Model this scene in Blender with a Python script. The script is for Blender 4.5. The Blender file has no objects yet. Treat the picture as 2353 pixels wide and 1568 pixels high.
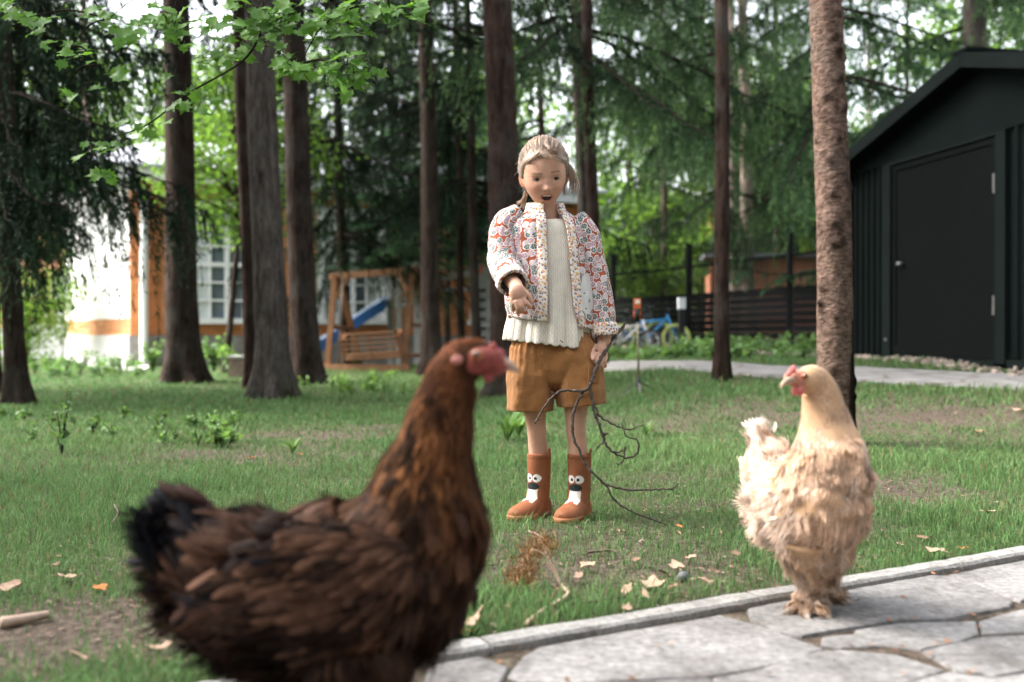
import bpy, bmesh, math, random
import numpy as np
from mathutils import Vector, Matrix, Euler

SC = bpy.context.scene
COL = SC.collection
RNG = np.random.default_rng(11)
random.seed(11)

# ---------------------------------------------------------------- camera
FPX = 2288.0            # focal length in photograph pixels (2353 wide)
CAMZ = 0.54
HOR = 772.0
cam_data = bpy.data.cameras.new('camera')
cam_data.lens = 35.0
cam_data.sensor_width = 36.0
cam_data.clip_start = 0.05
cam_data.clip_end = 900.0
cam_data.dof.use_dof = True
cam_data.dof.focus_distance = 2.93
cam_data.dof.aperture_fstop = 2.3
cam = bpy.data.objects.new('camera', cam_data)
COL.objects.link(cam)
cam.location = (0, 0, CAMZ)
cam.rotation_euler = (math.pi / 2 - math.atan(12 / FPX), 0, 0)
SC.camera = cam

# ---------------------------------------------------------------- sky and sun
SUN_DIR = Vector((-0.80, 0.10, 0.72)).normalized()
world = bpy.data.worlds.new('World')
SC.world = world
world.use_nodes = True
wn = world.node_tree
wn.nodes.clear()
sky = wn.nodes.new('ShaderNodeTexSky')
sky.sky_type = 'NISHITA'
sky.sun_disc = False
sky.sun_elevation = math.asin(SUN_DIR.z)
sky.sun_rotation = math.atan2(SUN_DIR.x, SUN_DIR.y)
sky.air_density = 1.0
sky.dust_density = 4.0
sky.ozone_density = 1.0
hs = wn.nodes.new('ShaderNodeHueSaturation')
hs.inputs['Saturation'].default_value = 0.30
bg = wn.nodes.new('ShaderNodeBackground')
bg.inputs['Strength'].default_value = 0.15
wo = wn.nodes.new('ShaderNodeOutputWorld')
wn.links.new(sky.outputs[0], hs.inputs['Color'])
wn.links.new(hs.outputs[0], bg.inputs['Color'])
wn.links.new(bg.outputs[0], wo.inputs['Surface'])

sun_data = bpy.data.lights.new('sun', 'SUN')
sun_data.energy = 1.1
sun_data.angle = math.radians(20)
sun_data.color = (1.0, 0.95, 0.87)
sun = bpy.data.objects.new('sun', sun_data)
COL.objects.link(sun)
sun.rotation_euler = SUN_DIR.to_track_quat('Z', 'Y').to_euler()

vs = SC.view_settings
vs.view_transform = 'Standard'
vs.look = 'None'
vs.gamma = 1.0
vs.use_curve_mapping = False
vs.exposure = 2.85
SC.cycles.max_bounces = 6
SC.cycles.diffuse_bounces = 3
SC.cycles.glossy_bounces = 2
SC.cycles.transmission_bounces = 3
SC.cycles.transparent_max_bounces = 4

# ---------------------------------------------------------------- numeric helpers
def sstep(a, b, x):
    t = np.clip((np.asarray(x, float) - a) / (b - a), 0, 1)
    return t * t * (3 - 2 * t)

def _hash(ix, iy, iz, seed):
    with np.errstate(over='ignore'):
        h = (ix.astype(np.uint32) * np.uint32(374761393) + iy.astype(np.uint32) * np.uint32(668265263)
             + iz.astype(np.uint32) * np.uint32(2246822519) + np.uint32(seed * 3266489917 % 4294967296))
        h = (h ^ (h >> np.uint32(13))) * np.uint32(1274126177)
        h = h ^ (h >> np.uint32(16))
    return h.astype(np.float64) / 4294967295.0

def noise3(P, seed=1):
    P = np.asarray(P, float)
    i = np.floor(P).astype(np.int64)
    f = P - i
    f = f * f * (3 - 2 * f)
    r = 0
    for dx in (0, 1):
        for dy in (0, 1):
            for dz in (0, 1):
                w = (f[..., 0] if dx else 1 - f[..., 0]) * (f[..., 1] if dy else 1 - f[..., 1]) * (f[..., 2] if dz else 1 - f[..., 2])
                r = r + w * _hash(i[..., 0] + dx, i[..., 1] + dy, i[..., 2] + dz, seed)
    return r * 2 - 1

def fbm(P, seed=1, o=3):
    P = np.asarray(P, float)
    r = 0; a = 1.0; s = 0
    for k in range(o):
        r = r + a * noise3(P * (2 ** k), seed + k * 17); s += a; a *= .5
    return r / s

def fbm2(x, y, seed=1, o=3):
    x = np.asarray(x, float); y = np.asarray(y, float)
    return fbm(np.stack([x, y, np.zeros_like(x) + .37], -1), seed, o)

def nrm(v):
    v = np.asarray(v, float)
    return v / np.maximum(np.linalg.norm(v, axis=-1, keepdims=True), 1e-9)

def cr(keys, n):
    """Catmull-Rom through key rows, n samples."""
    K = np.asarray(keys, float)
    if K.ndim == 1: K = K[:, None]
    m = len(K)
    u = np.linspace(0, m - 1, n)
    i = np.clip(np.floor(u).astype(int), 0, m - 2)
    t = (u - i)[:, None]
    g = lambda k: K[np.clip(k, 0, m - 1)]
    p0, p1, p2, p3 = g(i - 1), g(i), g(i + 1), g(i + 2)
    p0 = np.where((i == 0)[:, None], 2 * p1 - p2, p0)
    p3 = np.where((i == m - 2)[:, None], 2 * p2 - p1, p3)
    return .5 * (2 * p1 + (p2 - p0) * t + (2 * p0 - 5 * p1 + 4 * p2 - p3) * t * t + (3 * p1 - p0 - 3 * p2 + p3) * t ** 3)

def W(x, y, d):
    """Where the ray through photo point (x, y) stands at depth d."""
    return np.array([(x - 1176.5) * d / FPX, d, CAMZ - (y - HOR) * d / FPX])

def terrain(x, y):
    x = np.asarray(x, float); y = np.asarray(y, float)
    z = 0.32 * sstep(-0.3, 2.0, x) * sstep(3.2, 9.5, y)
    b = sstep(2.4, 5.0, y)
    return z + b * 0.018 * fbm2(x * .9, y * .9, 5, 2) - b * 0.004

def gp(x, y):
    """Ground point seen at photo point (x, y)."""
    d = np.exp(np.linspace(math.log(.8), math.log(80), 1500))
    z = terrain((x - 1176.5) * d / FPX, d)
    yy = HOR + FPX * (CAMZ - z) / d
    k = np.argmax(yy <= y)
    if yy[k] > y: k = len(d) - 1
    return np.array([(x - 1176.5) * d[k] / FPX, d[k], z[k]])

# ---------------------------------------------------------------- mesh helpers
class G:
    """Collects vertices, quads and triangles; build() links them as one mesh object."""
    def __init__(s):
        s.V = []; s.Q = []; s.T = []; s.U = []; s.C = []; s.MQ = []; s.MT = []; s.n = 0
    def add(s, V, Q=None, T=None, uv=None, col=None, mi=0):
        V = np.asarray(V, float).reshape(-1, 3); k = len(V)
        s.V.append(V)
        s.U.append(np.zeros((k, 2)) if uv is None else np.asarray(uv, float).reshape(-1, 2))
        if col is None: c = np.ones((k, 3))
        else: c = np.broadcast_to(np.asarray(col, float), (k, 3)) if np.asarray(col).ndim == 1 else np.asarray(col, float).reshape(-1, 3)
        s.C.append(c)
        if Q is not None and len(Q):
            Q = np.asarray(Q, np.int64).reshape(-1, 4) + s.n; s.Q.append(Q); s.MQ.append(np.full(len(Q), mi))
        if T is not None and len(T):
            T = np.asarray(T, np.int64).reshape(-1, 3) + s.n; s.T.append(T); s.MT.append(np.full(len(T), mi))
        s.n += k
        return s
    def box(s, c, size, Rm=None, mi=0, col=None):
        c = np.asarray(c, float); h = np.asarray(size, float) / 2
        B = np.array([[x, y, z] for x in (-1, 1) for y in (-1, 1) for z in (-1, 1)], float) * h
        if Rm is not None: B = B @ np.asarray(Rm).T
        return s.add(B + c, Q=[[0, 1, 3, 2], [4, 6, 7, 5], [0, 4, 5, 1], [2, 3, 7, 6], [0, 2, 6, 4], [1, 5, 7, 3]], mi=mi, col=col)
    def beam(s, p, q, w, h, up=(0, 0, 1), mi=0):
        p = np.asarray(p, float); q = np.asarray(q, float)
        t = nrm(q - p); r = np.cross(t, up)
        if np.linalg.norm(r) < 1e-4: r = np.cross(t, (0, 1, 0))
        r = nrm(r); u = np.cross(r, t)
        return s.box((p + q) / 2, (w, np.linalg.norm(q - p), h), np.stack([r, t, u], 1), mi=mi)
    def tube(s, path, rad, m=8, mi=0, col=None, caps=True, jit=None):
        path = np.asarray(path, float); n = len(path)
        rad = np.broadcast_to(np.asarray(rad, float), (n,)) if np.ndim(rad) < 2 else np.asarray(rad)
        rings = tube_rings(path, rad, m)
        if jit is not None: rings = jit(rings)
        return s.loft(rings, caps=(caps, caps), mi=mi, col=col)
    def loft(s, rings, closed=True, caps=(False, False), mi=0, col=None):
        rings = np.asarray(rings, float); n, m = rings.shape[:2]
        i = np.arange(n - 1)[:, None]; mm = m if closed else m - 1
        j = np.arange(mm)[None, :]; j2 = (j + 1) % m
        Q = np.stack([i * m + j, i * m + j2, (i + 1) * m + j2, (i + 1) * m + j], -1).reshape(-1, 4)
        seg = np.linalg.norm(np.diff(rings, axis=0), axis=-1).mean(1)
        v = np.concatenate([[0], np.cumsum(seg)])
        per = np.linalg.norm(np.roll(rings, -1, 1) - rings, axis=-1)
        if not closed: per = per[:, :-1]
        u = np.concatenate([[0], np.cumsum(per.mean(0))])[:m]
        uv = np.stack(np.broadcast_arrays(u[None, :], v[:, None]), -1)
        V = rings.reshape(-1, 3); T = []
        if col is not None and np.ndim(col) == 3: col = np.asarray(col).reshape(-1, 3)
        uvf = uv.reshape(-1, 2)
        extra = []
        for e, k in ((0, 0), (1, n - 1)):
            if caps[e]:
                ci = len(V) + len(extra); extra.append(rings[k].mean(0))
                for a in range(m if closed else m - 1):
                    b = (a + 1) % m
                    T.append([k * m + b, k * m + a, ci] if e == 0 else [k * m + a, k * m + b, ci])
        if extra:
            V = np.concatenate([V, extra]); uvf = np.concatenate([uvf, np.zeros((len(extra), 2))])
            if col is not None and np.ndim(col) == 2:
                col = np.concatenate([col, [col[0]] * len(extra)])
        return s.add(V, Q, T, uvf, col, mi)
    def ell(s, c, r, Rm=None, n=10, m=14, mi=0, col=None):
        th = np.linspace(0, math.pi, n); ph = np.linspace(0, 2 * math.pi, m, endpoint=False)
        D = np.stack([np.sin(th)[:, None] * np.cos(ph), np.sin(th)[:, None] * np.sin(ph), np.cos(th)[:, None] * np.ones(m)], -1)
        D[0, :, :2] = .001 * D[1, :, :2]; D[-1, :, :2] = .001 * D[1, :, :2]
        P = D * np.asarray(r, float)
        if Rm is not None: P = P @ np.asarray(Rm).T
        return s.loft((P + np.asarray(c, float))[::-1], mi=mi, col=col)
    def mesh(s, name, mats, smooth=True, uv=False, col=False):
        me = bpy.data.meshes.new(name)
        V = np.concatenate(s.V); me.vertices.add(len(V)); me.vertices.foreach_set('co', V.ravel())
        Q = np.concatenate(s.Q) if s.Q else np.zeros((0, 4), int)
        T = np.concatenate(s.T) if s.T else np.zeros((0, 3), int)
        li = np.concatenate([Q.ravel(), T.ravel()]).astype(np.int32)
        me.loops.add(len(li)); me.loops.foreach_set('vertex_index', li)
        me.polygons.add(len(Q) + len(T))
        st = np.concatenate([np.arange(len(Q)) * 4, len(Q) * 4 + np.arange(len(T)) * 3]).astype(np.int32)
        me.polygons.foreach_set('loop_start', st)
        mi = np.concatenate(s.MQ + s.MT) if (s.MQ or s.MT) else np.zeros(0)
        me.polygons.foreach_set('material_index', mi.astype(np.int32))
        me.polygons.foreach_set('use_smooth', np.full(len(Q) + len(T), bool(smooth)))
        for mt in (mats if isinstance(mats, (list, tuple)) else [mats]): me.materials.append(mt)
        if uv:
            U = np.concatenate(s.U); L = me.uv_layers.new(name='UVMap'); L.data.foreach_set('uv', U[li].astype(np.float32).ravel())
        if col:
            C = np.concatenate(s.C); a = me.color_attributes.new('Col', 'FLOAT_COLOR', 'POINT')
            a.data.foreach_set('color', np.concatenate([C, np.ones((len(C), 1))], 1).astype(np.float32).ravel())
        me.update(calc_edges=True); me.validate()
        return me
    def build(s, name, mats, parent=None, smooth=True, uv=False, col=False, loc=None):
        return link(name, s.mesh(name, mats, smooth, uv, col), parent, loc)

def tube_rings(path, rad, m, up=None):
    path = np.asarray(path, float); n = len(path)
    t = nrm(np.gradient(path, axis=0))
    a = np.array([0, 0, 1.0]) if up is None else np.asarray(up, float)
    if abs(np.dot(a, t[0])) > .95: a = np.array([0, 1.0, 0])
    r = nrm(a - t[0] * np.dot(a, t[0]))
    ang = np.linspace(0, 2 * math.pi, m, endpoint=False)
    out = np.zeros((n, m, 3))
    for i in range(n):
        r = nrm(r - t[i] * np.dot(r, t[i])); b = np.cross(t[i], r)
        ra = rad[i] if np.ndim(rad[i]) == 0 else rad[i]
        ra, rb = (ra, ra) if np.ndim(ra) == 0 else ra
        out[i] = path[i] + np.cos(ang)[:, None] * r * ra + np.sin(ang)[:, None] * b * rb
    return out

def link(name, me, parent=None, loc=None):
    o = bpy.data.objects.new(name, me)
    COL.objects.link(o)
    if loc is not None: o.location = tuple(loc)
    if parent is not None:
        o.parent = parent
        if loc is None:
            off = Vector(parent.location)
            if parent.parent is not None: off = Vector((0, 0, 0))
            o.location = -off
    return o

def empty(name, loc=(0, 0, 0)):
    o = bpy.data.objects.new(name, None); COL.objects.link(o)
    o.empty_display_size = .1; o.location = tuple(loc)
    return o

def tag(o, label=None, cat=None, group=None, kind=None):
    if label: o['label'] = label
    if cat: o['category'] = cat
    if group: o['group'] = group
    if kind: o['kind'] = kind
    return o

def rotz(a):
    c, s = math.cos(a), math.sin(a)
    return np.array([[c, -s, 0], [s, c, 0], [0, 0, 1.0]])

def euler(x, y, z):
    return np.array(Euler((x, y, z)).to_matrix())

def copy_tree(o, parent=None):
    c = o.copy(); COL.objects.link(c)
    if parent is not None: c.parent = parent
    for ch in list(o.children): copy_tree(ch, c)
    return c

# ---------------------------------------------------------------- materials
def newmat(name):
    m = bpy.data.materials.new(name); m.use_nodes = True
    nt = m.node_tree; p = nt.nodes['Principled BSDF']
    return m, nt, p

class N:
    def __init__(s, nt): s.nt = nt
    def __call__(s, typ, ins=None, **props):
        n = s.nt.nodes.new('ShaderNode' + typ)
        for k, v in props.items(): setattr(n, k, v)
        for k, v in (ins or {}).items():
            i = n.inputs[k]
            if hasattr(v, 'is_output') or isinstance(v, bpy.types.NodeSocket): s.nt.links.new(v, i)
            else: i.default_value = v
        return n
    def math(s, op, a, b=0.0, c=0.0, clamp=False):
        n = s('Math', {0: a, 1: b, 2: c}, operation=op); n.use_clamp = clamp; return n.outputs[0]
    def mix(s, f, a, b, mode='MIX'):
        n = s.nt.nodes.new('ShaderNodeMix'); n.data_type = 'RGBA'; n.blend_type = mode
        for i, v in ((0, f), (6, a), (7, b)):
            if isinstance(v, bpy.types.NodeSocket): s.nt.links.new(v, n.inputs[i])
            else: n.inputs[i].default_value = v if i == 0 else (tuple(v) + (1,) if len(v) == 3 else v)
        return n.outputs[2]
    def ramp(s, f, stops):
        n = s.nt.nodes.new('ShaderNodeValToRGB'); e = n.color_ramp.elements
        while len(e) < len(stops): e.new(.5)
        for i, (p, c) in enumerate(stops):
            e[i].position = p; e[i].color = (c, c, c, 1) if np.ndim(c) == 0 else tuple(c) + (1,)
        s.nt.links.new(f, n.inputs[0]); return n.outputs[0]
    def noise(s, vec, scale, detail=4, rough=.55):
        n = s('TexNoise', {'Vector': vec, 'Scale': scale, 'Detail': detail, 'Roughness': rough}); return n.outputs[0]
    def bump(s, h, strength=.3, dist=.01):
        return s('Bump', {'Height': h, 'Strength': strength, 'Distance': dist}).outputs[0]
    def mapv(s, vec, scale):
        n = s('Mapping', {'Vector': vec, 'Scale': scale}); return n.outputs[0]

def M(name, col, rough=.75, var=.2, vscale=6., bump=0., bscale=60., attr=False, trans=0., spec=.3, metal=0., rnd=0., coat=0., sheen=0., stretch=None):
    m, nt, p = newmat(name); n = N(nt)
    tc = n('TexCoord').outputs['Object']
    if stretch: tc = n.mapv(tc, stretch)
    f = n.noise(tc, vscale, 5)
    v = n.ramp(f, [(.25, 1 - var), (.75, 1 + var)])
    if attr:
        base = n('Attribute', attribute_name='Col').outputs['Color']
        c = n.mix(1.0, base, v, 'MULTIPLY')
        if col is not None: c = n.mix(1.0, c, col, 'MULTIPLY')
    else:
        c = n.mix(1.0, col, v, 'MULTIPLY')
    if rnd:
        oi = n('ObjectInfo').outputs['Random']
        rr = n.ramp(oi, [(0, 1 - rnd), (1, 1 + rnd)])
        c = n.mix(1.0, c, rr, 'MULTIPLY')
    nt.links.new(c, p.inputs['Base Color'])
    p.inputs['Roughness'].default_value = rough
    p.inputs['Specular IOR Level'].default_value = spec
    p.inputs['Metallic'].default_value = metal
    if coat: p.inputs['Coat Weight'].default_value = coat
    if sheen: p.inputs['Sheen Weight'].default_value = sheen
    if bump:
        h = n.noise(tc, bscale, 4)
        nt.links.new(n.bump(h, bump, .01), p.inputs['Normal'])
    if trans:
        out = nt.nodes['Material Output']
        tr = n('BsdfTranslucent', {'Color': c})
        mx = n('MixShader', {0: trans, 1: p.outputs[0], 2: tr.outputs[0]})
        nt.links.new(mx.outputs[0], out.inputs['Surface'])
    return m
# ================================================================ SETTING
KD0 = np.array([-.145, 1.70]); KDIR = nrm(np.array([1.434, .805])); KN = np.array([KDIR[1], -KDIR[0]])
def kd(x, y):
    return (np.asarray(x) - KD0[0]) * KN[0] + (np.asarray(y) - KD0[1]) * KN[1]

def blob(x, y, c, rx, ry):
    return np.exp(-((x - c[0]) / rx) ** 2 - ((y - c[1]) / ry) ** 2)

_pts = {k: gp(*k) for k in [(150, 1450), (330, 1300), (790, 1000), (1500, 1330), (1750, 1200), (2200, 960), (1180, 1020), (600, 1045), (1350, 1250), (2050, 1130)]}
def bare(x, y):
    x = np.asarray(x, float); y = np.asarray(y, float)
    b = .05 + .40 * fbm2(x * 1.6, y * 1.1, 31, 3) + .34 * fbm2(x * 6, y * 5, 33, 2)
    for k, a, rx, ry in [((150, 1450), .62, .45, .22), ((330, 1300), .28, .4, .25), ((790, 1000), .5, .7, .7), ((1500, 1330), .48, .45, .24),
                         ((1750, 1200), .35, .4, .3), ((2200, 960), .62, 1.5, .8), ((1180, 1020), .3, .3, .3), ((600, 1045), .35, .9, .3), ((1350, 1250), .30, .5, .28), ((2050, 1130), .35, .3, .3)]:
        b = b + a * blob(x, y, _pts[k], rx, ry)
    return b

# path on the right, laid in front of the shed
_pf = [gp(a, b) for a, b in [(1240, 848), (1400, 853), (1700, 863), (2000, 880), (2353, 897)]]
_pb = [gp(a, b) for a, b in [(1240, 833), (1400, 834), (1700, 839), (2000, 850), (2353, 866)]]
_pf = [_pf[0] + (_pf[0] - _pf[1]) * 3] + _pf + [_pf[-1] + (_pf[-1] - _pf[-2]) * 2]
_pb = [_pb[0] + (_pb[0] - _pb[1]) * 3] + _pb + [_pb[-1] + (_pb[-1] - _pb[-2]) * 2]
PFc, PBc = cr(_pf, 60), cr(_pb, 60)
def on_path(x, y):
    yf = np.interp(x, PFc[:, 0][np.argsort(PFc[:, 0])], PFc[:, 1][np.argsort(PFc[:, 0])])
    yb = np.interp(x, PBc[:, 0][np.argsort(PBc[:, 0])], PBc[:, 1][np.argsort(PBc[:, 0])])
    return (x > -3) & (y > yf) & (y < yb)

def ground_z(x, y):
    return terrain(x, y) - .007 * sstep(.012, .05, kd(x, y))

def axis(lo, hi, fine0, fine1, step, far):
    a = list(np.arange(fine0, fine1, step)); s = step
    v = fine1
    while v < hi: a.append(v); s *= 1.22; v += s
    s = step; v = fine0
    b = []
    while v > lo: s *= 1.22; v -= s; b.append(v)
    return np.array(b[::-1] + a)
gx = axis(-400, 400, -3.2, 3.2, .045, 0); gy = axis(-60, 600, .8, 6.5, .045, 0)
GX, GY = np.meshgrid(gx, gy)
GZ = ground_z(GX, GY)
GZ = GZ + .006 * fbm2(GX * 9, GY * 9, 71, 2) * (kd(GX, GY) < 0)
nx, ny = len(gx), len(gy)
ii = np.arange(ny - 1)[:, None]; jj = np.arange(nx - 1)[None]
gq = np.stack([ii * nx + jj, ii * nx + jj + 1, (ii + 1) * nx + jj + 1, (ii + 1) * nx + jj], -1).reshape(-1, 4)
bm_ = sstep(.05, .5, bare(GX, GY)); pav = sstep(0, .04, kd(GX, GY))
gc = np.stack([np.maximum(bm_, pav), pav, bm_ * 0], -1)

def ground_mat():
    m, nt, p = newmat('soil_and_moss'); n = N(nt)
    tc = n('TexCoord').outputs['Object']
    at = n('SeparateColor', {0: n('Attribute', attribute_name='Col').outputs['Color']}).outputs[0]
    f1 = n.noise(tc, 3.5, 6, .65); f2 = n.noise(tc, 45, 5, .7); f3 = n.noise(tc, 160, 3, .7)
    soil = n.ramp(f2, [(.3, (.035, .027, .021)), (.5, (.095, .073, .056)), (.72, (.20, .155, .12))])
    moss = n.ramp(f2, [(.3, (.028, .040, .016)), (.55, (.070, .098, .036)), (.8, (.14, .165, .065))])
    k = n.math('ADD', at, n.math('MULTIPLY', n.math('SUBTRACT', f1, .5), 1.1), clamp=True)
    c = n.mix(k, moss, soil)
    c = n.mix(.5, c, n.mix(1, c, n.ramp(f3, [(.3, .5), (.7, 1.6)]), 'MULTIPLY'))
    nt.links.new(c, p.inputs['Base Color']); p.inputs['Roughness'].default_value = .95; p.inputs['Specular IOR Level'].default_value = .1
    h = n.math('ADD', f2, n.math('MULTIPLY', f3, .5))
    nt.links.new(n.bump(h, .7, .02), p.inputs['Normal'])
    return m
g = G(); g.add(np.stack([GX, GY, GZ], -1), gq, col=gc.reshape(-1, 3))
tag(g.build('ground', ground_mat(), smooth=True, col=True), 'shaded lawn soil with moss and bare patches', 'ground', kind='structure')

# ---------------------------------------------------------------- paving and kerb
def stone_mat(name, c0, c1, sc=1.0):
    m, nt, p = newmat(name); n = N(nt)
    tc = n('TexCoord').outputs['Object']
    f1 = n.noise(tc, 5 * sc, 6, .6); f2 = n.noise(tc, 60 * sc, 5, .65); f3 = n.noise(tc, 14 * sc, 4, .7)
    c = n.ramp(f1, [(.32, c0), (.68, c1)])
    c = n.mix(1, c, n.ramp(f2, [(.3, .62), (.7, 1.32)]), 'MULTIPLY')
    c = n.mix(n.ramp(f3, [(.54, 0.), (.70, .6)]), c, (.10, .085, .07))
    oi = n('ObjectInfo').outputs['Random']
    c = n.mix(1, c, n.ramp(oi, [(0, .82), (1, 1.15)]), 'MULTIPLY')
    nt.links.new(c, p.inputs['Base Color']); p.inputs['Roughness'].default_value = .9; p.inputs['Specular IOR Level'].default_value = .12
    nt.links.new(n.bump(n.math('ADD', f2, f3), .5, .008), p.inputs['Normal'])
    return m
MAT_SLAB = stone_mat('grey_flagstone', (.135, .128, .124), (.30, .288, .275))
MAT_KERB = stone_mat('kerb_concrete', (.27, .26, .245), (.38, .365, .34), 2)

paving = tag(empty('paving', (0, 1.2, 0)), 'crazy paving of grey flagstones along the lawn edge', 'paving', kind='structure')
def zq(zx, zy): return gp0((zx / 1.5687 + 1060) / 1.088, (zy / 1.5687 + 1200) / 1.088)
def gp0(x, y):
    d = FPX * CAMZ / (y - HOR); return np.array([(x - 1176.5) * d / FPX, d])
slab_px = [
 [(1275, 505), (1480, 450), (1660, 412), (1960, 372), (2060, 382), (2180, 420), (2305, 478), (2290, 498), (2050, 540), (1880, 545), (1700, 572), (1490, 608), (1400, 595), (1290, 545)],
 [(345, 762), (400, 690), (460, 655), (700, 598), (1050, 525), (1130, 518), (1290, 562), (1480, 628), (1555, 655), (1460, 700), (1300, 730), (1100, 762), (800, 778), (560, 792), (400, 788)],
 [(20, 742), (70, 712), (210, 692), (325, 738), (275, 800), (230, 850), (0, 850)],
 [(2070, 372), (2340, 308), (2560, 260), (2620, 340), (2560, 430), (2345, 470), (2200, 415)],
 [(1705, 585), (1880, 560), (2165, 552), (2170, 600), (2080, 632), (1950, 658), (1800, 640), (1690, 606)],
 [(2190, 552), (2330, 512), (2480, 480), (2620, 520), (2560, 600), (2353, 592), (2195, 600)],
 [(1150, 772), (1300, 742), (1560, 668), (1640, 664), (1850, 680), (2045, 742), (1870, 792), (1700, 850), (1500, 900), (1250, 900), (1170, 830)],
 [(1965, 668), (2200, 612), (2353, 604), (2520, 615), (2480, 720), (2353, 740), (2240, 762), (2085, 738)],
 [(1575, 615), (1680, 604), (1785, 646), (1640, 652), (1568, 645)],
 [(2060, 752), (2230, 775), (2400, 755), (2560, 800), (2400, 900), (2000, 930), (1800, 860), (1900, 800)],
 [(300, 800), (420, 798), (800, 790), (1120, 775), (1150, 830), (1200, 930), (700, 960), (330, 930), (250, 860)],
]
traced = [np.array([zq(*q) for q in P]) for P in slab_px]
def inpoly(p, P):
    c = False
    for a in range(len(P)):
        x0, y0 = P[a]; x1, y1 = P[a - 1]
        if (y0 > p[1]) != (y1 > p[1]) and p[0] < (x1 - x0) * (p[1] - y0) / (y1 - y0) + x0: c = not c
    return c
def clip(P, n_, d_):
    out = []
    for a in range(len(P)):
        p, q = P[a - 1], P[a]; dp, dq = p @ n_ - d_, q @ n_ - d_
        if dp <= 0: out.append(p)
        if (dp < 0) != (dq < 0): out.append(p + (q - p) * dp / (dp - dq))
    return out
rs = random.Random(4)
seeds = []
for a in np.arange(-2.4, 3.6, .40):
    for b in np.arange(.10, 2.2, .34):
        q = KD0 + KDIR * (a + rs.uniform(-.12, .12)) + KN * (b + .13 + rs.uniform(-.1, .1))
        seeds.append((q, any(inpoly(q, P) for P in traced) or min(np.min(np.linalg.norm(P - q, axis=1)) for P in traced) < .05))
polys = [(P, 0) for P in traced]
for q, skip in seeds:
    if skip: continue
    P = [q + np.array(v) for v in ((-.5, -.5), (.5, -.5), (.5, .5), (-.5, .5))]
    for r, _ in seeds:
        if r is q: continue
        n_ = r - q; L = np.linalg.norm(n_)
        if L > 1.2: continue
        n_ = n_ / L
        P = clip(P, n_, n_ @ (q + r) / 2 - .012)
        if len(P) < 3: break
    if len(P) < 3: continue
    P = clip(P, -KN, -(KN @ KD0 + .075))
    if len(P) < 3: continue
    P = np.array(P)
    if any(inpoly(v, T_) for T_ in traced for v in P): 
        for T_ in traced:           # pull corners that fall under a neighbour back towards the middle
            for a in range(len(P)):
                for _ in range(14):
                    if not inpoly(P[a], T_) and np.min(np.linalg.norm(T_ - P[a], axis=1)) > .012: break
                    P[a] = P[a] + (q - P[a]) * .12
        P = q + (P - q) * .97
        if np.max(np.linalg.norm(P - q, axis=1)) < .06: continue
    polys.append((P, 1))
for k, (P, kind) in enumerate(polys):
    if kind == 0:
        P = np.array([v + KN * max(0, .068 - float(kd(*v))) for v in P])
    pts = []
    for a in range(len(P)):
        p, q = P[a], P[(a + 1) % len(P)]; L = np.linalg.norm(q - p); m_ = max(1, int(L / .05))
        for t in range(m_): pts.append(p + (q - p) * t / m_)
    pts = np.array(pts); c = pts.mean(0)
    jn = fbm2(pts[:, 0] * 22, pts[:, 1] * 22, 90 + k, 2)
    dirv = nrm(pts - c)
    pts = pts + dirv * (jn * .007 + (.006 if kind == 0 else 0))[:, None]
    tilt = RNG.normal(0, .006, 2); z0 = RNG.normal(0, .002) - .001
    def ring(s, z): 
        xy = pts - dirv * s
        return np.column_stack([xy, z + z0 + (xy - c) @ tilt * .6 + .0015 * fbm2(xy[:, 0] * 30, xy[:, 1] * 30, 7, 2)])
    g = G(); g.loft(np.stack([ring(0, -.05), ring(0, -.008), ring(.002, -.002), ring(.006, 0.), np.column_stack([c + (pts - c) * .45, np.full(len(pts), z0)])]), caps=(False, True))
    g.build('flagstone', MAT_SLAB, paving, smooth=False)
kerb = tag(empty('kerb', (0, 2, 0)), 'narrow concrete kerb between lawn and paving', 'kerb', kind='structure')
t0 = -3.0
while t0 < 3.6:
    L = .62; a0, a1 = t0, t0 + L - .006
    g = G(); n_ = 14
    tt = np.linspace(a0, a1, n_)
    prof = [(-.002, -.06), (-.002, .006), (.004, .012), (.044, .012), (.050, .006), (.050, -.06)]
    rings = []
    for t in tt:
        b = KD0 + KDIR * t; w = .0025 * fbm2(t * 9, 3.3, 14, 2)
        rings.append([[*(b + KN * (s + w)), z + .002 * float(fbm2(t * 3, s * 40, 15, 2)) + (RNG.normal(0, .0008))] for s, z in prof])
    g.loft(np.array(rings), caps=(True, True))
    g.build('kerb_stone', MAT_KERB, kerb, smooth=False); t0 += L

# path by the shed
def path_mat():
    m, nt, p = newmat('pale_stone_path'); n = N(nt)
    tc = n('TexCoord').outputs['Object']
    v = n('TexVoronoi', {'Vector': tc, 'Scale': 2.2}, feature='DISTANCE_TO_EDGE').outputs[0]
    c = n.ramp(n.noise(tc, 6, 5), [(.3, (.16, .152, .146)), (.7, (.27, .258, .246))])
    c = n.mix(n.ramp(v, [(.0, 1.), (.06, 0.)]), c, (.12, .10, .08))
    nt.links.new(c, p.inputs['Base Color']); p.inputs['Roughness'].default_value = .9
    return m
def drape(A, B, m, h):
    rows = []
    for t in np.linspace(0, 1, m):
        P = A + (B - A) * t; rows.append(np.column_stack([P[:, 0], P[:, 1], terrain(P[:, 0], P[:, 1]) + h]))
    return np.stack(rows, 1)
R_ = drape(PFc, PBc, 6, .02); R0 = R_[:, :1].copy(); R0[..., 2] -= .05
g = G(); g.loft(np.concatenate([R0, R_], 1), closed=False)
tag(g.build('path', path_mat()), 'pale grey stone path in front of the dark shed', 'path', kind='structure')

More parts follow.
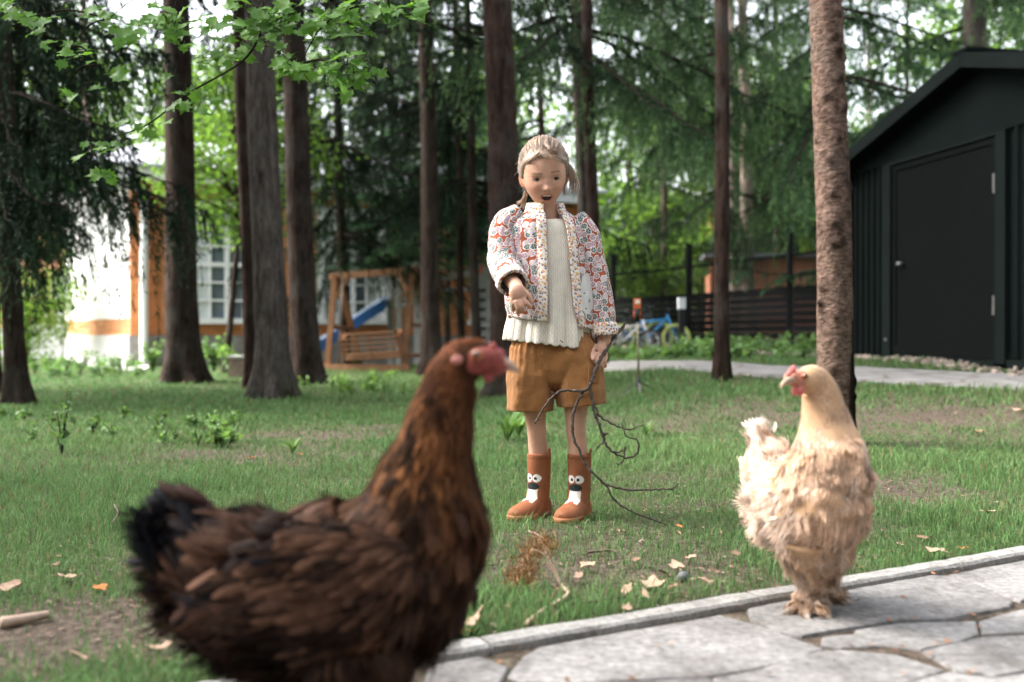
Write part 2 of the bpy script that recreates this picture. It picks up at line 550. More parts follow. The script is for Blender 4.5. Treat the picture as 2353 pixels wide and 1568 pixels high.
# ---------------------------------------------------------------- brick
def brick_mat(name, c1, c2, mortar, sc=1.0):
    m, nt, p = newmat(name); n = N(nt)
    uv = n('UVMap').outputs[0]
    b = n('TexBrick', {'Vector': uv, 'Color1': c1 + (1,), 'Color2': c2 + (1,), 'Mortar': mortar + (1,), 'Scale': 1.0, 'Mortar Size': .006, 'Brick Width': .25, 'Row Height': .075, 'Bias': 0.})
    c = n.mix(1, b.outputs[0], n.ramp(n.noise(uv, 3, 5), [(.3, .8), (.7, 1.15)]), 'MULTIPLY')
    nt.links.new(c, p.inputs['Base Color']); p.inputs['Roughness'].default_value = .85
    nt.links.new(n.bump(n.math('SUBTRACT', 1., b.outputs[1]), .5, .01), p.inputs['Normal'])
    return m
MAT_BRICK = brick_mat('orange_brick', (.58, .21, .065), (.46, .15, .045), (.42, .26, .15))
MAT_WHITE = M('white_painted_trim', (.78, .78, .76), .6, .06, 3)
MAT_PLINTH = stone_mat('plinth_stone', (.16, .15, .14), (.29, .27, .25))
MAT_PALEPL = M('pale_plinth_render', (.62, .60, .58), .85, .1, 3)
MAT_ROOF = M('grey_metal_roof', (.36, .37, .40), .45, .1, 2, spec=.5)
MAT_GLASS = M('window_glass', (.10, .13, .15), .08, .3, 2, spec=.9)
MAT_CURT = M('pale_curtain', (.55, .58, .57), .8, .2, 8, stretch=(12, 12, 1))

class Wall:
    """A wall frame: s runs along the wall, k stands out of it."""
    def __init__(s, o, u):
        s.o = np.array([o[0], o[1], o[2]], float); s.u = nrm(np.array([u[0], u[1], 0.])); s.n = np.array([s.u[1], -s.u[0], 0.])
    def p(s, a, z, k=0): return s.o + s.u * a + s.n * k + np.array([0, 0, z])
    def box(s, g, a0, a1, z0, z1, k0, k1, mi=0):
        g_V = [s.p(a, z, k) for a in (a0, a1) for k in (k1, k0) for z in (z0, z1)]
        uv = [(a + k, z) for a in (a0, a1) for k in (k1, k0) for z in (z0, z1)]
        return g.add(g_V, Q=[[0, 1, 3, 2], [4, 6, 7, 5], [0, 4, 5, 1], [2, 3, 7, 6], [0, 2, 6, 4], [1, 5, 7, 3]], uv=uv, mi=mi)
    def part(s, name, mat, par, *boxes, uv=False):
        g = G()
        for b in boxes: s.box(g, *b)
        return g.build(name, mat, par, smooth=False, uv=uv)

HO = gp(303, 843); HO[2] = 0.
house = tag(empty('brick_house', HO), 'orange brick house with white trimmed windows behind the left trees', 'house')
WF = Wall(HO, (.93, .37)); WS = Wall(HO - WF.u * 0, (.93, .37))
sd = np.array([-.62, .79]); WL = Wall(HO + np.array([sd[0], sd[1], 0]) * 4.2, -sd)
def arch_window(w, par, a0, a1, z0, z1, rows, curtain):
    win = w.part('window', MAT_WHITE, par, (a0, a0 + .13, z0, z1, .0, .09), (a1 - .13, a1, z0, z1, .0, .09), (a0 + .13, a1 - .13, z1 - .16, z1, .0, .09), (a0 - .06, a1 + .06, z0 - .10, z0, .0, .16))
    w.part('pane', MAT_GLASS, win, (a0 + .13, a1 - .13, z0, z1 - .16, -.02, .02))
    ms = [((a0 + a1) / 2 - .045, (a0 + a1) / 2 + .045, z0, z1 - .16, .021, .075)]
    for c in (.27, .73):
        a = a0 + .13 + (a1 - a0 - .26) * c; ms.append((a - .02, a + .02, z0, z1 - .16, .021, .06))
    for r in range(1, rows):
        z = z0 + (z1 - .16 - z0) * r / rows; hh = .04 if r == rows // 2 else .018
        ms.append((a0 + .13, a1 - .13, z - hh, z + hh, .022, .066))
    w.part('muntin', MAT_WHITE, win, *ms)
    if curtain:
        w.part('curtain', MAT_CURT, win, (a0 + .14, a0 + .5, z0, z1 - .17, .0201, .0208), (a1 - .4, a1 - .14, z0, z1 - .17, .0201, .0208))
WF.part('wall', MAT_BRICK, house, (0, 9.0, .55, 3.5, -.3, 0.), uv=True)
WF.part('plinth', MAT_PLINTH, house, (-.03, 9.0, -.2, .55, -.3, .05))
arch_window(WF, house, .86, 2.42, .86, 3.0, 6, True)
arch_window(WF, house, 3.3, 4.7, .86, 3.0, 6, True)
arch_window(WF, house, 6.4, 7.6, .86, 3.0, 6, False)
WF.part('pilaster', MAT_BRICK, house, (.32, .42, .55, 3.2, .0, .035), uv=True)
WF.part('cornice', MAT_WHITE, house, (-.25, 9.1, 3.3, 3.52, -.3, .35))
WL.part('side_wall', MAT_WHITE, house, (0, 4.2 - .10, .86, 3.5, -.3, .012))
WL.part('side_wall_brick', MAT_BRICK, house, (0, 4.2 - .02, .55, .86, -.3, .008), (4.1, 4.19, .86, 3.5, -.3, .008), uv=True)
WL.part('side_plinth', MAT_PALEPL, house, (0, 4.2 - .03, -.2, .55, -.3, .055))
WL.part('corner_strip', MAT_WHITE, house, (.0, .16, .86, 3.5, .013, .06))
g = G(); pp = [WF.p(.2, z, .16) for z in (0.05, 3.0)] + [WF.p(.16, 3.2, .30)]
g.tube(cr([WF.p(.2, .02, .22), WF.p(.2, .12, .16), WF.p(.2, 1.5, .16), WF.p(.2, 2.9, .16), WF.p(.1, 3.15, .3), WF.p(-.1, 3.34, .42)], 30), .075, 10)
g.build('drainpipe', MAT_WHITE, house)
g = G()
for z0, z1, e0, e1 in [(3.52, 4.6, .42, -3.2)]:
    a, b, c, d = WF.p(-.9, z0, e0), WF.p(9.3, z0, e0), WF.p(8.5, z1, e1), WF.p(.6, z1, e1)
    e = WF.p(-2.9, z0, -4.0)
    tk = np.array([0, 0, .06])
    g.add([a, b, c, d, a + tk, b + tk, c + tk, d + tk], Q=[[0, 1, 2, 3], [4, 7, 6, 5], [0, 4, 5, 1], [1, 5, 6, 2], [2, 6, 7, 3], [3, 7, 4, 0]])
    g.add([a, d, e, a + tk, d + tk, e + tk], T=[[0, 1, 2], [3, 5, 4]], Q=[[0, 2, 5, 3], [0, 3, 4, 1], [1, 4, 5, 2]])
g.build('roof', MAT_ROOF, house, smooth=False)

# far left wing with porch and stairs
WO = gp(30, 822); WO[2] = 0
MAT_BRICK2 = brick_mat('pale_orange_brick', (.66, .30, .15), (.58, .24, .11), (.55, .4, .3))
wing = tag(empty('house_wing', WO), 'sunlit orange brick wing with white porch at far left', 'house')
WW = Wall(WO, (1, .05))
WW.part('wall', MAT_BRICK2, wing, (-3, 1.2, .75, 3.4, -.3, 0), uv=True)
WW.part('plinth', MAT_PALEPL, wing, (-3, 1.2, -.2, .75, -.3, .06), (.78, 1.22, -.2, .80, .06, .14))
w_ = WW.part('window', MAT_WHITE, wing, (.0, .85, 1.55, 1.68, 0, .07), (.0, .85, .752, .84, 0, .07), (.0, .09, .84, 1.55, 0, .068), (.79, .85, .84, 1.55, 0, .068))
WW.part('pane', M('dark_red_shutter', (.26, .07, .03), .7), w_, (.1, .8, .84, 1.55, .0, .03))
WW.part('pilaster', MAT_BRICK2, wing, (.86, 1.21, .80, 2.2, .002, .10), uv=True)
WW.part('porch_roof', MAT_ROOF, wing, (1.2, 2.95, 1.70, 2.1, -.6, .7))
WW.part('porch_beam', MAT_WHITE, wing, (1.2, 3.0, 1.46, 1.70, -.6, .66))
WW.part('porch_post', MAT_WHITE, wing, (2.62, 2.76, 0, 1.46, .4, .54))
WW.part('porch_post', MAT_WHITE, wing, (1.3, 1.42, 0, 1.46, .4, .54))
g = G()
for a in range(3): WW.box(g, 1.45 + a * .42, 1.55 + a * .42, .2, 1.4, -2.2, -2.1)
for z in (.75, 1.0, 1.3): WW.box(g, 1.3, 2.7, z, z + .06, -2.19, -2.11)
g.build('porch_lattice', MAT_WHITE, wing, smooth=False)
WW.part('porch_rear_wall', MAT_BRICK2, wing, (2.76, 3.1, .3, 1.5, -1.5, -1.2), uv=True)
WW.part('upper_wall', M('pale_lilac_gable', (.60, .58, .62), .8, .08), wing, (-1.5, 2.4, 2.4, 4.2, -.9, -.62))
g = G()
for s_ in range(5): WW.box(g, 1.4 + s_ * .26, 2.75, 0, .62 - s_ * .12, .2 + s_ * .002, .66 + s_ * .1)
g.build('stairs', MAT_PALEPL, wing, smooth=False)
g = G(); g.beam(WW.p(1.35, 1.06, .75), WW.p(2.55, .62, .75), .07, .06); g.build('handrail', MAT_WHITE, wing, smooth=False)
for s_ in range(5):
    a = 1.42 + s_ * .26; zt = 1.04 - (a - 1.35) * .367
    g = G(); zz = np.linspace(.32 - .36 * (a - 1.42) * .9, zt, 9)
    g.tube(np.array([WW.p(a, z, .75) for z in zz]), np.array([.05, .045, .06, .07, .06, .04, .035, .04, .05]), 8)
    g.build('baluster', MAT_WHITE, wing)
st = gp(223, 826); MAT_BWOOD = M('brown_stained_wood', (.16, .07, .035), .6, .3, 10)
steps = tag(empty('wooden_steps', st), 'small brown wooden steps with railing beside white wall', 'steps')
g = G()
for k in range(3): g.box(st + (.0, .1 + k * .2, .1 + k * .14), (.5, .22, .04))
g.box(st + (.24, .3, .2), (.05, .6, .34)); g.build('tread', MAT_BWOOD, steps, smooth=False)
for dx, dy in ((-.24, -.02), (-.24, .55), (.24, .55)):
    g = G(); g.box(st + (dx, dy, .36), (.06, .06, .72)); g.build('post', MAT_BWOOD, steps, smooth=False)
g = G(); g.beam(st + (-.24, -.05, .70), st + (-.24, .6, .98), .06, .05); g.build('handrail', MAT_WHITE, steps, smooth=False)
for k in range(4):
    g = G(); g.box(st + (-.24, .05 + k * .12, .42 + k * .05), (.025, .025, .62)); g.build('baluster', MAT_BWOOD, steps, smooth=False)

# concrete apron lit by the sun beside the house
A0 = [gp(*q) for q in ((190, 838), (260, 852), (330, 853), (350, 846), (300, 843), (235, 828))]
c_ = np.mean(A0, 0)
g = G(); V_ = [p * [1, 1, 0] + [0, 0, .03] for p in A0] + [p * [1, 1, 0] + [0, 0, -.05] for p in A0]
n_ = len(A0)
g.add(V_ + [c_ * [1, 1, 0] + [0, 0, .03]], T=[[k, (k + 1) % n_, 2 * n_] for k in range(n_)], Q=[[k + n_, (k + 1) % n_ + n_, (k + 1) % n_, k] for k in range(n_)])
tag(g.build('pavement', MAT_PALEPL, smooth=False), 'pale concrete apron at the house corner', 'pavement', kind='structure')

# ---------------------------------------------------------------- dark shed
MAT_SHED = M('dark_green_sheet_metal', (.0055, .0085, .0082), .75, .15, 3, spec=.04)
MAT_SHED2 = M('dark_shed_trim', (.0075, .011, .0105), .7, .15, 4, spec=.05)
MAT_DOOR = M('dark_brown_door_sheet', (.0055, .0068, .0064), .8, .25, 30, spec=.03)
MAT_STEEL = M('worn_steel', (.16, .155, .15), .5, .2, 20, metal=.6)
SHO = np.array([3.50, 10.42, .29]); su = np.array([.2, -.98])
shed = tag(empty('garden_shed', SHO), 'dark green metal garden shed with gable roof and closed door', 'shed')
WH = Wall(SHO, su)
D0, D1 = .84, 2.30          # door along the wall
PK, EV, WD = 2.11, 1.98, 4.22  # ridge position, eave height, width
WH.part('wall', MAT_SHED, shed, (.02, D0 - .16, .06, EV, -.12, -.03)); WH.part('wall', MAT_SHED, shed, (D1 + .14, WD - .02, .06, EV, -.12, -.03))
for a in list(np.arange(.16, D0 - .2, .105)) + list(np.arange(D1 + .24, WD - .1, .105)):
    g = G(); pr = np.array([(-.032, -.029), (-.018, -.004), (.018, -.004), (.032, -.029)])
    g.loft(np.array([[WH.p(a + x, z, k) for x, k in pr] for z in (.07, EV - .03)]), closed=False)
    g.build('rib', MAT_SHED, shed, smooth=False)
def slope(a): return EV + (PK - abs(a - PK)) / PK * .58
g = G()
gab = [WH.p(a, z, k) for k in (-.12, .002) for a, z in ((.0, EV - .06), (WD, EV - .06), (WD, EV + .02), (PK, EV + .57), (.0, EV + .02))]
g.add(gab, T=[[0, 3, 4], [0, 2, 3], [0, 1, 2], [5, 9, 8], [5, 8, 7], [5, 7, 6]], Q=[[0, 5, 6, 1], [4, 9, 5, 0], [1, 6, 7, 2]])
g.build('gable', MAT_SHED, shed, smooth=False)
g = G()
for a0, a1 in ((-.14, PK), (PK, WD + .14)):
    V8 = [WH.p(a, slope(a) + dz, k) for k in (-3.2, .16) for a in (a0, a1) for dz in (.0, .05)]
    g.add(V8, Q=[[0, 1, 3, 2], [4, 6, 7, 5], [0, 4, 5, 1], [2, 3, 7, 6], [0, 2, 6, 4], [1, 5, 7, 3]])
g.build('roof', MAT_SHED, shed, smooth=False)
for a0, a1 in ((-.16, PK - .002), (PK + .002, WD + .16)):
    g = G(); V8 = [WH.p(a, slope(a) + dz, k) for k in (.163, .19) for a in (a0, a1) for dz in (-.07, .058)]
    g.add(V8, Q=[[0, 1, 3, 2], [4, 6, 7, 5], [0, 4, 5, 1], [2, 3, 7, 6], [0, 2, 6, 4], [1, 5, 7, 3]])
    g.build('fascia', MAT_SHED2, shed, smooth=False)
g = G(); g.beam(WH.p(PK, slope(PK) + .064, -3.2), WH.p(PK, slope(PK) + .064, .2), .2, .025); g.build('ridge_cap', MAT_SHED2, shed, smooth=False)
WH.part('side_wall', MAT_SHED, shed, (.0, .018, .06, EV, -3.0, -.03)); WH.part('side_wall', MAT_SHED, shed, (WD - .018, WD, .06, EV, -3.0, -.03))
WH.part('back_wall', MAT_SHED, shed, (.02, WD - .02, .06, EV + .1, -3.05, -3.0))
WH.part('corner_post', MAT_SHED2, shed, (-.03, .10, .02, EV, -.028, .012))
for a0, a1 in ((D0 - .16, D0 - .02), (D1 + .02, D1 + .14)):
    WH.part('door_post', MAT_SHED2, shed, (a0, a1, .02, EV - .09, -.028, .018))
WH.part('lintel', MAT_SHED2, shed, (D0 - .16, D1 + .14, EV - .088, EV - .062, -.028, .016))
WH.part('sill', MAT_SHED2, shed, (-.03, D0 - .17, -.10, .058, -.14, .012), (D0 - .02, D1 + .02, -.02, .05, -.14, .022), (D1 + .15, WD, -.10, .058, -.14, .012))
for a in (.1, .6): WH.part('foot', MAT_SHED2, shed, (a, a + .08, -.16, -.1, -.1, .0))
door = WH.part('door', MAT_DOOR, shed, (D0, D1, .055, EV - .10, -.05, -.012))
WH.part('door_frame', MAT_DOOR, door, (D0, D0 + .05, .055, EV - .10, -.011, .0), (D1 - .05, D1, .055, EV - .10, -.011, .0), (D0 + .05, D1 - .05, EV - .15, EV - .10, -.011, .0), (D0 + .05, D1 - .05, .055, .16, -.011, .0))
for z in (.42, 1.42): WH.part('hinge', MAT_STEEL, door, (D1 - .005, D1 + .018, z, z + .16, .0, .022))
g = G(); g.ell(WH.p(D0 + .16, .93, .03), (.035, .035, .025)); g.tube([WH.p(D0 + .16, .93, -.01), WH.p(D0 + .16, .93, .03)], .014, 8); g.build('handle', MAT_STEEL, door)
WH.part('bracket', MAT_STEEL, shed, (D0 - .10, D0 - .07, .20, .23, .018, .026))

# stones and rubble along the shed base
rb = G()
for k in range(420):
    a = RNG.uniform(-2.6, WD); off = RNG.uniform(.05, .42)
    p = WH.p(a, 0, off); p[2] = terrain(p[0], p[1]) + .01
    rb.ell(p, RNG.uniform(.012, .045, 3), euler(*RNG.uniform(0, 3, 3)), 4, 6, col=np.array([.30, .24, .20]) * RNG.uniform(.4, 1.3))
tag(rb.build('rubble', M('rubble_stone', None, .9, .3, 20, attr=True), smooth=False, col=True), 'loose stones and soil along the shed base', 'rubble', kind='stuff')

# ---------------------------------------------------------------- fence
MAT_FENCE = M('black_fence_metal', (.008, .009, .0095), .7, .2, 6, spec=.04)
MAT_BOARD = M('dark_fence_board', (.0085, .009, .0095), .8, .25, 6, rnd=.35, spec=.04)
def fence_pt(x):            # fence line in plan, from photo columns
    d = np.interp(x, [900, 1410, 1580, 1815, 2000, 2200], [31, 22.6, 20.0, 17.0, 15.2, 13.6]); return np.array([(x - 1176.5) * d / FPX, d])
posts_x = [1000, 1130, 1260, 1408, 1582, 1815, 2090]
fb = fence_pt(1582); fence = tag(empty('metal_fence', (fb[0], fb[1], .32)), 'tall dark metal fence with boarded lower half behind bicycles', 'fence')
FP = [np.array([*fence_pt(x), 0.]) for x in posts_x]
for p in FP: p[2] = float(terrain(p[0], p[1])) - .02
FH = 2.0
for k, p in enumerate(FP):
    g = G(); d = nrm(FP[min(k + 1, len(FP) - 1)] - FP[max(k - 1, 0)]); a = math.atan2(d[1], d[0])
    g.box(p + (0, 0, FH / 2 + .03), (.09, .09, FH + .1), rotz(a)); g.box(p + (0, 0, FH + .09), (.11, .11, .03), rotz(a))
    g.build('post', MAT_FENCE, fence, smooth=False)
for k in range(len(FP) - 1):
    p, q = FP[k], FP[k + 1]; L = np.linalg.norm((q - p)[:2]); u = (q - p) / L
    nn = np.array([u[1], -u[0], 0]) * .02
    for z in (1.06, 1.62):
        g = G(); g.beam(p + u * .05 + (0, 0, z), q - u * .05 + (0, 0, z), .03, .045); g.build('rail', MAT_FENCE, fence, smooth=False)
    g = G()
    for s in np.arange(.1, L - .05, .085):
        g.box(p + u * s + (0, 0, 1.51) + nn * 1.3, (.017, .017, 1.06), rotz(math.atan2(u[1], u[0])))
    tag(g.build('bar_panel', MAT_FENCE, fence, smooth=False), kind='stuff')
    for b in range(8):
        g = G(); z = .06 + b * .125
        g.beam(p + u * .05 + nn + (0, 0, z + .06), q - u * .05 + nn + (0, 0, z + .06), .022, .118); g.build('board', MAT_BOARD, fence, smooth=False)
# red-orange shed wall of the neighbour seen through the fence
nb = np.array([6.0, 24.0, .3]); neigh = tag(empty('garden_hut', nb), 'low terracotta wooden hut glimpsed through the fence bars', 'hut')
WNb = Wall(np.array([4.3, 21.6, .3]), (1, -.12))
MAT_TERRA = M('terracotta_boards', (.60, .25, .15), .8, .15, 3)
for k in range(14): WNb.part('board', MAT_TERRA, neigh, (k * .2, k * .2 + .19, .1, 1.92, -.05, RNG.uniform(0, .012)))
WNb.part('roof', MAT_ROOF, neigh, (-.15, 2.95, 1.93, 2.0, -1.6, .25))
WNb.part('side', MAT_TERRA, neigh, (0, .04, .1, 1.6, -1.5, -.06), (2.75, 2.79, .1, 1.6, -1.5, -.06), (.05, 2.74, .1, 1.6, -1.5, -1.46))
# far orange house seen between the trunks on the right
fo = Wall(np.array([8.2, 38, .3]), (1, 0.1)); fh = tag(empty('far_house', (8.2, 38, .3)), 'orange brick house far behind the right hand trees', 'house')
fo.part('wall', MAT_BRICK, fh, (0, 6, 0, 5.6, -4, 0), uv=True)
w_ = fo.part('window', MAT_WHITE, fh, (.9, 2.3, 3.2, 4.9, 0, .08)); fo.part('pane', MAT_GLASS, w_, (1.0, 2.2, 3.3, 4.8, .081, .09))
w_ = fo.part('window', MAT_WHITE, fh, (3.4, 4.8, 3.2, 4.9, 0, .08)); fo.part('pane', MAT_GLASS, w_, (3.5, 4.7, 3.3, 4.8, .081, .09))
fo.part('roof', MAT_ROOF, fh, (-.4, 6.4, 5.6, 5.8, -4.4, .5), (.6, 5.4, 5.8, 6.6, -3.4, -.5))
# ================================================================ TREES
def bark_mat(name, c0, c1, vert=True, moss=0.):
    m, nt, p = newmat(name); n = N(nt)
    tc = n('TexCoord').outputs['Object']
    v1 = n.mapv(tc, (26, 26, 5) if vert else (30, 30, 38)); v2 = n.mapv(tc, (70, 70, 22) if vert else (40, 40, 80))
    f1 = n.noise(v1, 1, 5, .6); f2 = n.noise(v2, 1, 4, .65); f3 = n.noise(tc, 2.2, 4)
    c = n.ramp(f1, [(.32, c0), (.5, tuple(.5 * (a + b) for a, b in zip(c0, c1))), (.7, c1)])
    c = n.mix(1, c, n.ramp(f2, [(.3, .65), (.7, 1.3)]), 'MULTIPLY')
    c = n.mix(1, c, n.ramp(f3, [(.3, .8), (.7, 1.25)]), 'MULTIPLY')
    c = n.mix(n.ramp(n.noise(tc, 3.3, 5), [(.5, 0.), (.68, .38)]), c, (.09, .09, .08))
    c = n.mix(1, c, n('Attribute', attribute_name='Col').outputs['Color'], 'MULTIPLY')
    nt.links.new(c, p.inputs['Base Color']); p.inputs['Roughness'].default_value = .95; p.inputs['Specular IOR Level'].default_value = .03
    h = n.math('ADD', n.math('MULTIPLY', f1, 1.), n.math('MULTIPLY', f2, .5))
    nt.links.new(n.bump(h, .9, .025), p.inputs['Normal'])
    return m
BARK = bark_mat('spruce_bark', (.020, .014, .012), (.066, .048, .040))
BARK_G = bark_mat('grey_spruce_bark', (.030, .024, .021), (.12, .10, .088))
BARK_R = bark_mat('red_spruce_bark', (.020, .0125, .010), (.060, .039, .032))
BARK_L = bark_mat('flaky_light_bark', (.060, .038, .030), (.185, .125, .098), vert=False)
BARK_P = bark_mat('pale_pine_bark', (.26, .19, .16), (.40, .31, .27))

def trunk_geo(B, top, r, H, flare=.9, seed=1, knots=0, m=30, burn=False):
    """B base, top a point the axis passes through; r radius at ~1.3 m."""
    rs_ = np.random.default_rng(seed)
    ax = (np.asarray(top) - B); ax = ax / ax[2]
    zz = np.concatenate([np.linspace(-.12, .5, 16), np.linspace(.56, min(H, 5), 60), np.linspace(min(H, 5), H, 14)[1:]])
    if burn: zz = np.concatenate([np.linspace(-.12, 2.6, 230), np.linspace(2.7, H, 30)]); m = 56
    th = np.linspace(0, 2 * math.pi, m, endpoint=False)
    ph = rs_.uniform(0, 6); k1 = rs_.integers(4, 7)
    r_z = r * (1.10 - .10 * np.clip(zz, 0, 1.3) / 1.3) * np.clip(1 - .62 * np.maximum(zz - 1.3, 0) / H, .15, 2)
    fl = np.exp(-np.maximum(zz, 0) / (.13 + .5 * r))
    RR = r_z[:, None] * (1 + flare * fl[:, None] * (.55 + .45 * np.cos(k1 * th + ph)[None]) )
    cx = B[0] + ax[0] * zz + .015 * np.sin(zz * 1.1 + ph) * np.minimum(zz, 1); cy = B[1] + ax[1] * zz
    X = cx[:, None] + np.cos(th) * RR; Y = cy[:, None] + np.sin(th) * RR; Z = (B[2] + zz)[:, None] + 0 * X
    P = np.stack([X, Y, Z], -1)
    nz = fbm(P * np.array([14, 14, 3.5]), seed, 3) * .055 + fbm(P * np.array([40, 40, 18]), seed + 3, 2) * .028
    C = np.stack([cx, cy], -1)[:, None, :]
    P[..., :2] = C + (P[..., :2] - C) * (1 + nz)[..., None]
    col = np.ones(P.shape)
    moss = np.exp(-np.maximum(zz, 0) / .16)[:, None] * sstep(-.1, .4, fbm(P * 7, seed + 8, 2))
    col = col * (1 - .75 * moss[..., None]) + np.array([.45, .62, .28]) * .75 * moss[..., None]
    for k in range(knots):
        kz = rs_.uniform(.15, 3.2); ka = rs_.uniform(-2.9, -.2); kr = rs_.uniform(.010, .028)
        dd = np.exp(-((Z - B[2] - kz) / kr) ** 2 - (np.angle(np.exp(1j * (th[None] - ka))) * r / kr) ** 2)
        P[..., :2] += (P[..., :2] - C) * (dd * .12)[..., None]; col *= (1 - .75 * dd)[..., None]
    if burn:
        a = np.angle(np.exp(1j * (th[None] + .55)))
        col *= (1 - .5 * sstep(.15, .5, fbm(P * np.array([9, 9, 5]), 78, 3)))[..., None]
        bb = sstep(.25, .6, fbm(P * np.array([16, 16, 7]), 77, 3) * .55 + .95 * np.exp(-(a / .55) ** 2) * (1 - sstep(.28, .75, Z - B[2])))
        col *= (1 - .86 * bb)[..., None]
    return P, col

def needle_mat(name, dark, light, tr=.25):
    m, nt, p = newmat(name); n = N(nt)
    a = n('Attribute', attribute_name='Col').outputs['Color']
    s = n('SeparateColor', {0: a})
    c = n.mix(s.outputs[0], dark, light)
    oi = n('ObjectInfo').outputs['Random']
    c = n.mix(1, c, n.ramp(oi, [(0, .75), (1, 1.25)]), 'MULTIPLY')
    nt.links.new(c, p.inputs['Base Color']); p.inputs['Roughness'].default_value = .7; p.inputs['Specular IOR Level'].default_value = .06
    t = n('BsdfTranslucent', {'Color': c}); mx = n('MixShader', {0: tr, 1: p.outputs[0], 2: t.outputs[0]})
    nt.links.new(mx.outputs[0], nt.nodes['Material Output'].inputs['Surface'])
    return m
NEEDLE = needle_mat('spruce_needles', (.018, .036, .020), (.13, .225, .085))
NEEDLE_D = needle_mat('dark_spruce_needles', (.007, .014, .009), (.035, .065, .030), .12)
NEEDLE_B = needle_mat('fresh_spruce_needles', (.022, .052, .030), (.13, .25, .115), .28)
TWIGM = M('twig_bark', (.022, .017, .014), .95, .3, 20, spec=.03)

def spruce_mesh(name, seed, z0, z1, L0, nb, droop, hang, mat, dens=15, ntuft=15, lw=1., top=.25, fine=1.):
    r = np.random.default_rng(seed)
    g = G()
    h = z0 + (z1 - z0) * r.uniform(0, 1, nb) ** 1.25
    az = np.arange(nb) * 2.399 + r.normal(0, .35, nb)
    fr = (h - z0) / (z1 - z0)
    L = L0 * (1 - (1 - top) * fr) * r.uniform(.65, 1.12, nb)
    S = []
    for k in range(nb):
        d = np.array([math.cos(az[k]), math.sin(az[k]), 0]); l = L[k]
        t = np.linspace(0, 1, 7)
        dr = droop * (1 - .6 * fr[k])
        P = d * (l * t)[:, None] + np.array([0, 0, 1]) * (h[k] - dr * l * t ** 1.5 + .16 * l * t ** 3.5)[:, None]
        P += r.normal(0, .009 * l, (7, 3)) * t[:, None]
        g.tube(P, .022 * (l / 2.2) * (1 - .85 * t) + .003, 4, mi=1, caps=False)
        nbl = max(6, int(l * dens))
        tb = r.uniform(.12, 1, nbl); Pb = np.stack([np.interp(tb, t, P[:, a]) for a in range(3)], 1)
        side = np.array([-d[1], d[0], 0]); sg = r.choice([-1, 1], nbl)
        dirh = side * (sg * r.uniform(.25, 1., nbl))[:, None] + d * r.uniform(.2, .9, nbl)[:, None]
        bl = r.uniform(.22, .62, nbl) * (1.05 - .45 * tb) * (.6 + .4 * l / L0) * lw
        S.append(np.column_stack([Pb, nrm(dirh), bl]))
    S = np.concatenate(S); ns = len(S)
    u = r.uniform(0.02, 1, (ns, ntuft)) 
    hg = r.uniform(.5, 1.3, (ns, 1)) * hang
    bl = S[:, 6:7]
    base = S[:, None, :3] + S[:, None, 3:6] * (bl * u * (1 - .35 * np.minimum(hg, 1) * u))[..., None]
    base[..., 2] -= bl * hg * u ** 1.5
    tan = S[:, None, 3:6] * np.ones((1, ntuft, 1)); tan = tan.copy(); tan[..., 2] -= (1.5 * hg * np.sqrt(u))
    tan = nrm(nrm(tan) + r.normal(0, .42, tan.shape))
    ln = r.uniform(.045, .095, (ns, ntuft, 1)) * lw * fine; wd = r.uniform(.006, .011, (ns, ntuft, 1)) * lw * fine ** 1.3
    sd_ = nrm(np.cross(tan, r.normal(0, 1, tan.shape)))
    p = base.reshape(-1, 3); tn = (tan * ln).reshape(-1, 3); sv = (sd_ * wd).reshape(-1, 3)
    V = np.stack([p - tn * .15, p + tn * .45 + sv, p + tn, p + tn * .45 - sv], 1)
    nq = len(p)
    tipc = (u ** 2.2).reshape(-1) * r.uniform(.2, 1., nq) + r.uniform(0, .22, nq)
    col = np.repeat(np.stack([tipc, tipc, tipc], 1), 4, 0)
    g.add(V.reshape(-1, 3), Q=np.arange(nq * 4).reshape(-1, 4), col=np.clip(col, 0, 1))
    return g.mesh(name, [mat, TWIGM], smooth=False, col=True)

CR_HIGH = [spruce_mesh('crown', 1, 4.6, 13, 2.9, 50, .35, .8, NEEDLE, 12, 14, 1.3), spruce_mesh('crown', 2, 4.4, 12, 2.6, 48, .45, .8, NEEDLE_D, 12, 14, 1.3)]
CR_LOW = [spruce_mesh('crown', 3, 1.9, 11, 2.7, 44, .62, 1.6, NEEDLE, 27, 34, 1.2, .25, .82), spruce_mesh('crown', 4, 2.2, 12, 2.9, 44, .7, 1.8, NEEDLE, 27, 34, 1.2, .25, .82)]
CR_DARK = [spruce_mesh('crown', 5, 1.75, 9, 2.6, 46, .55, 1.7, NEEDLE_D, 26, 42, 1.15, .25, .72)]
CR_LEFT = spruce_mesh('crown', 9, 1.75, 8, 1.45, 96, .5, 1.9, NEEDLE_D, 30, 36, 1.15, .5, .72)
CR_YOUNG = [spruce_mesh('crown', 6, .75, 5.2, 2.0, 70, .22, .42, NEEDLE_B, 18, 18, 1.05, .1)]

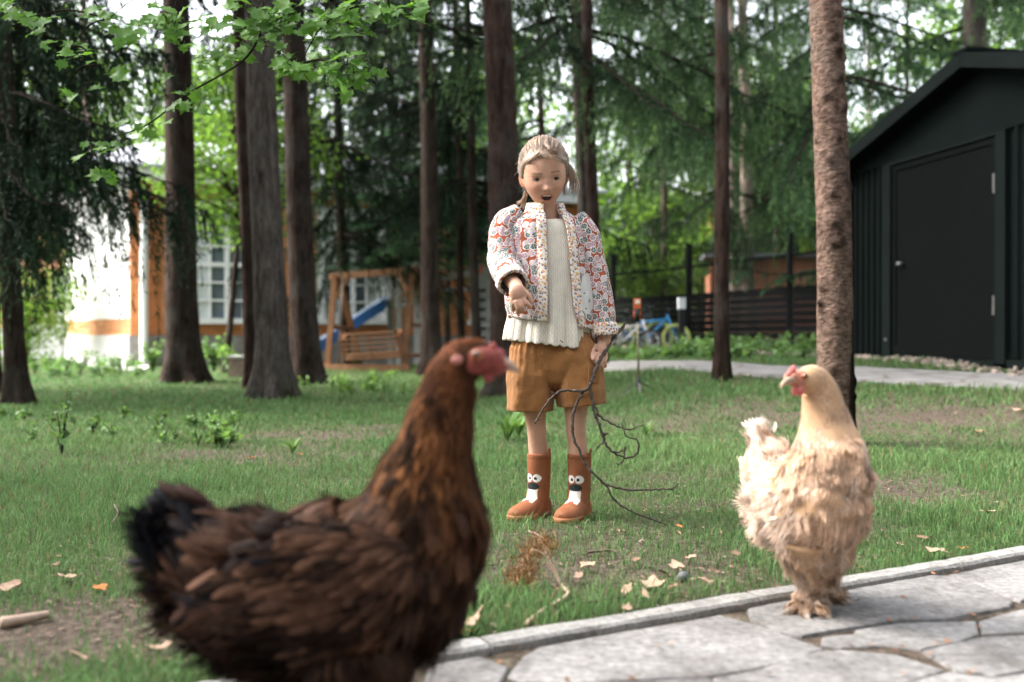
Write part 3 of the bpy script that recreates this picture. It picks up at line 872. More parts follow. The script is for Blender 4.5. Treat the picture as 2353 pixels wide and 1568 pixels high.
def conifer(name, label, xb, yb_or_d, xt, yt, dia_px, bark, H, crown=None, by_d=False, flare=.9, seed=1, knots=0, rot=0., scale=1., group=None, burn=False, cz=0):
    if by_d:
        d = yb_or_d; B = np.array([(xb - 1176.5) * d / FPX, d, 0.]); B[2] = float(terrain(B[0], B[1]))
    else: B = gp(xb, yb_or_d)
    d = B[1]; r = dia_px * d / FPX / 2
    e = tag(empty(name, B), label, 'tree', group)
    P, c = trunk_geo(B, W(xt, yt, d), r, H, flare, seed, knots, burn=burn)
    g = G(); g.loft(P, col=c); g.build('trunk', bark, e, col=True)
    if crown is not None:
        o = link('crown', crown, e, (0, 0, cz)); o.rotation_euler.z = rot; o.scale = (scale,) * 3
        o.location.x = (W(xt, yt, d)[0] - B[0]) / max(W(xt, yt, d)[2] - B[2], .1) * 3
    return e
GRP = None
conifer('spruce_tree', 'thin spruce at the left edge with dark drooping boughs', 40, 930, 8, 200, 44, BARK, 10, CR_LEFT, seed=21, rot=1.75)
conifer('spruce_tree', 'spruce trunk half cut off by the left picture edge', -28, 905, -22, 100, 44, BARK, 10, CR_LEFT, seed=22, rot=2.0, cz=.2)
conifer('spruce_tree', 'thick dark trunk with root flare in front of the house window', 424, 880, 406, 100, 70, BARK, 12, CR_HIGH[1], seed=23, rot=1., knots=5)
conifer('spruce_tree', 'pale grey mossy trunk nearest the brown hen', 628, 915, 603, 150, 72, BARK_G, 11, CR_HIGH[0], seed=24, rot=2., flare=1.0, knots=4)
conifer('spruce_tree', 'slim furrowed trunk close behind the pale grey mossy one', 580, 893, 562, 300, 36, BARK_R, 11, None, seed=25, flare=.5)
conifer('spruce_tree', 'dark trunk just left of the garden swing', 706, 882, 677, 150, 60, BARK, 12, CR_HIGH[1], seed=26, rot=.2, knots=3)
conifer('spruce_tree', 'dark trunk right of the garden swing', 994, 866, 978, 100, 42, BARK, 12, CR_HIGH[0], seed=27, rot=1.3, flare=1.2)
conifer('spruce_tree', 'broad reddish trunk right behind the girl', 1172, 8.8, 1143, 100, 73, BARK_R, 12, CR_HIGH[1], True, seed=28, rot=3., knots=5)
conifer('spruce_tree', 'left trunk of the close pair beyond the girl', 1352, 12.4, 1328, 100, 31, BARK_G, 12, CR_LOW[0], True, seed=29, rot=.8, scale=1.1, cz=1.6)
conifer('spruce_tree', 'right trunk of the close pair beyond the girl', 1374, 11.6, 1352, 100, 29, BARK_R, 12, None, True, seed=30)
conifer('spruce_tree', 'slender straight brown trunk beside the path bollard', 1660, 876, 1654, 100, 33, BARK_R, 11, CR_HIGH[0], seed=31, rot=2.4, flare=.55, knots=12)
conifer('spruce_tree', 'nearest light brown flaky trunk behind the buff hen', 1922, 1022, 1899, 100, 76, BARK_L, 9, None, seed=32, flare=.22, knots=46, burn=True)
conifer('spruce_tree', 'pale trunk standing behind the fence left of its tallest post', 1722, 21.5, 1712, 300, 31, BARK_P, 12, CR_LOW[1], True, seed=33, rot=1.1, cz=.8)
conifer('spruce_tree', 'thin grey trunk partly hidden by the slender brown one', 1689, 21., 1681, 300, 21, BARK_P, 12, CR_LOW[0], True, seed=34, rot=.3, cz=.9)
conifer('spruce_tree', 'big grey trunk rising behind the shed roof', 2250, 13.5, 2237, 60, 58, BARK_G, 13, CR_LOW[0], True, seed=35, rot=5., scale=1.15, cz=1.2)
conifer('spruce_tree', 'thin dark trunk behind the swing frame', 792, 16.5, 778, 250, 24, BARK, 12, CR_DARK[0], True, seed=36, rot=1.9, cz=.3)
conifer('spruce_tree', 'thin dark trunk left of the play tower', 1062, 852, 1052, 300, 17, BARK_R, 10, CR_HIGH[1], seed=37, rot=4.1, flare=.4)
conifer('spruce_tree', 'second thin trunk in front of the play tower', 1098, 853, 1086, 450, 22, BARK, 10, CR_DARK[0], seed=38, rot=2.6, flare=.5, cz=1.0)
conifer('young_spruce', 'young bluish green spruce with layered boughs behind the swing', 982, 17.2, 976, 200, 14, BARK, 5.6, CR_YOUNG[0], True, seed=39, rot=.4, scale=1.15, flare=.3, cz=1.0)
conifer('young_spruce', 'young spruce partly hidden behind the right swing post', 1030, 19, 1028, 200, 12, BARK, 5.4, CR_YOUNG[0], True, seed=40, rot=2.4, scale=1.15, flare=.3, cz=1.2)
conifer('young_spruce', 'fresh green young spruce rising beside the shed roof slope', 2085, 17, 2085, 200, 12, BARK, 6.2, CR_YOUNG[0], True, seed=41, rot=4., scale=1.45, flare=.3)
conifer('spruce_tree', 'dark spruce behind the swing beam with low boughs', 905, 20, 900, 150, 24, BARK, 11, CR_DARK[0], True, seed=42, rot=3.1, scale=1.2, cz=1.1)
conifer('spruce_tree', 'drooping spruce beyond the fence between girl and slender brown trunk', 1530, 24, 1520, 100, 18, BARK, 11, CR_LOW[1], True, seed=43, rot=2.0, scale=1.05, cz=.35)
conifer('spruce_tree', 'drooping spruce well beyond the fence above the bicycles', 1450, 27, 1445, 100, 16, BARK, 12, CR_LOW[0], True, seed=44, rot=.9, scale=1.3, cz=.6)
conifer('spruce_tree', 'drooping spruce beyond the fence left of the nearest flaky trunk', 1790, 22.5, 1782, 100, 15, BARK, 12, CR_LOW[0], True, seed=45, rot=4.4, scale=1.0, cz=.5)
conifer('spruce_tree', 'far drooping spruce right of the slender brown trunk', 1620, 28, 1610, 100, 14, BARK, 13, CR_LOW[1], True, seed=46, rot=5.5, scale=1.4)
conifer('spruce_tree', 'drooping spruce behind the girl\'s head', 1255, 20, 1240, 100, 18, BARK, 12, CR_LOW[1], True, seed=47, rot=3.7, scale=1.2, cz=.3)
conifer('spruce_tree', 'drooping spruce far right above the shed', 2420, 17, 2410, 100, 26, BARK_G, 13, CR_LOW[1], True, seed=48, rot=1.7, scale=1.2)
conifer('spruce_tree', 'dark spruce outside the left picture edge with ragged boughs reaching in', -190, 9.6, -190, 100, 40, BARK, 11, CR_DARK[0], True, seed=49, rot=2.9, scale=1.0, cz=.9)
for k_, (lab_, x_, d_, xt_, cz_, m_) in enumerate([('drooping spruce whose trunk hides behind the nearest flaky trunk', 1903, 13.2, 1897, 1.3, 0), ('dark spruce whose trunk hides behind the trunk right of the swing', 986, 16.4, 977, 1.2, 2), ('dark spruce whose trunk hides behind the trunk left of the swing', 692, 15.2, 676, 1.7, 2), ('drooping spruce behind the slender brown trunk', 1656, 16.2, 1652, 1.4, 1)]):
    conifer('spruce_tree', lab_, x_, d_, xt_, 100, 20, BARK, 12, (CR_LOW[0], CR_LOW[1], CR_DARK[0])[m_], True, seed=60 + k_, rot=k_ * 1.1, cz=cz_)
conifer('pine_tree', 'tall pink barked pine in the gap right of the flaky trunk', 1992, 34, 1996, 100, 14, BARK_P, 15, CR_HIGH[0], True, seed=50, rot=2., scale=1.3, cz=3)
conifer('pine_tree', 'pink barked pine seen far left through the dark boughs', 205, 30, 196, 100, 22, BARK_P, 15, CR_HIGH[0], True, seed=51, rot=1., scale=1.3, cz=3)

# unseen spruces added beside and behind the camera to block side light
rt_ = np.random.default_rng(40); ktree = 0
for ring_r, a0, a1, st_ in ((8.5, 158, 392, 13), (12.5, 150, 396, 11)):
    for ad in np.arange(a0, a1, st_):
        rr0 = ring_r + rt_.uniform(-.8, .8); aa = math.radians(ad + rt_.uniform(-3, 3)); x, y = rr0 * math.cos(aa), rr0 * math.sin(aa)
        B = np.array([x, y, float(terrain(x, y))]); e = tag(empty('spruce_tree', B), 'added unseen spruce blocking side light, beside or behind the camera', 'tree', 'added unseen spruces blocking side light')
        if ktree == 0:
            P, c = trunk_geo(np.zeros(3), np.array([.05, 0, 3]), .15, 11, .8, 80); g = G(); g.loft(P, col=c); TRK = g.mesh('trunk', BARK, True, False, True)
        o = link('trunk', TRK, e, (0, 0, 0)); o.rotation_euler.z = ktree * 2.1
        o = link('crown', (CR_DARK[0], CR_LOW[0], CR_LOW[1])[ktree % 3], e, (0, 0, -1.2)); o.rotation_euler.z = ktree * 1.3; o.scale = (1.3, 1.3, 1.25); ktree += 1

# ---------------------------------------------------------------- broadleaf trees
def leaf_mat(name, c, tr=.45):
    m, nt, p = newmat(name); n = N(nt)
    a = n('Attribute', attribute_name='Col').outputs['Color']
    cc = n.mix(1, c, a, 'MULTIPLY')
    oi = n('ObjectInfo').outputs['Random']
    cc = n.mix(1, cc, n.ramp(oi, [(0, (.80, .82, .9)), (1, (1.22, 1.16, 1.0))]), 'MULTIPLY')
    nt.links.new(cc, p.inputs['Base Color']); p.inputs['Roughness'].default_value = .5; p.inputs['Specular IOR Level'].default_value = .16
    t = n('BsdfTranslucent', {'Color': n.mix(1, cc, (1.25, 1.35, .6), 'MULTIPLY')}); mx = n('MixShader', {0: tr, 1: p.outputs[0], 2: t.outputs[0]})
    nt.links.new(mx.outputs[0], nt.nodes['Material Output'].inputs['Surface'])
    return m
LEAF_FAR = leaf_mat('bright_broadleaf', (.13, .225, .06), .5); LEAF_NEAR = leaf_mat('fresh_green_leaf', (.085, .185, .036), .45)

def leaf_cards(r, P, size, up=.4):
    n_ = len(P); d = nrm(r.normal(0, 1, (n_, 3)) * (1, 1, .6) + (0, 0, -.25)); s = nrm(np.cross(d, r.normal(0, .5, (n_, 3)) + (0, 0, 1)))
    nn = np.cross(s, d); L = (size * r.uniform(.6, 1.3, (n_, 1)))
    V = np.stack([P, P + d * L * .5 + s * L * .36 + nn * L * .08, P + d * L, P + d * L * .5 - s * L * .36 + nn * L * .08], 1)
    c = r.uniform(.6, 1.35, (n_, 1, 1)) * np.ones((1, 4, 3)) * np.array([1, 1, 1]) 
    return V.reshape(-1, 3), np.arange(n_ * 4).reshape(-1, 4), c.reshape(-1, 3)
def broad_mesh(name, seed, h0, h1, rad, nl, size, clumps):
    r = np.random.default_rng(seed); g = G()
    cc = []
    for k in range(clumps):
        z = r.uniform(h0, h1); f = (z - h0) / (h1 - h0); rr = rad * math.sin(math.pi * (.12 + .8 * f)) * math.sqrt(r.uniform(.05, 1)); a = r.uniform(0, 6.28)
        c = np.array([rr * math.cos(a), rr * math.sin(a), z]); cc.append(c)
        s0 = np.array([0, 0, max(.3, h0 * .8 + (z - h0) * .5)])
        g.tube(cr([s0, (s0 + c) / 2 + r.normal(0, .12, 3), c], 6), np.linspace(.035, .006, 6), 4, mi=1, caps=False)
    cc = np.array(cc); k = r.integers(0, clumps, nl)
    P = cc[k] + r.normal(0, 1, (nl, 3)) * rad * np.array([.2, .2, .13])
    V, Q, c = leaf_cards(r, P, size); g.add(V, Q, col=c)
    return g.mesh(name, [LEAF_FAR, TWIGM], smooth=False, col=True)
BR = [broad_mesh('crown', 61, 1.0, 7.5, 2.6, 9000, .17, 46), broad_mesh('crown', 62, 2.0, 9.5, 3.0, 9000, .19, 48), broad_mesh('crown', 63, .5, 4.2, 1.7, 7000, .12, 40)]
def broad(label, x, d, mesh, sc=1., rot=0., tr=.05, lean=0., name='broadleaf_tree', cz=0.):
    B = np.array([(x - 1176.5) * d / FPX, d, 0.]); B[2] = float(terrain(B[0], B[1]))
    e = tag(empty(name, B), label, 'tree' if 'shrub' not in name else 'shrub')
    P, c = trunk_geo(B, B + np.array([lean, 0, 3]), tr, 4.5 * sc, .5, int(x) % 90, m=12)
    g = G(); g.loft(P, col=c); g.build('trunk', BARK, e, col=True)
    o = link('crown', mesh, e, (lean * .6, 0, cz)); o.rotation_euler.z = rot; o.scale = (sc,) * 3
    return e
broad('slim leaning broadleaf sapling before the house window', 517, 14.2, BR[2], .70, .4, .042, .32, cz=1.7)
_o = COL.objects[-1] if False else None
broad('bright broadleaf tree behind the house roof at left', 330, 33, BR[1], 1.05, 1.0, .12)
broad('bright broadleaf tree behind the house between the left trunks', 520, 31, BR[0], .95, 2.0, .12)
broad('broadleaf tree beyond the house, left of the swing', 760, 36, BR[1], 1.3, 3.0, .12)
broad('sunlit broadleaf tree beyond the fence right of the girl', 1470, 31, BR[0], 1.0, 4.0, .1)
broad('sunlit broadleaf tree beyond the fence near its middle', 1580, 27, BR[0], .85, 5.0, .1)
broad('sunlit broadleaf tree behind the terracotta hut', 1745, 30, BR[1], .9, .6, .1)
broad('golden green tree beside the shed beyond the fence', 1800, 26, BR[0], .85, 1.9, .1)
broad('sunlit tree beyond the shed corner', 2010, 28, BR[1], .66, 2.8, .1)
broad('distant bright tree glimpsed behind the girl', 1160, 40, BR[1], 1.3, 3.9, .1)
broad('distant bright tree behind the play tower', 1060, 38, BR[0], 1.2, 5.9, .1)
broad('distant bright tree at the far left beyond the porch', 90, 36, BR[1], 1.3, .2, .1)
broad('light leafy tree in front of the far left wing', 62, 19, BR[2], .62, 4.5, .04)
broad('distant bright tree above the shed ridge', 2260, 34, BR[1], 1.3, .9, .1)
broad('low leafy bush behind the fence by the bicycles', 1350, 27.5, BR[2], 1.1, 1.4, .05, name='shrub')
broad('low leafy bush behind the fence under the drooping spruce', 1500, 25, BR[2], .95, 2.4, .05, name='shrub')
broad('low leafy bush behind the fence left of the hut', 1610, 24, BR[2], .7, 3.3, .05, name='shrub')
broad('low leafy bush behind the fence at its right end', 1905, 23, BR[2], .75, .3, .05, name='shrub')

# a near broadleaf tree whose leafy boughs hang into the picture from above left
def leaf_mesh(seed, lob=5):
    r = np.random.default_rng(seed); g = G()
    half = [(0, 0), (.10, .20), (.24, .26), (.20, .36), (.40, .50), (.24, .56), (.30, .74), (.12, .76), (0, 1.0)]
    Lf = np.array(half) * (1, 1); n_ = len(Lf)
    Lf[1:-1] += r.normal(0, .02, (n_ - 2, 2))
    mid = np.column_stack([np.zeros(n_), Lf[:, 1]])
    def lift(P): 
        x, y = P[:, 0], P[:, 1]; return np.column_stack([x, y, .22 * np.abs(x) - .25 * (y - .35) ** 2 + .04 * np.sin(y * 9 + r.uniform(0, 6))])
    V = np.concatenate([lift(mid), lift(Lf), lift(Lf * (-1, 1))])
    Q = []; 
    for a in range(n_ - 1):
        Q.append([a, n_ + a, n_ + a + 1, a + 1]); Q.append([a + 1, 2 * n_ + a + 1, 2 * n_ + a, a])
    g.add(V, Q, col=np.ones((3 * n_, 3)) * r.uniform(.85, 1.15))
    g.tube([[0, -.28, -.03], [0, -.1, 0], [0, .02, 0]], .012, 3, caps=False)
    return g.mesh('leaf', LEAF_NEAR, smooth=True, col=True)
LEAVES = [leaf_mesh(s) for s in range(5)]
TB = np.array([-2.75, 3.9, 0.])
bt = tag(empty('broadleaf_tree', TB), 'fresh green leafy boughs hanging across the upper left', 'tree')
g = G(); trp = cr([TB + (0, 0, -.1), TB + (.02, 0, 1.), TB + (.1, .05, 2.0), TB + (.35, .1, 3.0), TB + (.6, .2, 4.2)], 24)
g.tube(trp, np.linspace(.085, .035, 24), 10, caps=True); g.build('trunk', M('smooth_grey_bark', (.14, .125, .11), .85, .3, 12, .5, 40), bt)
CL = [(610, 55, 110, 52, 72, 3.75), (770, 38, 110, 36, 46, 3.7), (905, 22, 80, 22, 26, 3.65), (430, 218, 42, 30, 14, 3.9), (335, 290, 40, 16, 7, 3.9), (215, 335, 48, 11, 9, 3.95), (235, 400, 22, 12, 5, 4.0),
      (70, 40, 70, 32, 16, 3.9), (388, 58, 62, 34, 30, 3.8), (250, 45, 60, 26, 12, 3.85), (165, 108, 42, 22, 8, 3.85), (222, 152, 28, 12, 6, 3.85), (155, 196, 34, 8, 4, 3.9), (785, 165, 55, 45, 32, 3.6), (690, 150, 45, 14, 12, 3.65), (500, 120, 60, 40, 16, 3.8)]
ctr = [W(c[0], c[1], c[5]) for c in CL]
src = W(720, -420, 3.8); st0 = trp[19]
twl = [cr([st0, (st0 + src) / 2 + (0, 0, .15), src, W(700, -100, 3.75)], 14)]
def twig_to(a, b, sag=.03): 
    m_ = (a + b) / 2 + np.array([0, 0, sag]); return cr([a, m_, b], 8)
hub = [W(700, -100, 3.75), W(450, -70, 3.8), W(620, 50, 3.75)]
twl += [twig_to(hub[0], ctr[0]), twig_to(hub[0], ctr[1]), twig_to(ctr[1], ctr[2]), twig_to(hub[0], hub[1]), twig_to(hub[1], ctr[8]), twig_to(hub[1], ctr[9]), twig_to(ctr[9], ctr[7]), twig_to(ctr[9], ctr[10]), twig_to(ctr[10], ctr[11]), twig_to(ctr[11], ctr[12]),
        cr([ctr[0], W(560, 140, 3.75), ctr[3], ctr[4], ctr[5], ctr[6]], 30), twig_to(ctr[1], ctr[14]), twig_to(ctr[14], ctr[13]), twig_to(ctr[0], ctr[15])]
g = G()
for k, t in enumerate(twl):
    g.tube(t, np.linspace(.014, .010, len(t)) if k == 0 else np.linspace(.005, .0018, len(t)), 5)
rl = np.random.default_rng(5); nleaf = 0
for c, p0 in zip(CL, ctr):
    sc_ = c[5] / FPX
    for k in range(int(c[4] * .95)):
        if nleaf >= 300: break
        o_ = np.clip(rl.normal(0, .55, 2), -1.1, 1.1)
        p = p0 + np.array([o_[0] * c[2] * sc_, rl.normal(0, .07), -o_[1] * c[3] * sc_])
        if rl.uniform() < .45: 
            q = p + rl.normal(0, .05, 3); g.tube(cr([q * .4 + p0 * .6, q * .7 + p0 * .3 + (0, 0, .01), p], 5), [.0022, .002, .0016, .0014, .001], 3, caps=False)
        o = link('leaf', LEAVES[nleaf % 5], bt, p - TB); nleaf += 1
        s = rl.uniform(.055, .095); o.scale = (s * rl.uniform(.85, 1.2), s, s)
        o.rotation_euler = (Euler((rl.uniform(.25, 1.15), rl.normal(0, .35), 0)).to_matrix() @ Euler((0, 0, rl.uniform(1.2, 5.1))).to_matrix()).to_euler()
g.build('twigs', TWIGM, bt)
# ================================================================ THE GIRL
GD = 3.0
def q(x, y, dy=0.): return W(x, y, GD + dy)
def qa(L): return np.array([q(*a) for a in L])
girl = tag(empty('person', (q(1270, 1186)[0], GD, 0.)), 'young girl in floral quilted jacket, brown shorts and orange boots, pointing down', 'person')

def remesh(gm, vox, smooth=6, name='tmp'):
    me = gm.mesh(name, []) if False else gm.mesh(name, [bpy.data.materials.new('tmp')])
    o = bpy.data.objects.new(name, me); COL.objects.link(o)
    md = o.modifiers.new('r', 'REMESH'); md.mode = 'VOXEL'; md.voxel_size = vox; md.use_smooth_shade = True
    ms = o.modifiers.new('s', 'SMOOTH'); ms.iterations = smooth; ms.factor = .5
    dg = bpy.context.evaluated_depsgraph_get(); dg.update()
    m2 = bpy.data.meshes.new_from_object(o.evaluated_get(dg))
    bpy.data.objects.remove(o); bpy.data.meshes.remove(me)
    m2.materials.clear()
    m2.polygons.foreach_set('use_smooth', np.ones(len(m2.polygons), bool))
    V = np.zeros(len(m2.vertices) * 3); m2.vertices.foreach_get('co', V)
    return m2, V.reshape(-1, 3)
def setcol(me, C):
    a = me.color_attributes.new('Col', 'FLOAT_COLOR', 'POINT')
    a.data.foreach_set('color', np.concatenate([C, np.ones((len(C), 1))], 1).astype(np.float32).ravel())

# ---- head
HC = q(1250, 403, -.005)
HR = euler(math.radians(13), 0, 0) @ np.eye(3)
HR = euler(0, math.radians(-3), 0) @ rotz(math.radians(4)) @ euler(math.radians(18), 0, 0)
def HL(P):                       # head local (x right, f front, z up) -> world
    P = np.asarray(P, float); L = np.stack([P[..., 0], -P[..., 1], P[..., 2]], -1)
    return HC + L @ HR.T
def HI(Wp):
    L = (np.asarray(Wp) - HC) @ HR; return np.stack([L[..., 0], -L[..., 1], L[..., 2]], -1)
def head_surface(D):
    """D unit directions (x, f, z) -> head local positions."""
    x, f, z = D[..., 0], D[..., 1], D[..., 2]
    a = (.0655 + .005 * sstep(.05, .5, z)) * (1 - .20 * sstep(0, 1, -z - .05))
    P = np.stack([x * a, f * np.where(f > 0, .078, .088), z * np.where(z > 0, .100, .098)], -1)
    # flatten the back of the jaw
    low = sstep(.1, .9, -z) * sstep(.3, -.6, f) if False else sstep(.1, .9, -z) * sstep(-.3, .6, -f)
    P[..., 1] += .045 * low; P[..., 2] += .02 * low
    front = sstep(.15, .6, f)
    def g(cx, cz, sx, sz): return np.exp(-((P[..., 0] - cx) / sx) ** 2 - ((P[..., 2] - cz) / sz) ** 2) * front
    d = 0
    d = d + .0135 * g(0, -.028, .0085, .0085) + .005 * g(-.009, -.031, .006, .006) + .005 * g(.009, -.031, .006, .006)
    d = d + .006 * g(0, -.010, .007, .016)
    d = d - .0065 * g(-.026, -.001, .013, .0085) - .0065 * g(.026, -.001, .013, .0085)
    d = d + .0025 * g(-.027, .014, .017, .006) + .0025 * g(.027, .014, .017, .006)
    d = d + .0045 * g(-.033, -.028, .017, .016) + .0045 * g(.033, -.028, .017, .016)
    d = d + .0048 * g(0, -.045, .014, .005) + .0052 * g(0, -.0665, .012, .005)
    d = d - .009 * g(0, -.0555, .0115, .0055)
    d = d + .006 * g(0, -.086, .016, .012) + .003 * g(0, .05, .035, .03)
    P[..., 1] += d
    return P
th = np.linspace(0, math.pi, 90); ph = np.linspace(0, 2 * math.pi, 120, endpoint=False)
DD = np.stack([np.sin(th)[:, None] * np.sin(ph), np.sin(th)[:, None] * np.cos(ph), np.cos(th)[:, None] * np.ones(len(ph))], -1)
DD[0] = DD[0] + .001 * DD[1] * (1, 1, 0); DD[-1] = DD[-1] + .001 * DD[-2] * (1, 1, 0)
b = G(); b.loft(HL(head_surface(DD)), caps=(True, True))
for sx in (-1, 1):              # ears
    b.ell(HL((sx * .064, -.004, -.018)), (.006, .012, .019), HR @ rotz(sx * -.45))
    b.tube(HL(np.array([(sx * .062, .004, -.034), (sx * .070, -.004, -.022), (sx * .0725, -.010, -.006), (sx * .068, -.008, .004), (sx * .062, .002, .003)])), [.004, .0045, .0045, .004, .003], 8)
b.tube(qa([(1252, 452, .005), (1254, 480, .012), (1258, 505, .016), (1262, 530, .02)]), [.034, .033, .036, .05], 20)
# torso and limbs under the clothes
b.loft(tube_rings(qa([(1262, 515, .018), (1260, 560, .018), (1264, 640, .01), (1268, 720, .01), (1270, 800, .01), (1272, 880, .01)]), [(.05, .04), (.085, .055), (.085, .06), (.08, .06), (.095, .066), (.07, .05)], 24, up=(1, 0, 0)), caps=(True, True))
b.tube(cr(qa([(1200, 515, .015), (1165, 540, 0), (1158, 600, -.035), (1173, 640, -.10), (1186, 660, -.155), (1192, 678, -.182)]), 24), np.linspace(.030, .0185, 24), 14)
b.tube(cr(qa([(1320, 520, .015), (1350, 550, 0), (1366, 610, -.005), (1380, 690, -.01), (1388, 770, -.02), (1387, 795, -.03)]), 24), np.linspace(.028, .0205, 24), 14)
for leg in ([(1226, 850, .01), (1227, 915, .005), (1230, 960, -.002), (1233, 990, .0), (1236, 1040, .008), (1237, 1140, .012)], [(1322, 850, 0.), (1324, 915, -.01), (1323, 960, -.025), (1324, 990, -.027), (1328, 1040, -.025), (1331, 1140, -.03)]):
    b.tube(cr(qa(leg), 26), cr(np.array([.05, .041, .032, .0295, .028, .020])[:, None], 26)[:, 0], 18)
for kx, ky, kdy in ((1231, 968, -.020), (1324, 966, -.045)): b.ell(q(kx, ky, kdy), (.021, .014, .024)); b.ell(q(kx + 4, ky + 45, kdy + .040), (.024, .018, .05))
def hand(palm, fingers, rr=.0072):
    b.ell(*palm)
    for f in fingers:
        P = cr(qa(f), 9); b.tube(P, np.linspace(rr, rr * .78, 9), 8); b.ell(P[-1], (rr * .8,) * 3, None, 6, 8)
hand((q(1190, 675, -.186), (.0255, .019, .030), euler(.15, -.3, 0)), [
    [(1201, 686, -.192), (1210, 697, -.198), (1219, 706, -.192)], [(1194, 691, -.196), (1200, 706, -.198), (1199, 717, -.186)],
    [(1185, 692, -.194), (1190, 708, -.195), (1190, 719, -.182)], [(1176, 688, -.188), (1179, 702, -.189), (1180, 712, -.176)], [(1204, 668, -.168), (1215, 679, -.176), (1220, 692, -.178)]], .0080)
hand((q(1383, 806, -.035), (.019, .024, .031), None), [
    [(1371, 812, -.052), (1364, 826, -.070), (1369, 839, -.060)], [(1378, 817, -.052), (1372, 834, -.072), (1377, 847, -.060)],
    [(1386, 818, -.046), (1381, 836, -.066), (1385, 848, -.054)], [(1393, 815, -.036), (1390, 831, -.054), (1391, 842, -.044)], [(1370, 793, -.035), (1361, 810, -.058), (1362, 826, -.080)]], .0075)
bme, BV = remesh(b, .0021, 5, 'body')
# skin colouring: lips, brows, cheeks, nails are the skin's own colours; nostril and eye socket shade is painted in
hl = HI(BV); inh = (np.abs(hl[:, 2]) < .12) & (np.abs(hl[:, 0]) < .09) & (np.abs(hl[:, 1]) < .12)
fr = inh & (hl[:, 1] > .03)
skin = np.array([.56, .325, .23]); C = np.tile(skin, (len(BV), 1))
C *= (1 + .06 * fbm(BV * 60, 3, 2))[:, None]
def paint(mask, col, k):
    k = np.where(mask, k, 0)[:, None]; C[:] = C * (1 - k) + np.array(col) * k
def ge(cx, cz, sx, sz): return np.exp(-((hl[:, 0] - cx) / sx) ** 2 - ((hl[:, 2] - cz) / sz) ** 2)
for sx in (-1, 1):
    paint(fr, (.62, .27, .19), .55 * ge(sx * .036, -.03, .018, .015))
    zb = .0165 - .09 * (np.abs(hl[:, 0]) - .028) ** 2 / .02 + (.003 if sx > 0 else 0)
    k = np.exp(-((hl[:, 2] - zb) / .0026) ** 2) * sstep(.010, .014, sx * hl[:, 0]) * (1 - sstep(.038, .044, sx * hl[:, 0]))
    paint(fr, (.16, .085, .05), .85 * k)
    paint(fr, (.36, .17, .12), .5 * ge(sx * .026, .001, .012, .007))
    paint(fr, (.20, .07, .05), .8 * ge(sx * .0062, -.0365, .003, .002))
paint(fr, (.66, .36, .26), .5 * ge(0, -.028, .009, .008))
lip = np.exp(-((np.hypot(hl[:, 0] / .0165, (hl[:, 2] + .056) / .0112) - 1) / .20) ** 2)
paint(fr, (.44, .14, .115), .75 * lip)
paint(inh & (np.abs(hl[:, 0]) > .058), (.66, .26, .16), .5 + 0 * hl[:, 0])
setcol(bme, np.clip(C, 0, 1))
def skin_mat():
    m = M('skin', None, .55, .06, 30, .12, 350, attr=True, spec=.22); p = m.node_tree.nodes['Principled BSDF']
    p.inputs['Subsurface Weight'].default_value = .18; p.inputs['Subsurface Radius'].default_value = (.012, .005, .003); p.inputs['Subsurface Scale'].default_value = 1.
    return m
bme.materials.append(skin_mat()); bme.name = 'body'
body = link('body', bme, girl)
# eyes, mouth
MAT_EYE = M('eye_white', (.62, .58, .55), .2, .05); MAT_IRIS = M('dark_iris', (.020, .012, .008), .12, .1, spec=.7); MAT_LASH = M('lash', (.035, .02, .014), .8)
for sx, dz in ((-1, -.0005), (1, .0005)):
    c = np.array([sx * .026, .0575, -.0015 + dz])
    base = head_surface(nrm(np.array([[sx * .026 / .0655, .85, .0]])))[0]
    g = G(); g.ell(HL((sx * .026, base[1] - .0035, -.002 + dz)), (.0116, .0062, .0044), HR); e_ = g.build('eye', MAT_EYE, girl)
    g = G(); g.ell(HL((sx * .026 + .0012, base[1] + .0005, -.0028 + dz)), (.0072, .0034, .0042), HR); g.build('iris', MAT_IRIS, e_)
    g = G(); tt = np.linspace(-1, 1, 9)
    g.tube(HL(np.column_stack([sx * .026 + tt * .0118, base[1] + .0024 - .004 * tt ** 2, .0010 + dz - .0038 * tt ** 2])), .0017 + .0007 * (1 - tt ** 2), 5); g.build('lashes', MAT_LASH, e_)
g = G(); mc = head_surface(nrm(np.array([[0, .78, -.57]])))[0]
tt = np.linspace(0, 2 * math.pi, 28, endpoint=False)
my = mc[1]
ringm = lambda s, f: HL(np.column_stack([np.cos(tt) * .0155 * s, my + f - 6 * (np.cos(tt) * .0155 * s) ** 2, -.0555 + np.sin(tt) * np.where(np.sin(tt) > 0, .0070, .0095) * s + .002 * np.cos(2 * tt) * s]))
g.loft(np.stack([ringm(1., .0055), ringm(.8, .0065), ringm(.2, .0065)]), caps=(False, True)); g.build('mouth', M('mouth_inside', (.045, .012, .010), .5), girl)
for k in range(6):
    xx = -.0092 + k * .0037
    g = G(); g.ell(HL((xx, my + .0085 - 6 * xx * xx, -.0508 - .0006 * abs(k - 2.5) * .3)), (.0021, .0016, .0027), HR, 6, 8); g.build('tooth', M('tooth', (.74, .70, .62), .3, .03) if k == 0 else bpy.data.materials['tooth'], girl)

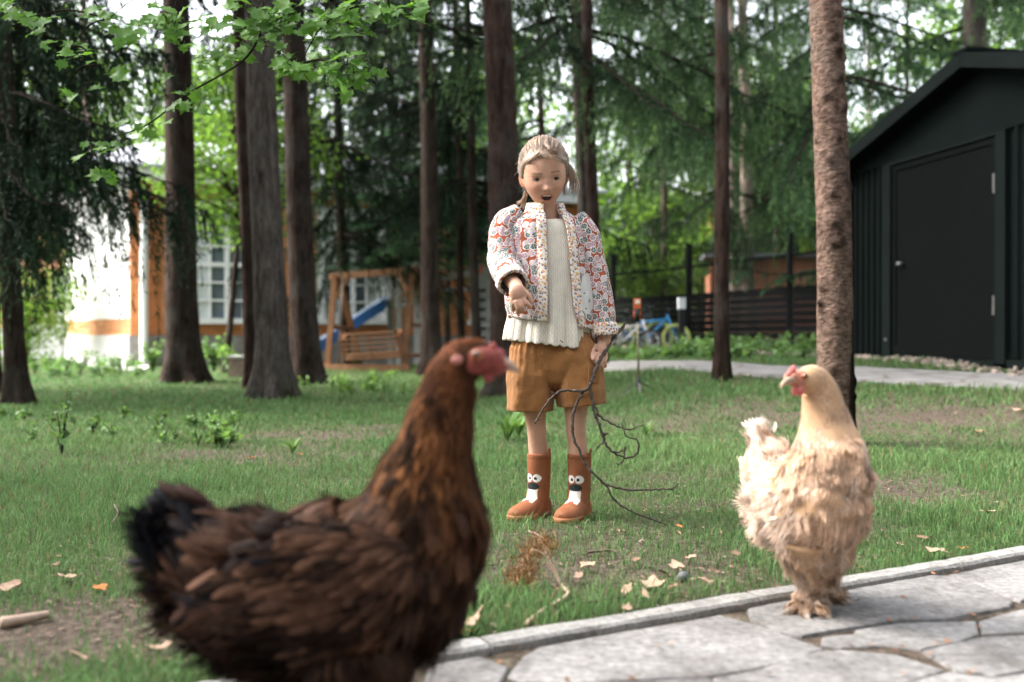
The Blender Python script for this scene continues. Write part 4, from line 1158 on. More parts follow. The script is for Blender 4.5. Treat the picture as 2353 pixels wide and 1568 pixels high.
# ---- hair
def hair_mat():
    m = M('ash_blond_hair', None, .42, .25, 120, attr=True, spec=.5); return m
MAT_HAIR = hair_mat()
hm = head_surface(DD); rr_ = np.random.default_rng(8)
x_, f_, z_ = hm[..., 0], hm[..., 1], hm[..., 2]
hline = .062 - .35 * np.abs(x_) ** 1.0 * .25 - 14 * x_ ** 2 * .45
scalp = ((z_ > hline) & (f_ > -.0)) | ((f_ < .022 + .25 * (z_ - .0)) & (z_ > -.012)) | ((f_ < -.012) & (z_ > -.055))
sw_ = scalp.astype(float)
for _ in range(7):
    sw_ = (sw_ + np.roll(sw_, 1, 1) + np.roll(sw_, -1, 1) + np.vstack([sw_[:1], sw_[:-1]]) + np.vstack([sw_[1:], sw_[-1:]])) / 5
off = hm + nrm(hm) * (-.0012 + .0075 * sstep(.45, 1, sw_) + .0018 * fbm(hm * 70, 12, 2))[..., None]
g = G(); nn_, mm_ = DD.shape[:2]
i_ = np.arange(nn_ - 1)[:, None]; j_ = np.arange(mm_)[None]; j2_ = (j_ + 1) % mm_
keep = scalp[i_, j_] & scalp[i_, j2_] & scalp[i_ + 1, j2_] & scalp[i_ + 1, j_]
Qh = np.stack([i_ * mm_ + j_, i_ * mm_ + j2_, (i_ + 1) * mm_ + j2_, (i_ + 1) * mm_ + j_], -1)[keep]
HCOL = np.array([.37, .26, .185])
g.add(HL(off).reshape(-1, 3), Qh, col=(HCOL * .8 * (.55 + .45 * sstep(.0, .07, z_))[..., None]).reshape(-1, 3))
pole = nrm(np.array([.1, -.95, .25]))
roots = []
while len(roots) < 2200:
    k = rr_.integers(0, nn_); l = rr_.integers(0, mm_)
    if scalp[k, l] and rr_.uniform() < np.sin(th[k]) + .1: roots.append(DD[k, l])
for D0_ in roots:
    ang = math.acos(np.clip(D0_ @ pole, -1, 1)); n_s = 7
    span = min(1., rr_.uniform(.35, .75))
    t = np.linspace(0, span, n_s)[:, None]
    P = nrm((np.sin((1 - t) * ang) * D0_ + np.sin(t * ang) * pole) / max(math.sin(ang), .05))
    S = head_surface(P)
    lift = (.0008 + .0062 * sstep(0, .35, np.linspace(0, 1, n_s)) + (.006 * np.sin(math.pi * np.linspace(0, 1, n_s)) * rr_.uniform(.2, 1.2) + .006 * max(D0_[2], 0)) * sstep(0, .5, np.linspace(0, 1, n_s)))[:, None]
    S = S + nrm(S) * lift
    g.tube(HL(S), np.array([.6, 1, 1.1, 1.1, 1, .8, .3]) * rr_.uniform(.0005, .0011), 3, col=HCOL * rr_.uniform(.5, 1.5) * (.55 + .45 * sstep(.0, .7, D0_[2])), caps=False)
def lock(keys, n_, spread, rad=.0013, tone=1.):
    K = np.array(keys)
    for k in range(n_):
        t = np.linspace(0, 1, len(K))[:, None]
        J = K + rr_.normal(0, 1, 3) * spread * (.35 + t) + rr_.normal(0, spread * .3, K.shape)
        end = rr_.uniform(.75, 1.0)
        P = cr(J, 9); P = P[:max(4, int(9 * end))]
        g.tube(P, np.linspace(1, .35, len(P)) * rad * rr_.uniform(.6, 1.3), 4, col=HCOL * tone * rr_.uniform(.65, 1.4), caps=False)
lock([q(1293, 365, -.02), q(1304, 385, -.01), q(1312, 410, .005), q(1316, 432, .01), q(1312, 455, .012)], 85, .0045)
lock([q(1298, 370, .0), q(1312, 392, .01), q(1322, 420, .02), q(1322, 448, .02)], 45, .005)
lock([q(1296, 385, -.02), q(1299, 410, -.01), q(1297, 435, .0), q(1299, 458, .005)], 30, .003)
lock([q(1206, 442, .02), q(1203, 455, .025), q(1195, 465, .03), q(1184, 470, .03)], 34, .003, tone=1.25)
lock([q(1212, 440, .03), q(1206, 458, .035), q(1203, 470, .035), q(1199, 482, .035)], 40, .0045)
lock([q(1201, 372, -.01), q(1199, 395, .0), q(1203, 418, .012), q(1209, 440, .025)], 50, .0032)
lock([HL((-.012, .072, .070)), HL((.012, .080, .062)), HL((.034, .070, .052)), HL((.050, .050, .040))], 20, .0035, .0008, tone=1.25)
lock([HL((-.02, .066, .078)), HL((-.04, .064, .062)), HL((-.054, .040, .045)), HL((-.062, .018, .03))], 16, .003, .0009, tone=1.15)
lock([HL((.0, .04, .098)), HL((.012, .062, .088)), HL((.032, .060, .074)), HL((.05, .036, .066))], 30, .0035, tone=.9)
for k in range(230):            # fine baby hairs that soften the hairline
    xx = rr_.uniform(-.058, .058); zl = .062 - .0875 * abs(xx) - 6.3 * xx * xx - rr_.uniform(-.004, .007)
    D0_ = nrm(np.array([xx / .066, math.sqrt(max(.05, 1 - (xx / .066) ** 2 - (zl / .1) ** 2)), zl / .1]))
    ang = math.acos(np.clip(D0_ @ pole, -1, 1)); t = np.linspace(0, rr_.uniform(.10, .22), 5)[:, None]
    S = head_surface(nrm((np.sin((1 - t) * ang) * D0_ + np.sin(t * ang) * pole) / math.sin(ang))); S = S + nrm(S) * np.linspace(.0006, .0062, 5)[:, None]
    g.tube(HL(S), np.linspace(.0003, .0007, 5), 3, col=HCOL * rr_.uniform(.5, 1.2), caps=False)
for k in range(42):             # flyaway hairs
    D0_ = nrm(np.array([rr_.normal(0, .8), rr_.normal(-.1, .5), abs(rr_.normal(.6, .5))])); s0 = head_surface(D0_[None])[0]
    P = np.array([s0, s0 + D0_ * .008 + (d_ := rr_.normal(0, .009, 3)) * .5, s0 + D0_ * .013 + d_, s0 + D0_ * .014 + d_ * 1.8])
    g.tube(HL(cr(P, 7)), .00034, 3, col=HCOL * 1.3, caps=False)
g.build('hair', MAT_HAIR, girl, col=True)

# ---- cloth materials
def floral_mat():
    m, nt, p = newmat('floral_quilt_cotton'); n = N(nt)
    uv = n('UVMap').outputs[0]; v = n.mapv(uv, (52., 52., 1.))
    d = n('TexNoise', {'Vector': v, 'Scale': 1.3, 'Detail': 1.}); 
    v = n('VectorMath', {0: v, 1: n('VectorMath', {0: d.outputs['Color'], 3: .35}, operation='SCALE').outputs[0]}, operation='ADD').outputs[0]
    vo = n('TexVoronoi', {'Vector': v, 'Scale': 1., 'Randomness': .72}, voronoi_dimensions='2D')
    dist, cid, pos = vo.outputs['Distance'], vo.outputs['Color'], vo.outputs['Position']
    dx = n('VectorMath', {0: v, 1: pos}, operation='SUBTRACT').outputs[0]
    sx = n('SeparateXYZ', {0: dx}); ang = n.math('ARCTAN2', sx.outputs[1], sx.outputs[0])
    spoke = n.math('SINE', n.math('MULTIPLY', ang, 6.))
    cs = n('SeparateColor', {0: cid})
    inner = n.mix(n.math('GREATER_THAN', cs.outputs[0], .55), (.42, .24, .28), (.045, .10, .085))
    inner = n.mix(n.math('GREATER_THAN', cs.outputs[1], .80), inner, (.62, .52, .52))
    inner = n.mix(n.math('MULTIPLY', n.math('GREATER_THAN', spoke, .45), .6), inner, (.70, .66, .64))
    fl = n.mix(n.math('LESS_THAN', dist, .42), (.76, .72, .69), inner)
    fl = n.mix(n.math('LESS_THAN', dist, .07), fl, (.72, .65, .62))
    c = n.mix(n.math('LESS_THAN', dist, n.math('ADD', .51, n.math('MULTIPLY', cs.outputs[2], .06))), (.38, .095, .05), fl)
    c = n.mix(1, c, n.ramp(n.noise(uv, 30, 3), [(.3, .85), (.7, 1.1)]), 'MULTIPLY')
    nt.links.new(c, p.inputs['Base Color']); p.inputs['Roughness'].default_value = .9; p.inputs['Specular IOR Level'].default_value = .15; p.inputs['Sheen Weight'].default_value = .15
    h = n.math('ADD', n.noise(n.mapv(uv, (90, 60, 1)), 1, 3), n.math('MULTIPLY', n.noise(uv, 700, 2), .3))
    nt.links.new(n.bump(h, .5, .006), p.inputs['Normal'])
    return m
def ditsy_mat():
    m, nt, p = newmat('ditsy_print_trim'); n = N(nt)
    v = n.mapv(n('UVMap').outputs[0], (110., 110., 1.))
    vo = n('TexVoronoi', {'Vector': v, 'Scale': 1., 'Randomness': .9}, voronoi_dimensions='2D')
    cs = n('SeparateColor', {0: vo.outputs['Color']})
    dot = n.mix(n.math('GREATER_THAN', cs.outputs[0], .5), (.70, .26, .055), (.22, .17, .22))
    dot = n.mix(n.math('GREATER_THAN', cs.outputs[1], .6), dot, (.62, .42, .20))
    c = n.mix(n.math('LESS_THAN', vo.outputs['Distance'], .36), (.76, .70, .66), dot)
    nt.links.new(c, p.inputs['Base Color']); p.inputs['Roughness'].default_value = .9
    nt.links.new(n.bump(n.noise(v, 2, 3), .5, .004), p.inputs['Normal'])
    return m
MAT_FLORAL, MAT_DITSY = floral_mat(), ditsy_mat()
def knit_mat():
    m, nt, p = newmat('cream_knit'); n = N(nt)
    s = n('SeparateXYZ', {0: n('UVMap').outputs[0]}); u, v = s.outputs[0], s.outputs[1]
    z = n.math('PINGPONG', n.math('MULTIPLY', v, 130.), 1.)
    st = n.math('SINE', n.math('MULTIPLY', n.math('ADD', u, n.math('MULTIPLY', z, .0035)), 900.))
    c = n.mix(n.ramp(st, [(.1, .0), (.9, 1.)]), (.68, .625, .52), (.80, .755, .66))
    c = n.mix(1, c, n.ramp(n.noise(n('UVMap').outputs[0], 25, 3), [(.3, .9), (.7, 1.06)]), 'MULTIPLY')
    nt.links.new(c, p.inputs['Base Color']); p.inputs['Roughness'].default_value = .95; p.inputs['Specular IOR Level'].default_value = .1
    nt.links.new(n.bump(st, .3, .003), p.inputs['Normal'])
    return m
def solid(o, t, off=-1.):
    md = o.modifiers.new('thickness', 'SOLIDIFY'); md.thickness = t; md.offset = off
    return o

# ---- jacket
JK = np.array([(490, 1253, 44, .050, 1247, 1288), (500, 1252, 62, .056, 1252, 1289), (510, 1250, 84, .063, 1253, 1293), (528, 1250, 95, .071, 1253, 1297),
               (580, 1254, 97, .082, 1254, 1303), (640, 1260, 98, .092, 1255, 1308), (700, 1265, 99, .099, 1255, 1313), (722, 1268, 101, .099, 1255, 1320), (744, 1270, 98, .096, 1256, 1327)], float)
def jrow(y): return np.array([np.interp(y, JK[:, 0], JK[:, a]) for a in range(6)])
def jac_pt(y, th_, off_=0.):
    r = jrow(y); s = GD / FPX
    hemy = 16 * np.sin(th_) * sstep(640, 744, y)
    quilt = .0030 * np.abs(np.sin(th_ * 15.5)) + .0045 * fbm(np.stack([np.sin(th_) * 3, np.cos(th_) * 3, np.full_like(th_, y / 32.)], -1), 41, 2)
    hw, dp = r[2] * s + off_ + quilt, r[3] + off_ + quilt
    return np.stack([(r[1] - 1176.5) * s + hw * np.sin(th_), GD + .012 - dp * np.cos(th_), CAMZ - (y + hemy - HOR) * s + 0 * th_], -1)
def edge(y, right):
    r = jrow(y); x = r[5] if right else r[4]
    return math.asin(np.clip((x - r[1]) / r[2], -.98, .98))
ys = np.concatenate([np.linspace(490, 530, 12), np.linspace(536, 744, 48)])
g = G(); g.loft(np.array([jac_pt(y, np.linspace(edge(y, True), 2 * math.pi + edge(y, False), 150)) for y in ys]), closed=False)
jacket = solid(g.build('jacket', MAT_FLORAL, girl, uv=True), .006)
for right in (True, False):
    rows = []
    for y in ys:
        e0 = edge(y, right); w = 20 / jrow(y)[2]
        rows.append(jac_pt(y, np.linspace(e0 - .012, e0 + w, 8) if right else np.linspace(e0 - w, e0 + .012, 8) + 2 * math.pi, .003))
    g = G(); g.loft(np.array(rows), closed=False); solid(g.build('front_band', MAT_DITSY, jacket, uv=True, loc=(0, 0, 0)), .005)
rows = []
for t in np.linspace(0, 1, 6):
    a = np.linspace(edge(495, True) + .02, 2 * math.pi + edge(495, False) - .05, 70)
    y = 497 - t * 27 + 13 * np.cos(a) * t * .0 - 8 * (1 - np.cos(a)) * .5; hw = (51 - 8 * t) * GD / FPX; dp = .053 - .007 * t
    rows.append(np.stack([(1253.5 - 1176.5) * GD / FPX + hw * np.sin(a), GD + .012 - dp * np.cos(a) , CAMZ - (y - HOR) * GD / FPX], -1))
g = G(); g.loft(np.array(rows), closed=False); solid(g.build('collar', MAT_DITSY, jacket, uv=True, loc=(0, 0, 0)), .006)
def sleeve(keys, rads, n_=44, seed=3):
    P = cr(qa(keys), n_); r = cr(np.array(rads)[:, None], n_)[:, 0]
    Rg = tube_rings(P, r, 72)
    a = np.linspace(0, 2 * math.pi, 72, endpoint=False)
    d = .0024 * np.abs(np.sin(a * 8))[None] + .006 * fbm(Rg * np.array([26, 26, 34]), seed, 2)
    ctr_ = P[:, None]
    return ctr_ + (Rg - ctr_) * (1 + d / r[:, None])[..., None], P, r
for keys, rads, sd_ in (([(1196, 497, .012), (1170, 515, .002), (1159, 555, -.01), (1158, 600, -.035), (1168, 632, -.088), (1180, 652, -.135)], [.040, .045, .0475, .0475, .044, .039], 51),
                        ([(1318, 508, .012), (1345, 540, .004), (1362, 595, -.004), (1375, 650, -.008), (1384, 710, -.015), (1389, 772, -.022)], [.040, .038, .034, .032, .0345, .037], 52)):
    Rg, P, r = sleeve(keys, rads, seed=sd_)
    g = G(); g.loft(Rg); solid(g.build('sleeve', MAT_FLORAL, jacket, uv=True, loc=(0, 0, 0)), .005)
    k0 = len(P) - (6 if sd_ == 51 else 5)
    cf = P[k0:, None] + (Rg[k0:] - P[k0:, None]) * 1.06
    g = G(); g.loft(cf); solid(g.build('cuff', MAT_DITSY, jacket, uv=True, loc=(0, 0, 0)), .007)
def on_jacket(x, y, off_):
    r = jrow(y); return jac_pt(y, np.array([math.asin(np.clip((x - r[1]) / r[2], -1, 1))]), off_)[0]
MAT_BTN = M('mauve_button', (.50, .30, .31), .4, .1)
for x, y in ((1297, 518), (1307, 588), (1312, 662), (1322, 722)):
    p = on_jacket(x, y, .006); g = G(); g.tube([p, p + (0, -.002, 0), p + (0, -.0025, 0)], [.0065, .0065, .005], 14); g.build('button', MAT_BTN, jacket, loc=(0, 0, 0))
rows = []
for s in np.linspace(1, .0, 7):
    rows.append([on_jacket(1341 + 17 * s * math.sin(a), 672 + 42 * s * math.cos(a), .0075) for a in np.linspace(0, 2 * math.pi, 28, endpoint=False)])
def pocket_mat():
    m, nt, p = newmat('pale_sprig_cotton'); n = N(nt); tc = n('TexCoord').outputs['Object']
    vo = n('TexVoronoi', {'Vector': n.mapv(tc, (90, 20, 130)), 'Scale': .6, 'Randomness': 1.})
    c = n.mix(n.math('LESS_THAN', vo.outputs['Distance'], .17), (.66, .65, .62), (.10, .13, .15))
    nt.links.new(c, p.inputs['Base Color']); p.inputs['Roughness'].default_value = .9; return m
g = G(); g.loft(np.array(rows), caps=(False, True)); g.build('pocket', pocket_mat(), jacket, loc=(0, 0, 0))

# ---- blouse
BK = np.array([(500, 1263, 40, .040), (508, 1262, 52, .046), (530, 1259, 82, .058), (600, 1260, 86, .073), (680, 1263, 88, .083), (730, 1264, 92, .087), (760, 1263, 96, .093), (790, 1262, 98, .099)], float)
rows = []; a = np.linspace(0, 2 * math.pi, 240, endpoint=False)
for t in np.linspace(0, 1, 70):
    y = 500 + 290 * t; r = [np.interp(y, BK[:, 0], BK[:, k]) for k in range(4)]; s = GD / FPX
    fold = sstep(.45, 1., t) * (.0065 * np.sin(a * 11 + .8 * np.sin(a * 3)) + .004 * np.sin(a * 23 + 1))
    hem = sstep(.8, 1, t) * (12 * np.sin(a) + 4.5 * np.abs(np.sin(a * 15)))
    nk = (1 - sstep(0, .06, t)) * 8 * np.cos(a)
    rows.append(np.stack([(r[1] - 1176.5) * s + (r[2] * s + fold) * np.sin(a), GD + .012 - (r[3] + fold) * np.cos(a), CAMZ - (y + hem + nk - HOR) * s], -1))
g = G(); g.loft(np.array(rows)); solid(g.build('blouse', knit_mat(), girl, uv=True), .003)

# ---- shorts
MAT_SHORTS = M('tan_cotton_twill', (.30, .135, .048), .85, .16, 12, .35, 260, spec=.15, sheen=.1)
g = G(); s = GD / FPX; a = np.linspace(0, 2 * math.pi, 96, endpoint=False)
def shorts_loft(K, y0, y1, n_, seed, tiltx=0.):
    K = np.array(K, float); rows = []
    for y in np.linspace(y0, y1, n_):
        cx, hw, dp, cy = [np.interp(y, K[:, 0], K[:, k]) for k in (1, 2, 3, 4)]
        ca, sa = np.cos(a), np.sin(a); e = .82
        x = np.sign(sa) * np.abs(sa) ** e; yy = np.sign(ca) * np.abs(ca) ** e
        P = np.stack([(cx - 1176.5) * s + hw * s * x, GD + cy - dp * yy, CAMZ - (y + tiltx * x - HOR) * s + 0 * x], -1)
        t = (y - y0) / (y1 - y0)
        f = .007 * fbm(np.stack([P[:, 0] * 30 + P[:, 2] * 9, P[:, 1] * 20, P[:, 2] * 24 - P[:, 0] * 14], -1), seed, 3) + .004 * np.sin(a * 6 + seed) * t + .004 * (1 - t) ** 2 * np.sin(a * 22)
        c0 = np.array([(cx - 1176.5) * s, GD + cy, 0]); dv = (P - c0) * (1, 1, 0)
        P = P + nrm(dv) * f[:, None]; rows.append(P)
    g.loft(np.array(rows), caps=(True, True))
shorts_loft([(768, 1226, 43, .070, .012), (800, 1222, 49, .080, .012), (860, 1219, 53, .086, .008), (905, 1218, 53, .083, .004), (944, 1217, 51, .078, .004)], 768, 944, 44, 61, 1)
shorts_loft([(768, 1314, 42, .070, .010), (800, 1320, 49, .080, .008), (860, 1329, 55, .085, -.002), (900, 1334, 54, .082, -.012), (930, 1336, 52, .077, -.014)], 768, 930, 42, 62, -5)
shorts_loft([(764, 1270, 88, .076, .012), (790, 1270, 91, .080, .012), (810, 1271, 96, .087, .010), (850, 1273, 92, .084, .008), (880, 1273, 50, .066, .006), (892, 1273, 20, .03, .006)], 764, 892, 34, 63)
sme, _ = remesh(g, .0028, 5, 'shorts'); sme.materials.append(MAT_SHORTS)
shorts = link('shorts', sme, girl)
g = G(); g.box(q(1364, 862, -.088), (.036, .006, .046), euler(0, .05, .5)); pk = g.build('pocket', MAT_SHORTS, shorts, smooth=False, loc=(0, 0, 0))
for i2 in range(3):
    for k2 in range(4):
        g = G(); g.ell(q(1355 + i2 * 9, 846 + k2 * 10, -.094 + i2 * .008), (.0028, .0028, .0028), None, 5, 7); g.build('stud', bpy.data.materials['tan_cotton_twill'], pk, loc=(0, 0, 0))
g = G(); 
for sg in (-1, 1):
    g.tube(cr([q(1277, 786, -.078), q(1277 + sg * 10, 783, -.084), q(1277 + sg * 16, 789, -.082), q(1277 + sg * 6, 792, -.084), q(1277, 787, -.08)], 12), .0028, 6)
g.build('bow', MAT_SHORTS, shorts, loc=(0, 0, 0))

# ---- boots
MAT_BOOT = M('rust_orange_rubber', None, .65, .22, 14, .15, 90, attr=True, spec=.2); MAT_SOLE = M('boot_sole', (.30, .11, .045), .6, .2, 20)
def boot(cx, cy, yaw, top):
    f = np.array([math.sin(yaw), -math.cos(yaw), 0]); l = np.array([math.cos(yaw), math.sin(yaw), 0]); c0 = np.array([cx, cy, 0])
    gb = G()
    zs = [.02, .05, .08, .12, .16, top]; fo_ = [.004, .002, -.004, -.006, -.006, -.006]
    ra = [(.033, .036), (.034, .038), (.0335, .0365), (.0345, .0365), (.0355, .0375), (.0365, .038)]
    al = np.linspace(0, 2 * math.pi, 40, endpoint=False)
    gb.loft(np.array([[c0 + f * (o_ + b_ * math.cos(t)) + l * (a_ * math.sin(t)) + (0, 0, z) for t in al] for z, o_, (a_, b_) in zip(cr(np.array(zs)[:, None], 24)[:, 0], cr(np.array(fo_)[:, None], 24)[:, 0], cr(np.array(ra), 24))]), caps=(True, True))
    st_ = cr(np.array([(-.040, .020, .055), (-.032, .030, .062), (-.005, .034, .068), (.035, .034, .060), (.070, .038, .048), (.100, .036, .042), (.122, .026, .036), (.132, .012, .026)]), 26)
    rg = []
    for s_, w_, h_ in st_:
        rg.append([c0 + f * s_ + l * (w_ * math.sin(t)) + (0, 0, .010 + (h_ - .010) * max(0, math.cos(t)) ** .75 if math.cos(t) > 0 else .010 + .006 * math.cos(t)) for t in al])
    gb.loft(np.array(rg), caps=(True, True))
    me, V = remesh(gb, .0021, 7, 'boot')
    L = V - c0; fa = L @ f; la = L @ l; z = V[:, 2]
    Cc = np.tile(np.array([.245, .088, .037]), (len(V), 1)); Cc *= (1 + .10 * fbm(V * 40, 5, 2))[:, None]
    fm = fa > -.002
    def pt(mask, col, k=1.): Cc[mask & fm] = Cc[mask & fm] * (1 - k) + np.array(col) * k
    mz = np.where(z > .075, 1, .0)
    muz = (z < .084) & (np.abs(la) < .021 - .004 * sstep(.03, .09, z)) & (fa < .062)
    pt(muz, (.72, .67, .62), .92)
    nose = (np.hypot(la / .021, (z - .089) / .0115) < 1) & (z > .080 - .0)
    pt(nose, (.018, .025, .026))
    mouth_ = (np.hypot(la / .009, (z - .050) / .0035) < 1); pt(mouth_, (.30, .09, .05))
    for sg in (-1, 1):
        dd = np.hypot(la - sg * .0128, z - .114)
        pt(dd < .0122, (.74, .72, .68)); pt(np.hypot(la - sg * .010, z - .113) < .0048, (.012, .012, .014))
    band = (z > top - .014) & (z < top - .010); Cc[band] *= .7
    setcol(me, np.clip(Cc, 0, 1)); me.materials.append(MAT_BOOT)
    bo = link('boot', me, girl)
    go = G()
    so = cr(np.array([(-.046, .012), (-.040, .026), (-.010, .034), (.035, .033), (.075, .040), (.105, .037), (.128, .024), (.137, .010)]), 24)
    out_ = np.concatenate([np.column_stack([so[:, 0], so[:, 1]]), np.column_stack([so[::-1, 0], -so[::-1, 1]])])
    go.loft(np.array([[c0 + f * u_ * k_ + l * v_ * k_ + (0, 0, z_) for u_, v_ in out_] for z_, k_ in ((.0, .97), (.003, 1.0), (.013, 1.01), (.016, .98))]), caps=(True, True))
    go.build('sole', MAT_SOLE, bo, loc=(0, 0, 0))
    gt = G()
    gt.loft(np.array([[c0 + l * sgn + f * (-.006 + w_ * math.sin(t)) + (0, 0, zz + .0) for t in np.linspace(0, 2 * math.pi, 10, endpoint=False)] for sgn in (.0355, .0385) for zz, w_ in ((top - .01, .009),)][:1] * 1 + [[c0 + l * (.036 + .003 * math.sin(t)) + f * (-.006 + w_ * math.cos(t)) + (0, 0, zz) for t in np.linspace(0, 2 * math.pi, 10, endpoint=False)] for zz, w_ in ((top - .02, .010), (top + .006, .010), (top + .014, .008), (top + .018, .004))][1:]), caps=(True, True))
    gt.build('pull_tab', MAT_SOLE, bo, loc=(0, 0, 0))
b1 = q(1236, 1172, .015); b2 = q(1330, 1178, -.03)
boot(b1[0], 3.002, -.62, .185); boot(b2[0], 2.972, -.46, .188)
# dark insides of the boot tops
# ================================================================ HENS
def feather_mat(name, rough=.65, sheen=.0):
    m, nt, p = newmat(name); n = N(nt)
    c = n('Attribute', attribute_name='Col').outputs['Color']
    tc = n('TexCoord').outputs['Object']
    c = n.mix(1, c, n.ramp(n.noise(tc, 90, 3), [(.3, .78), (.7, 1.2)]), 'MULTIPLY')
    nt.links.new(c, p.inputs['Base Color']); p.inputs['Roughness'].default_value = rough; p.inputs['Specular IOR Level'].default_value = .07; p.inputs['Sheen Weight'].default_value = sheen
    t = n('BsdfTranslucent', {'Color': c}); mx = n('MixShader', {0: .12, 1: p.outputs[0], 2: t.outputs[0]})
    nt.links.new(mx.outputs[0], nt.nodes['Material Output'].inputs['Surface'])
    return m

def hen_rings(st, m=40, n_=70, lat0=(0, 1, 0)):
    """st rows: x, y, z, r in the upright plane, r sideways; from head to tail."""
    K = cr(np.asarray(st, float), n_); P = K[:, :3]; t = nrm(np.gradient(P, axis=0)); l = nrm(np.asarray(lat0, float))
    a = np.linspace(0, 2 * math.pi, m, endpoint=False); out = np.zeros((n_, m, 3))
    for i in range(n_):
        l = nrm(l - t[i] * (l @ t[i])); u = np.cross(t[i], l)
        out[i] = P[i] + np.cos(a)[:, None] * u * max(K[i, 3], .004) + np.sin(a)[:, None] * l * max(K[i, 4], .004)
    return out

def scatter_feathers(g, r, rings, n_, length, width, lift, color, i0=0., i1=1., keep=None, curl=.3, droop=0., jit=.16):
    nr, m = rings.shape[:2]
    a = rings[:-1]; b = rings[1:]; e1 = b - a; e2 = np.roll(a, -1, 1) - a
    ar = np.linalg.norm(np.cross(e1, e2), axis=-1)
    fi = np.linspace(0, 1, nr - 1); ar = ar * ((fi >= i0) & (fi <= i1))[:, None]
    pr = (ar / ar.sum()).ravel(); k = r.choice(len(pr), n_, p=pr); ki, kj = k // m, k % m
    order = np.argsort(-ki)
    ki, kj = ki[order], kj[order]
    u, v = r.uniform(0, 1, n_)[:, None], r.uniform(0, 1, n_)[:, None]
    j2 = (kj + 1) % m
    P = (rings[ki, kj] * (1 - u) + rings[ki + 1, kj] * u) * (1 - v) + (rings[ki, j2] * (1 - u) + rings[ki + 1, j2] * u) * v
    T = nrm(rings[ki + 1, kj] - rings[ki, kj]); c = rings.mean(1)[ki]
    Nn = nrm(np.cross(T, rings[ki, j2] - rings[ki, kj])); sg = np.sign(np.sum(Nn * (P - c), 1, keepdims=True)); Nn = Nn * np.where(sg == 0, 1, sg)
    kk = np.sum(T * nrm(np.gradient(rings.mean(1), axis=0))[ki], 1) > .25
    if keep is not None: kk = kk & keep(P, fi[ki])
    P, T, Nn, ki = P[kk], T[kk], Nn[kk], ki[kk]
    n_ = len(P); f = fi[ki]
    L = length(f, P) * r.uniform(.75, 1.25, n_); Wd = width(f, P) * r.uniform(.8, 1.2, n_)
    D = nrm(T + r.normal(0, jit, (n_, 3)) + Nn * lift + np.array([0, 0, -droop])); S = nrm(np.cross(D, Nn)); U = np.cross(S, D)
    tt = np.array([0, .42, .82, 1.0]); hw = np.array([.4, 1., .92, .38]); cols = np.array([-1, 0, 1.])
    X = P[:, None, None] + D[:, None, None] * (L[:, None] * tt)[:, :, None, None] + S[:, None, None] * (Wd[:, None, None] * hw[None, :, None] * cols[None, None])[..., None]
    X = X + U[:, None, None] * ((Wd[:, None, None] * .28 * (1 - np.abs(cols))[None, None] * hw[None, :, None]) - (L[:, None] * curl * tt ** 2)[:, :, None] * r.uniform(.4, 1.3, n_)[:, None, None])[..., None]
    V = X.reshape(-1, 3)
    base = np.arange(n_)[:, None, None] * 12; i = np.arange(3)[:, None] * 3; j = np.arange(2)[None]
    q_ = np.stack([i + j, i + j + 1, i + j + 4, i + j + 3], -1).reshape(1, -1, 4); Q = (base + q_).reshape(-1, 4)
    C = color(f, P, r, tt, cols)        # n,5,3,3
    g.add(V, Q, col=C.reshape(-1, 3))

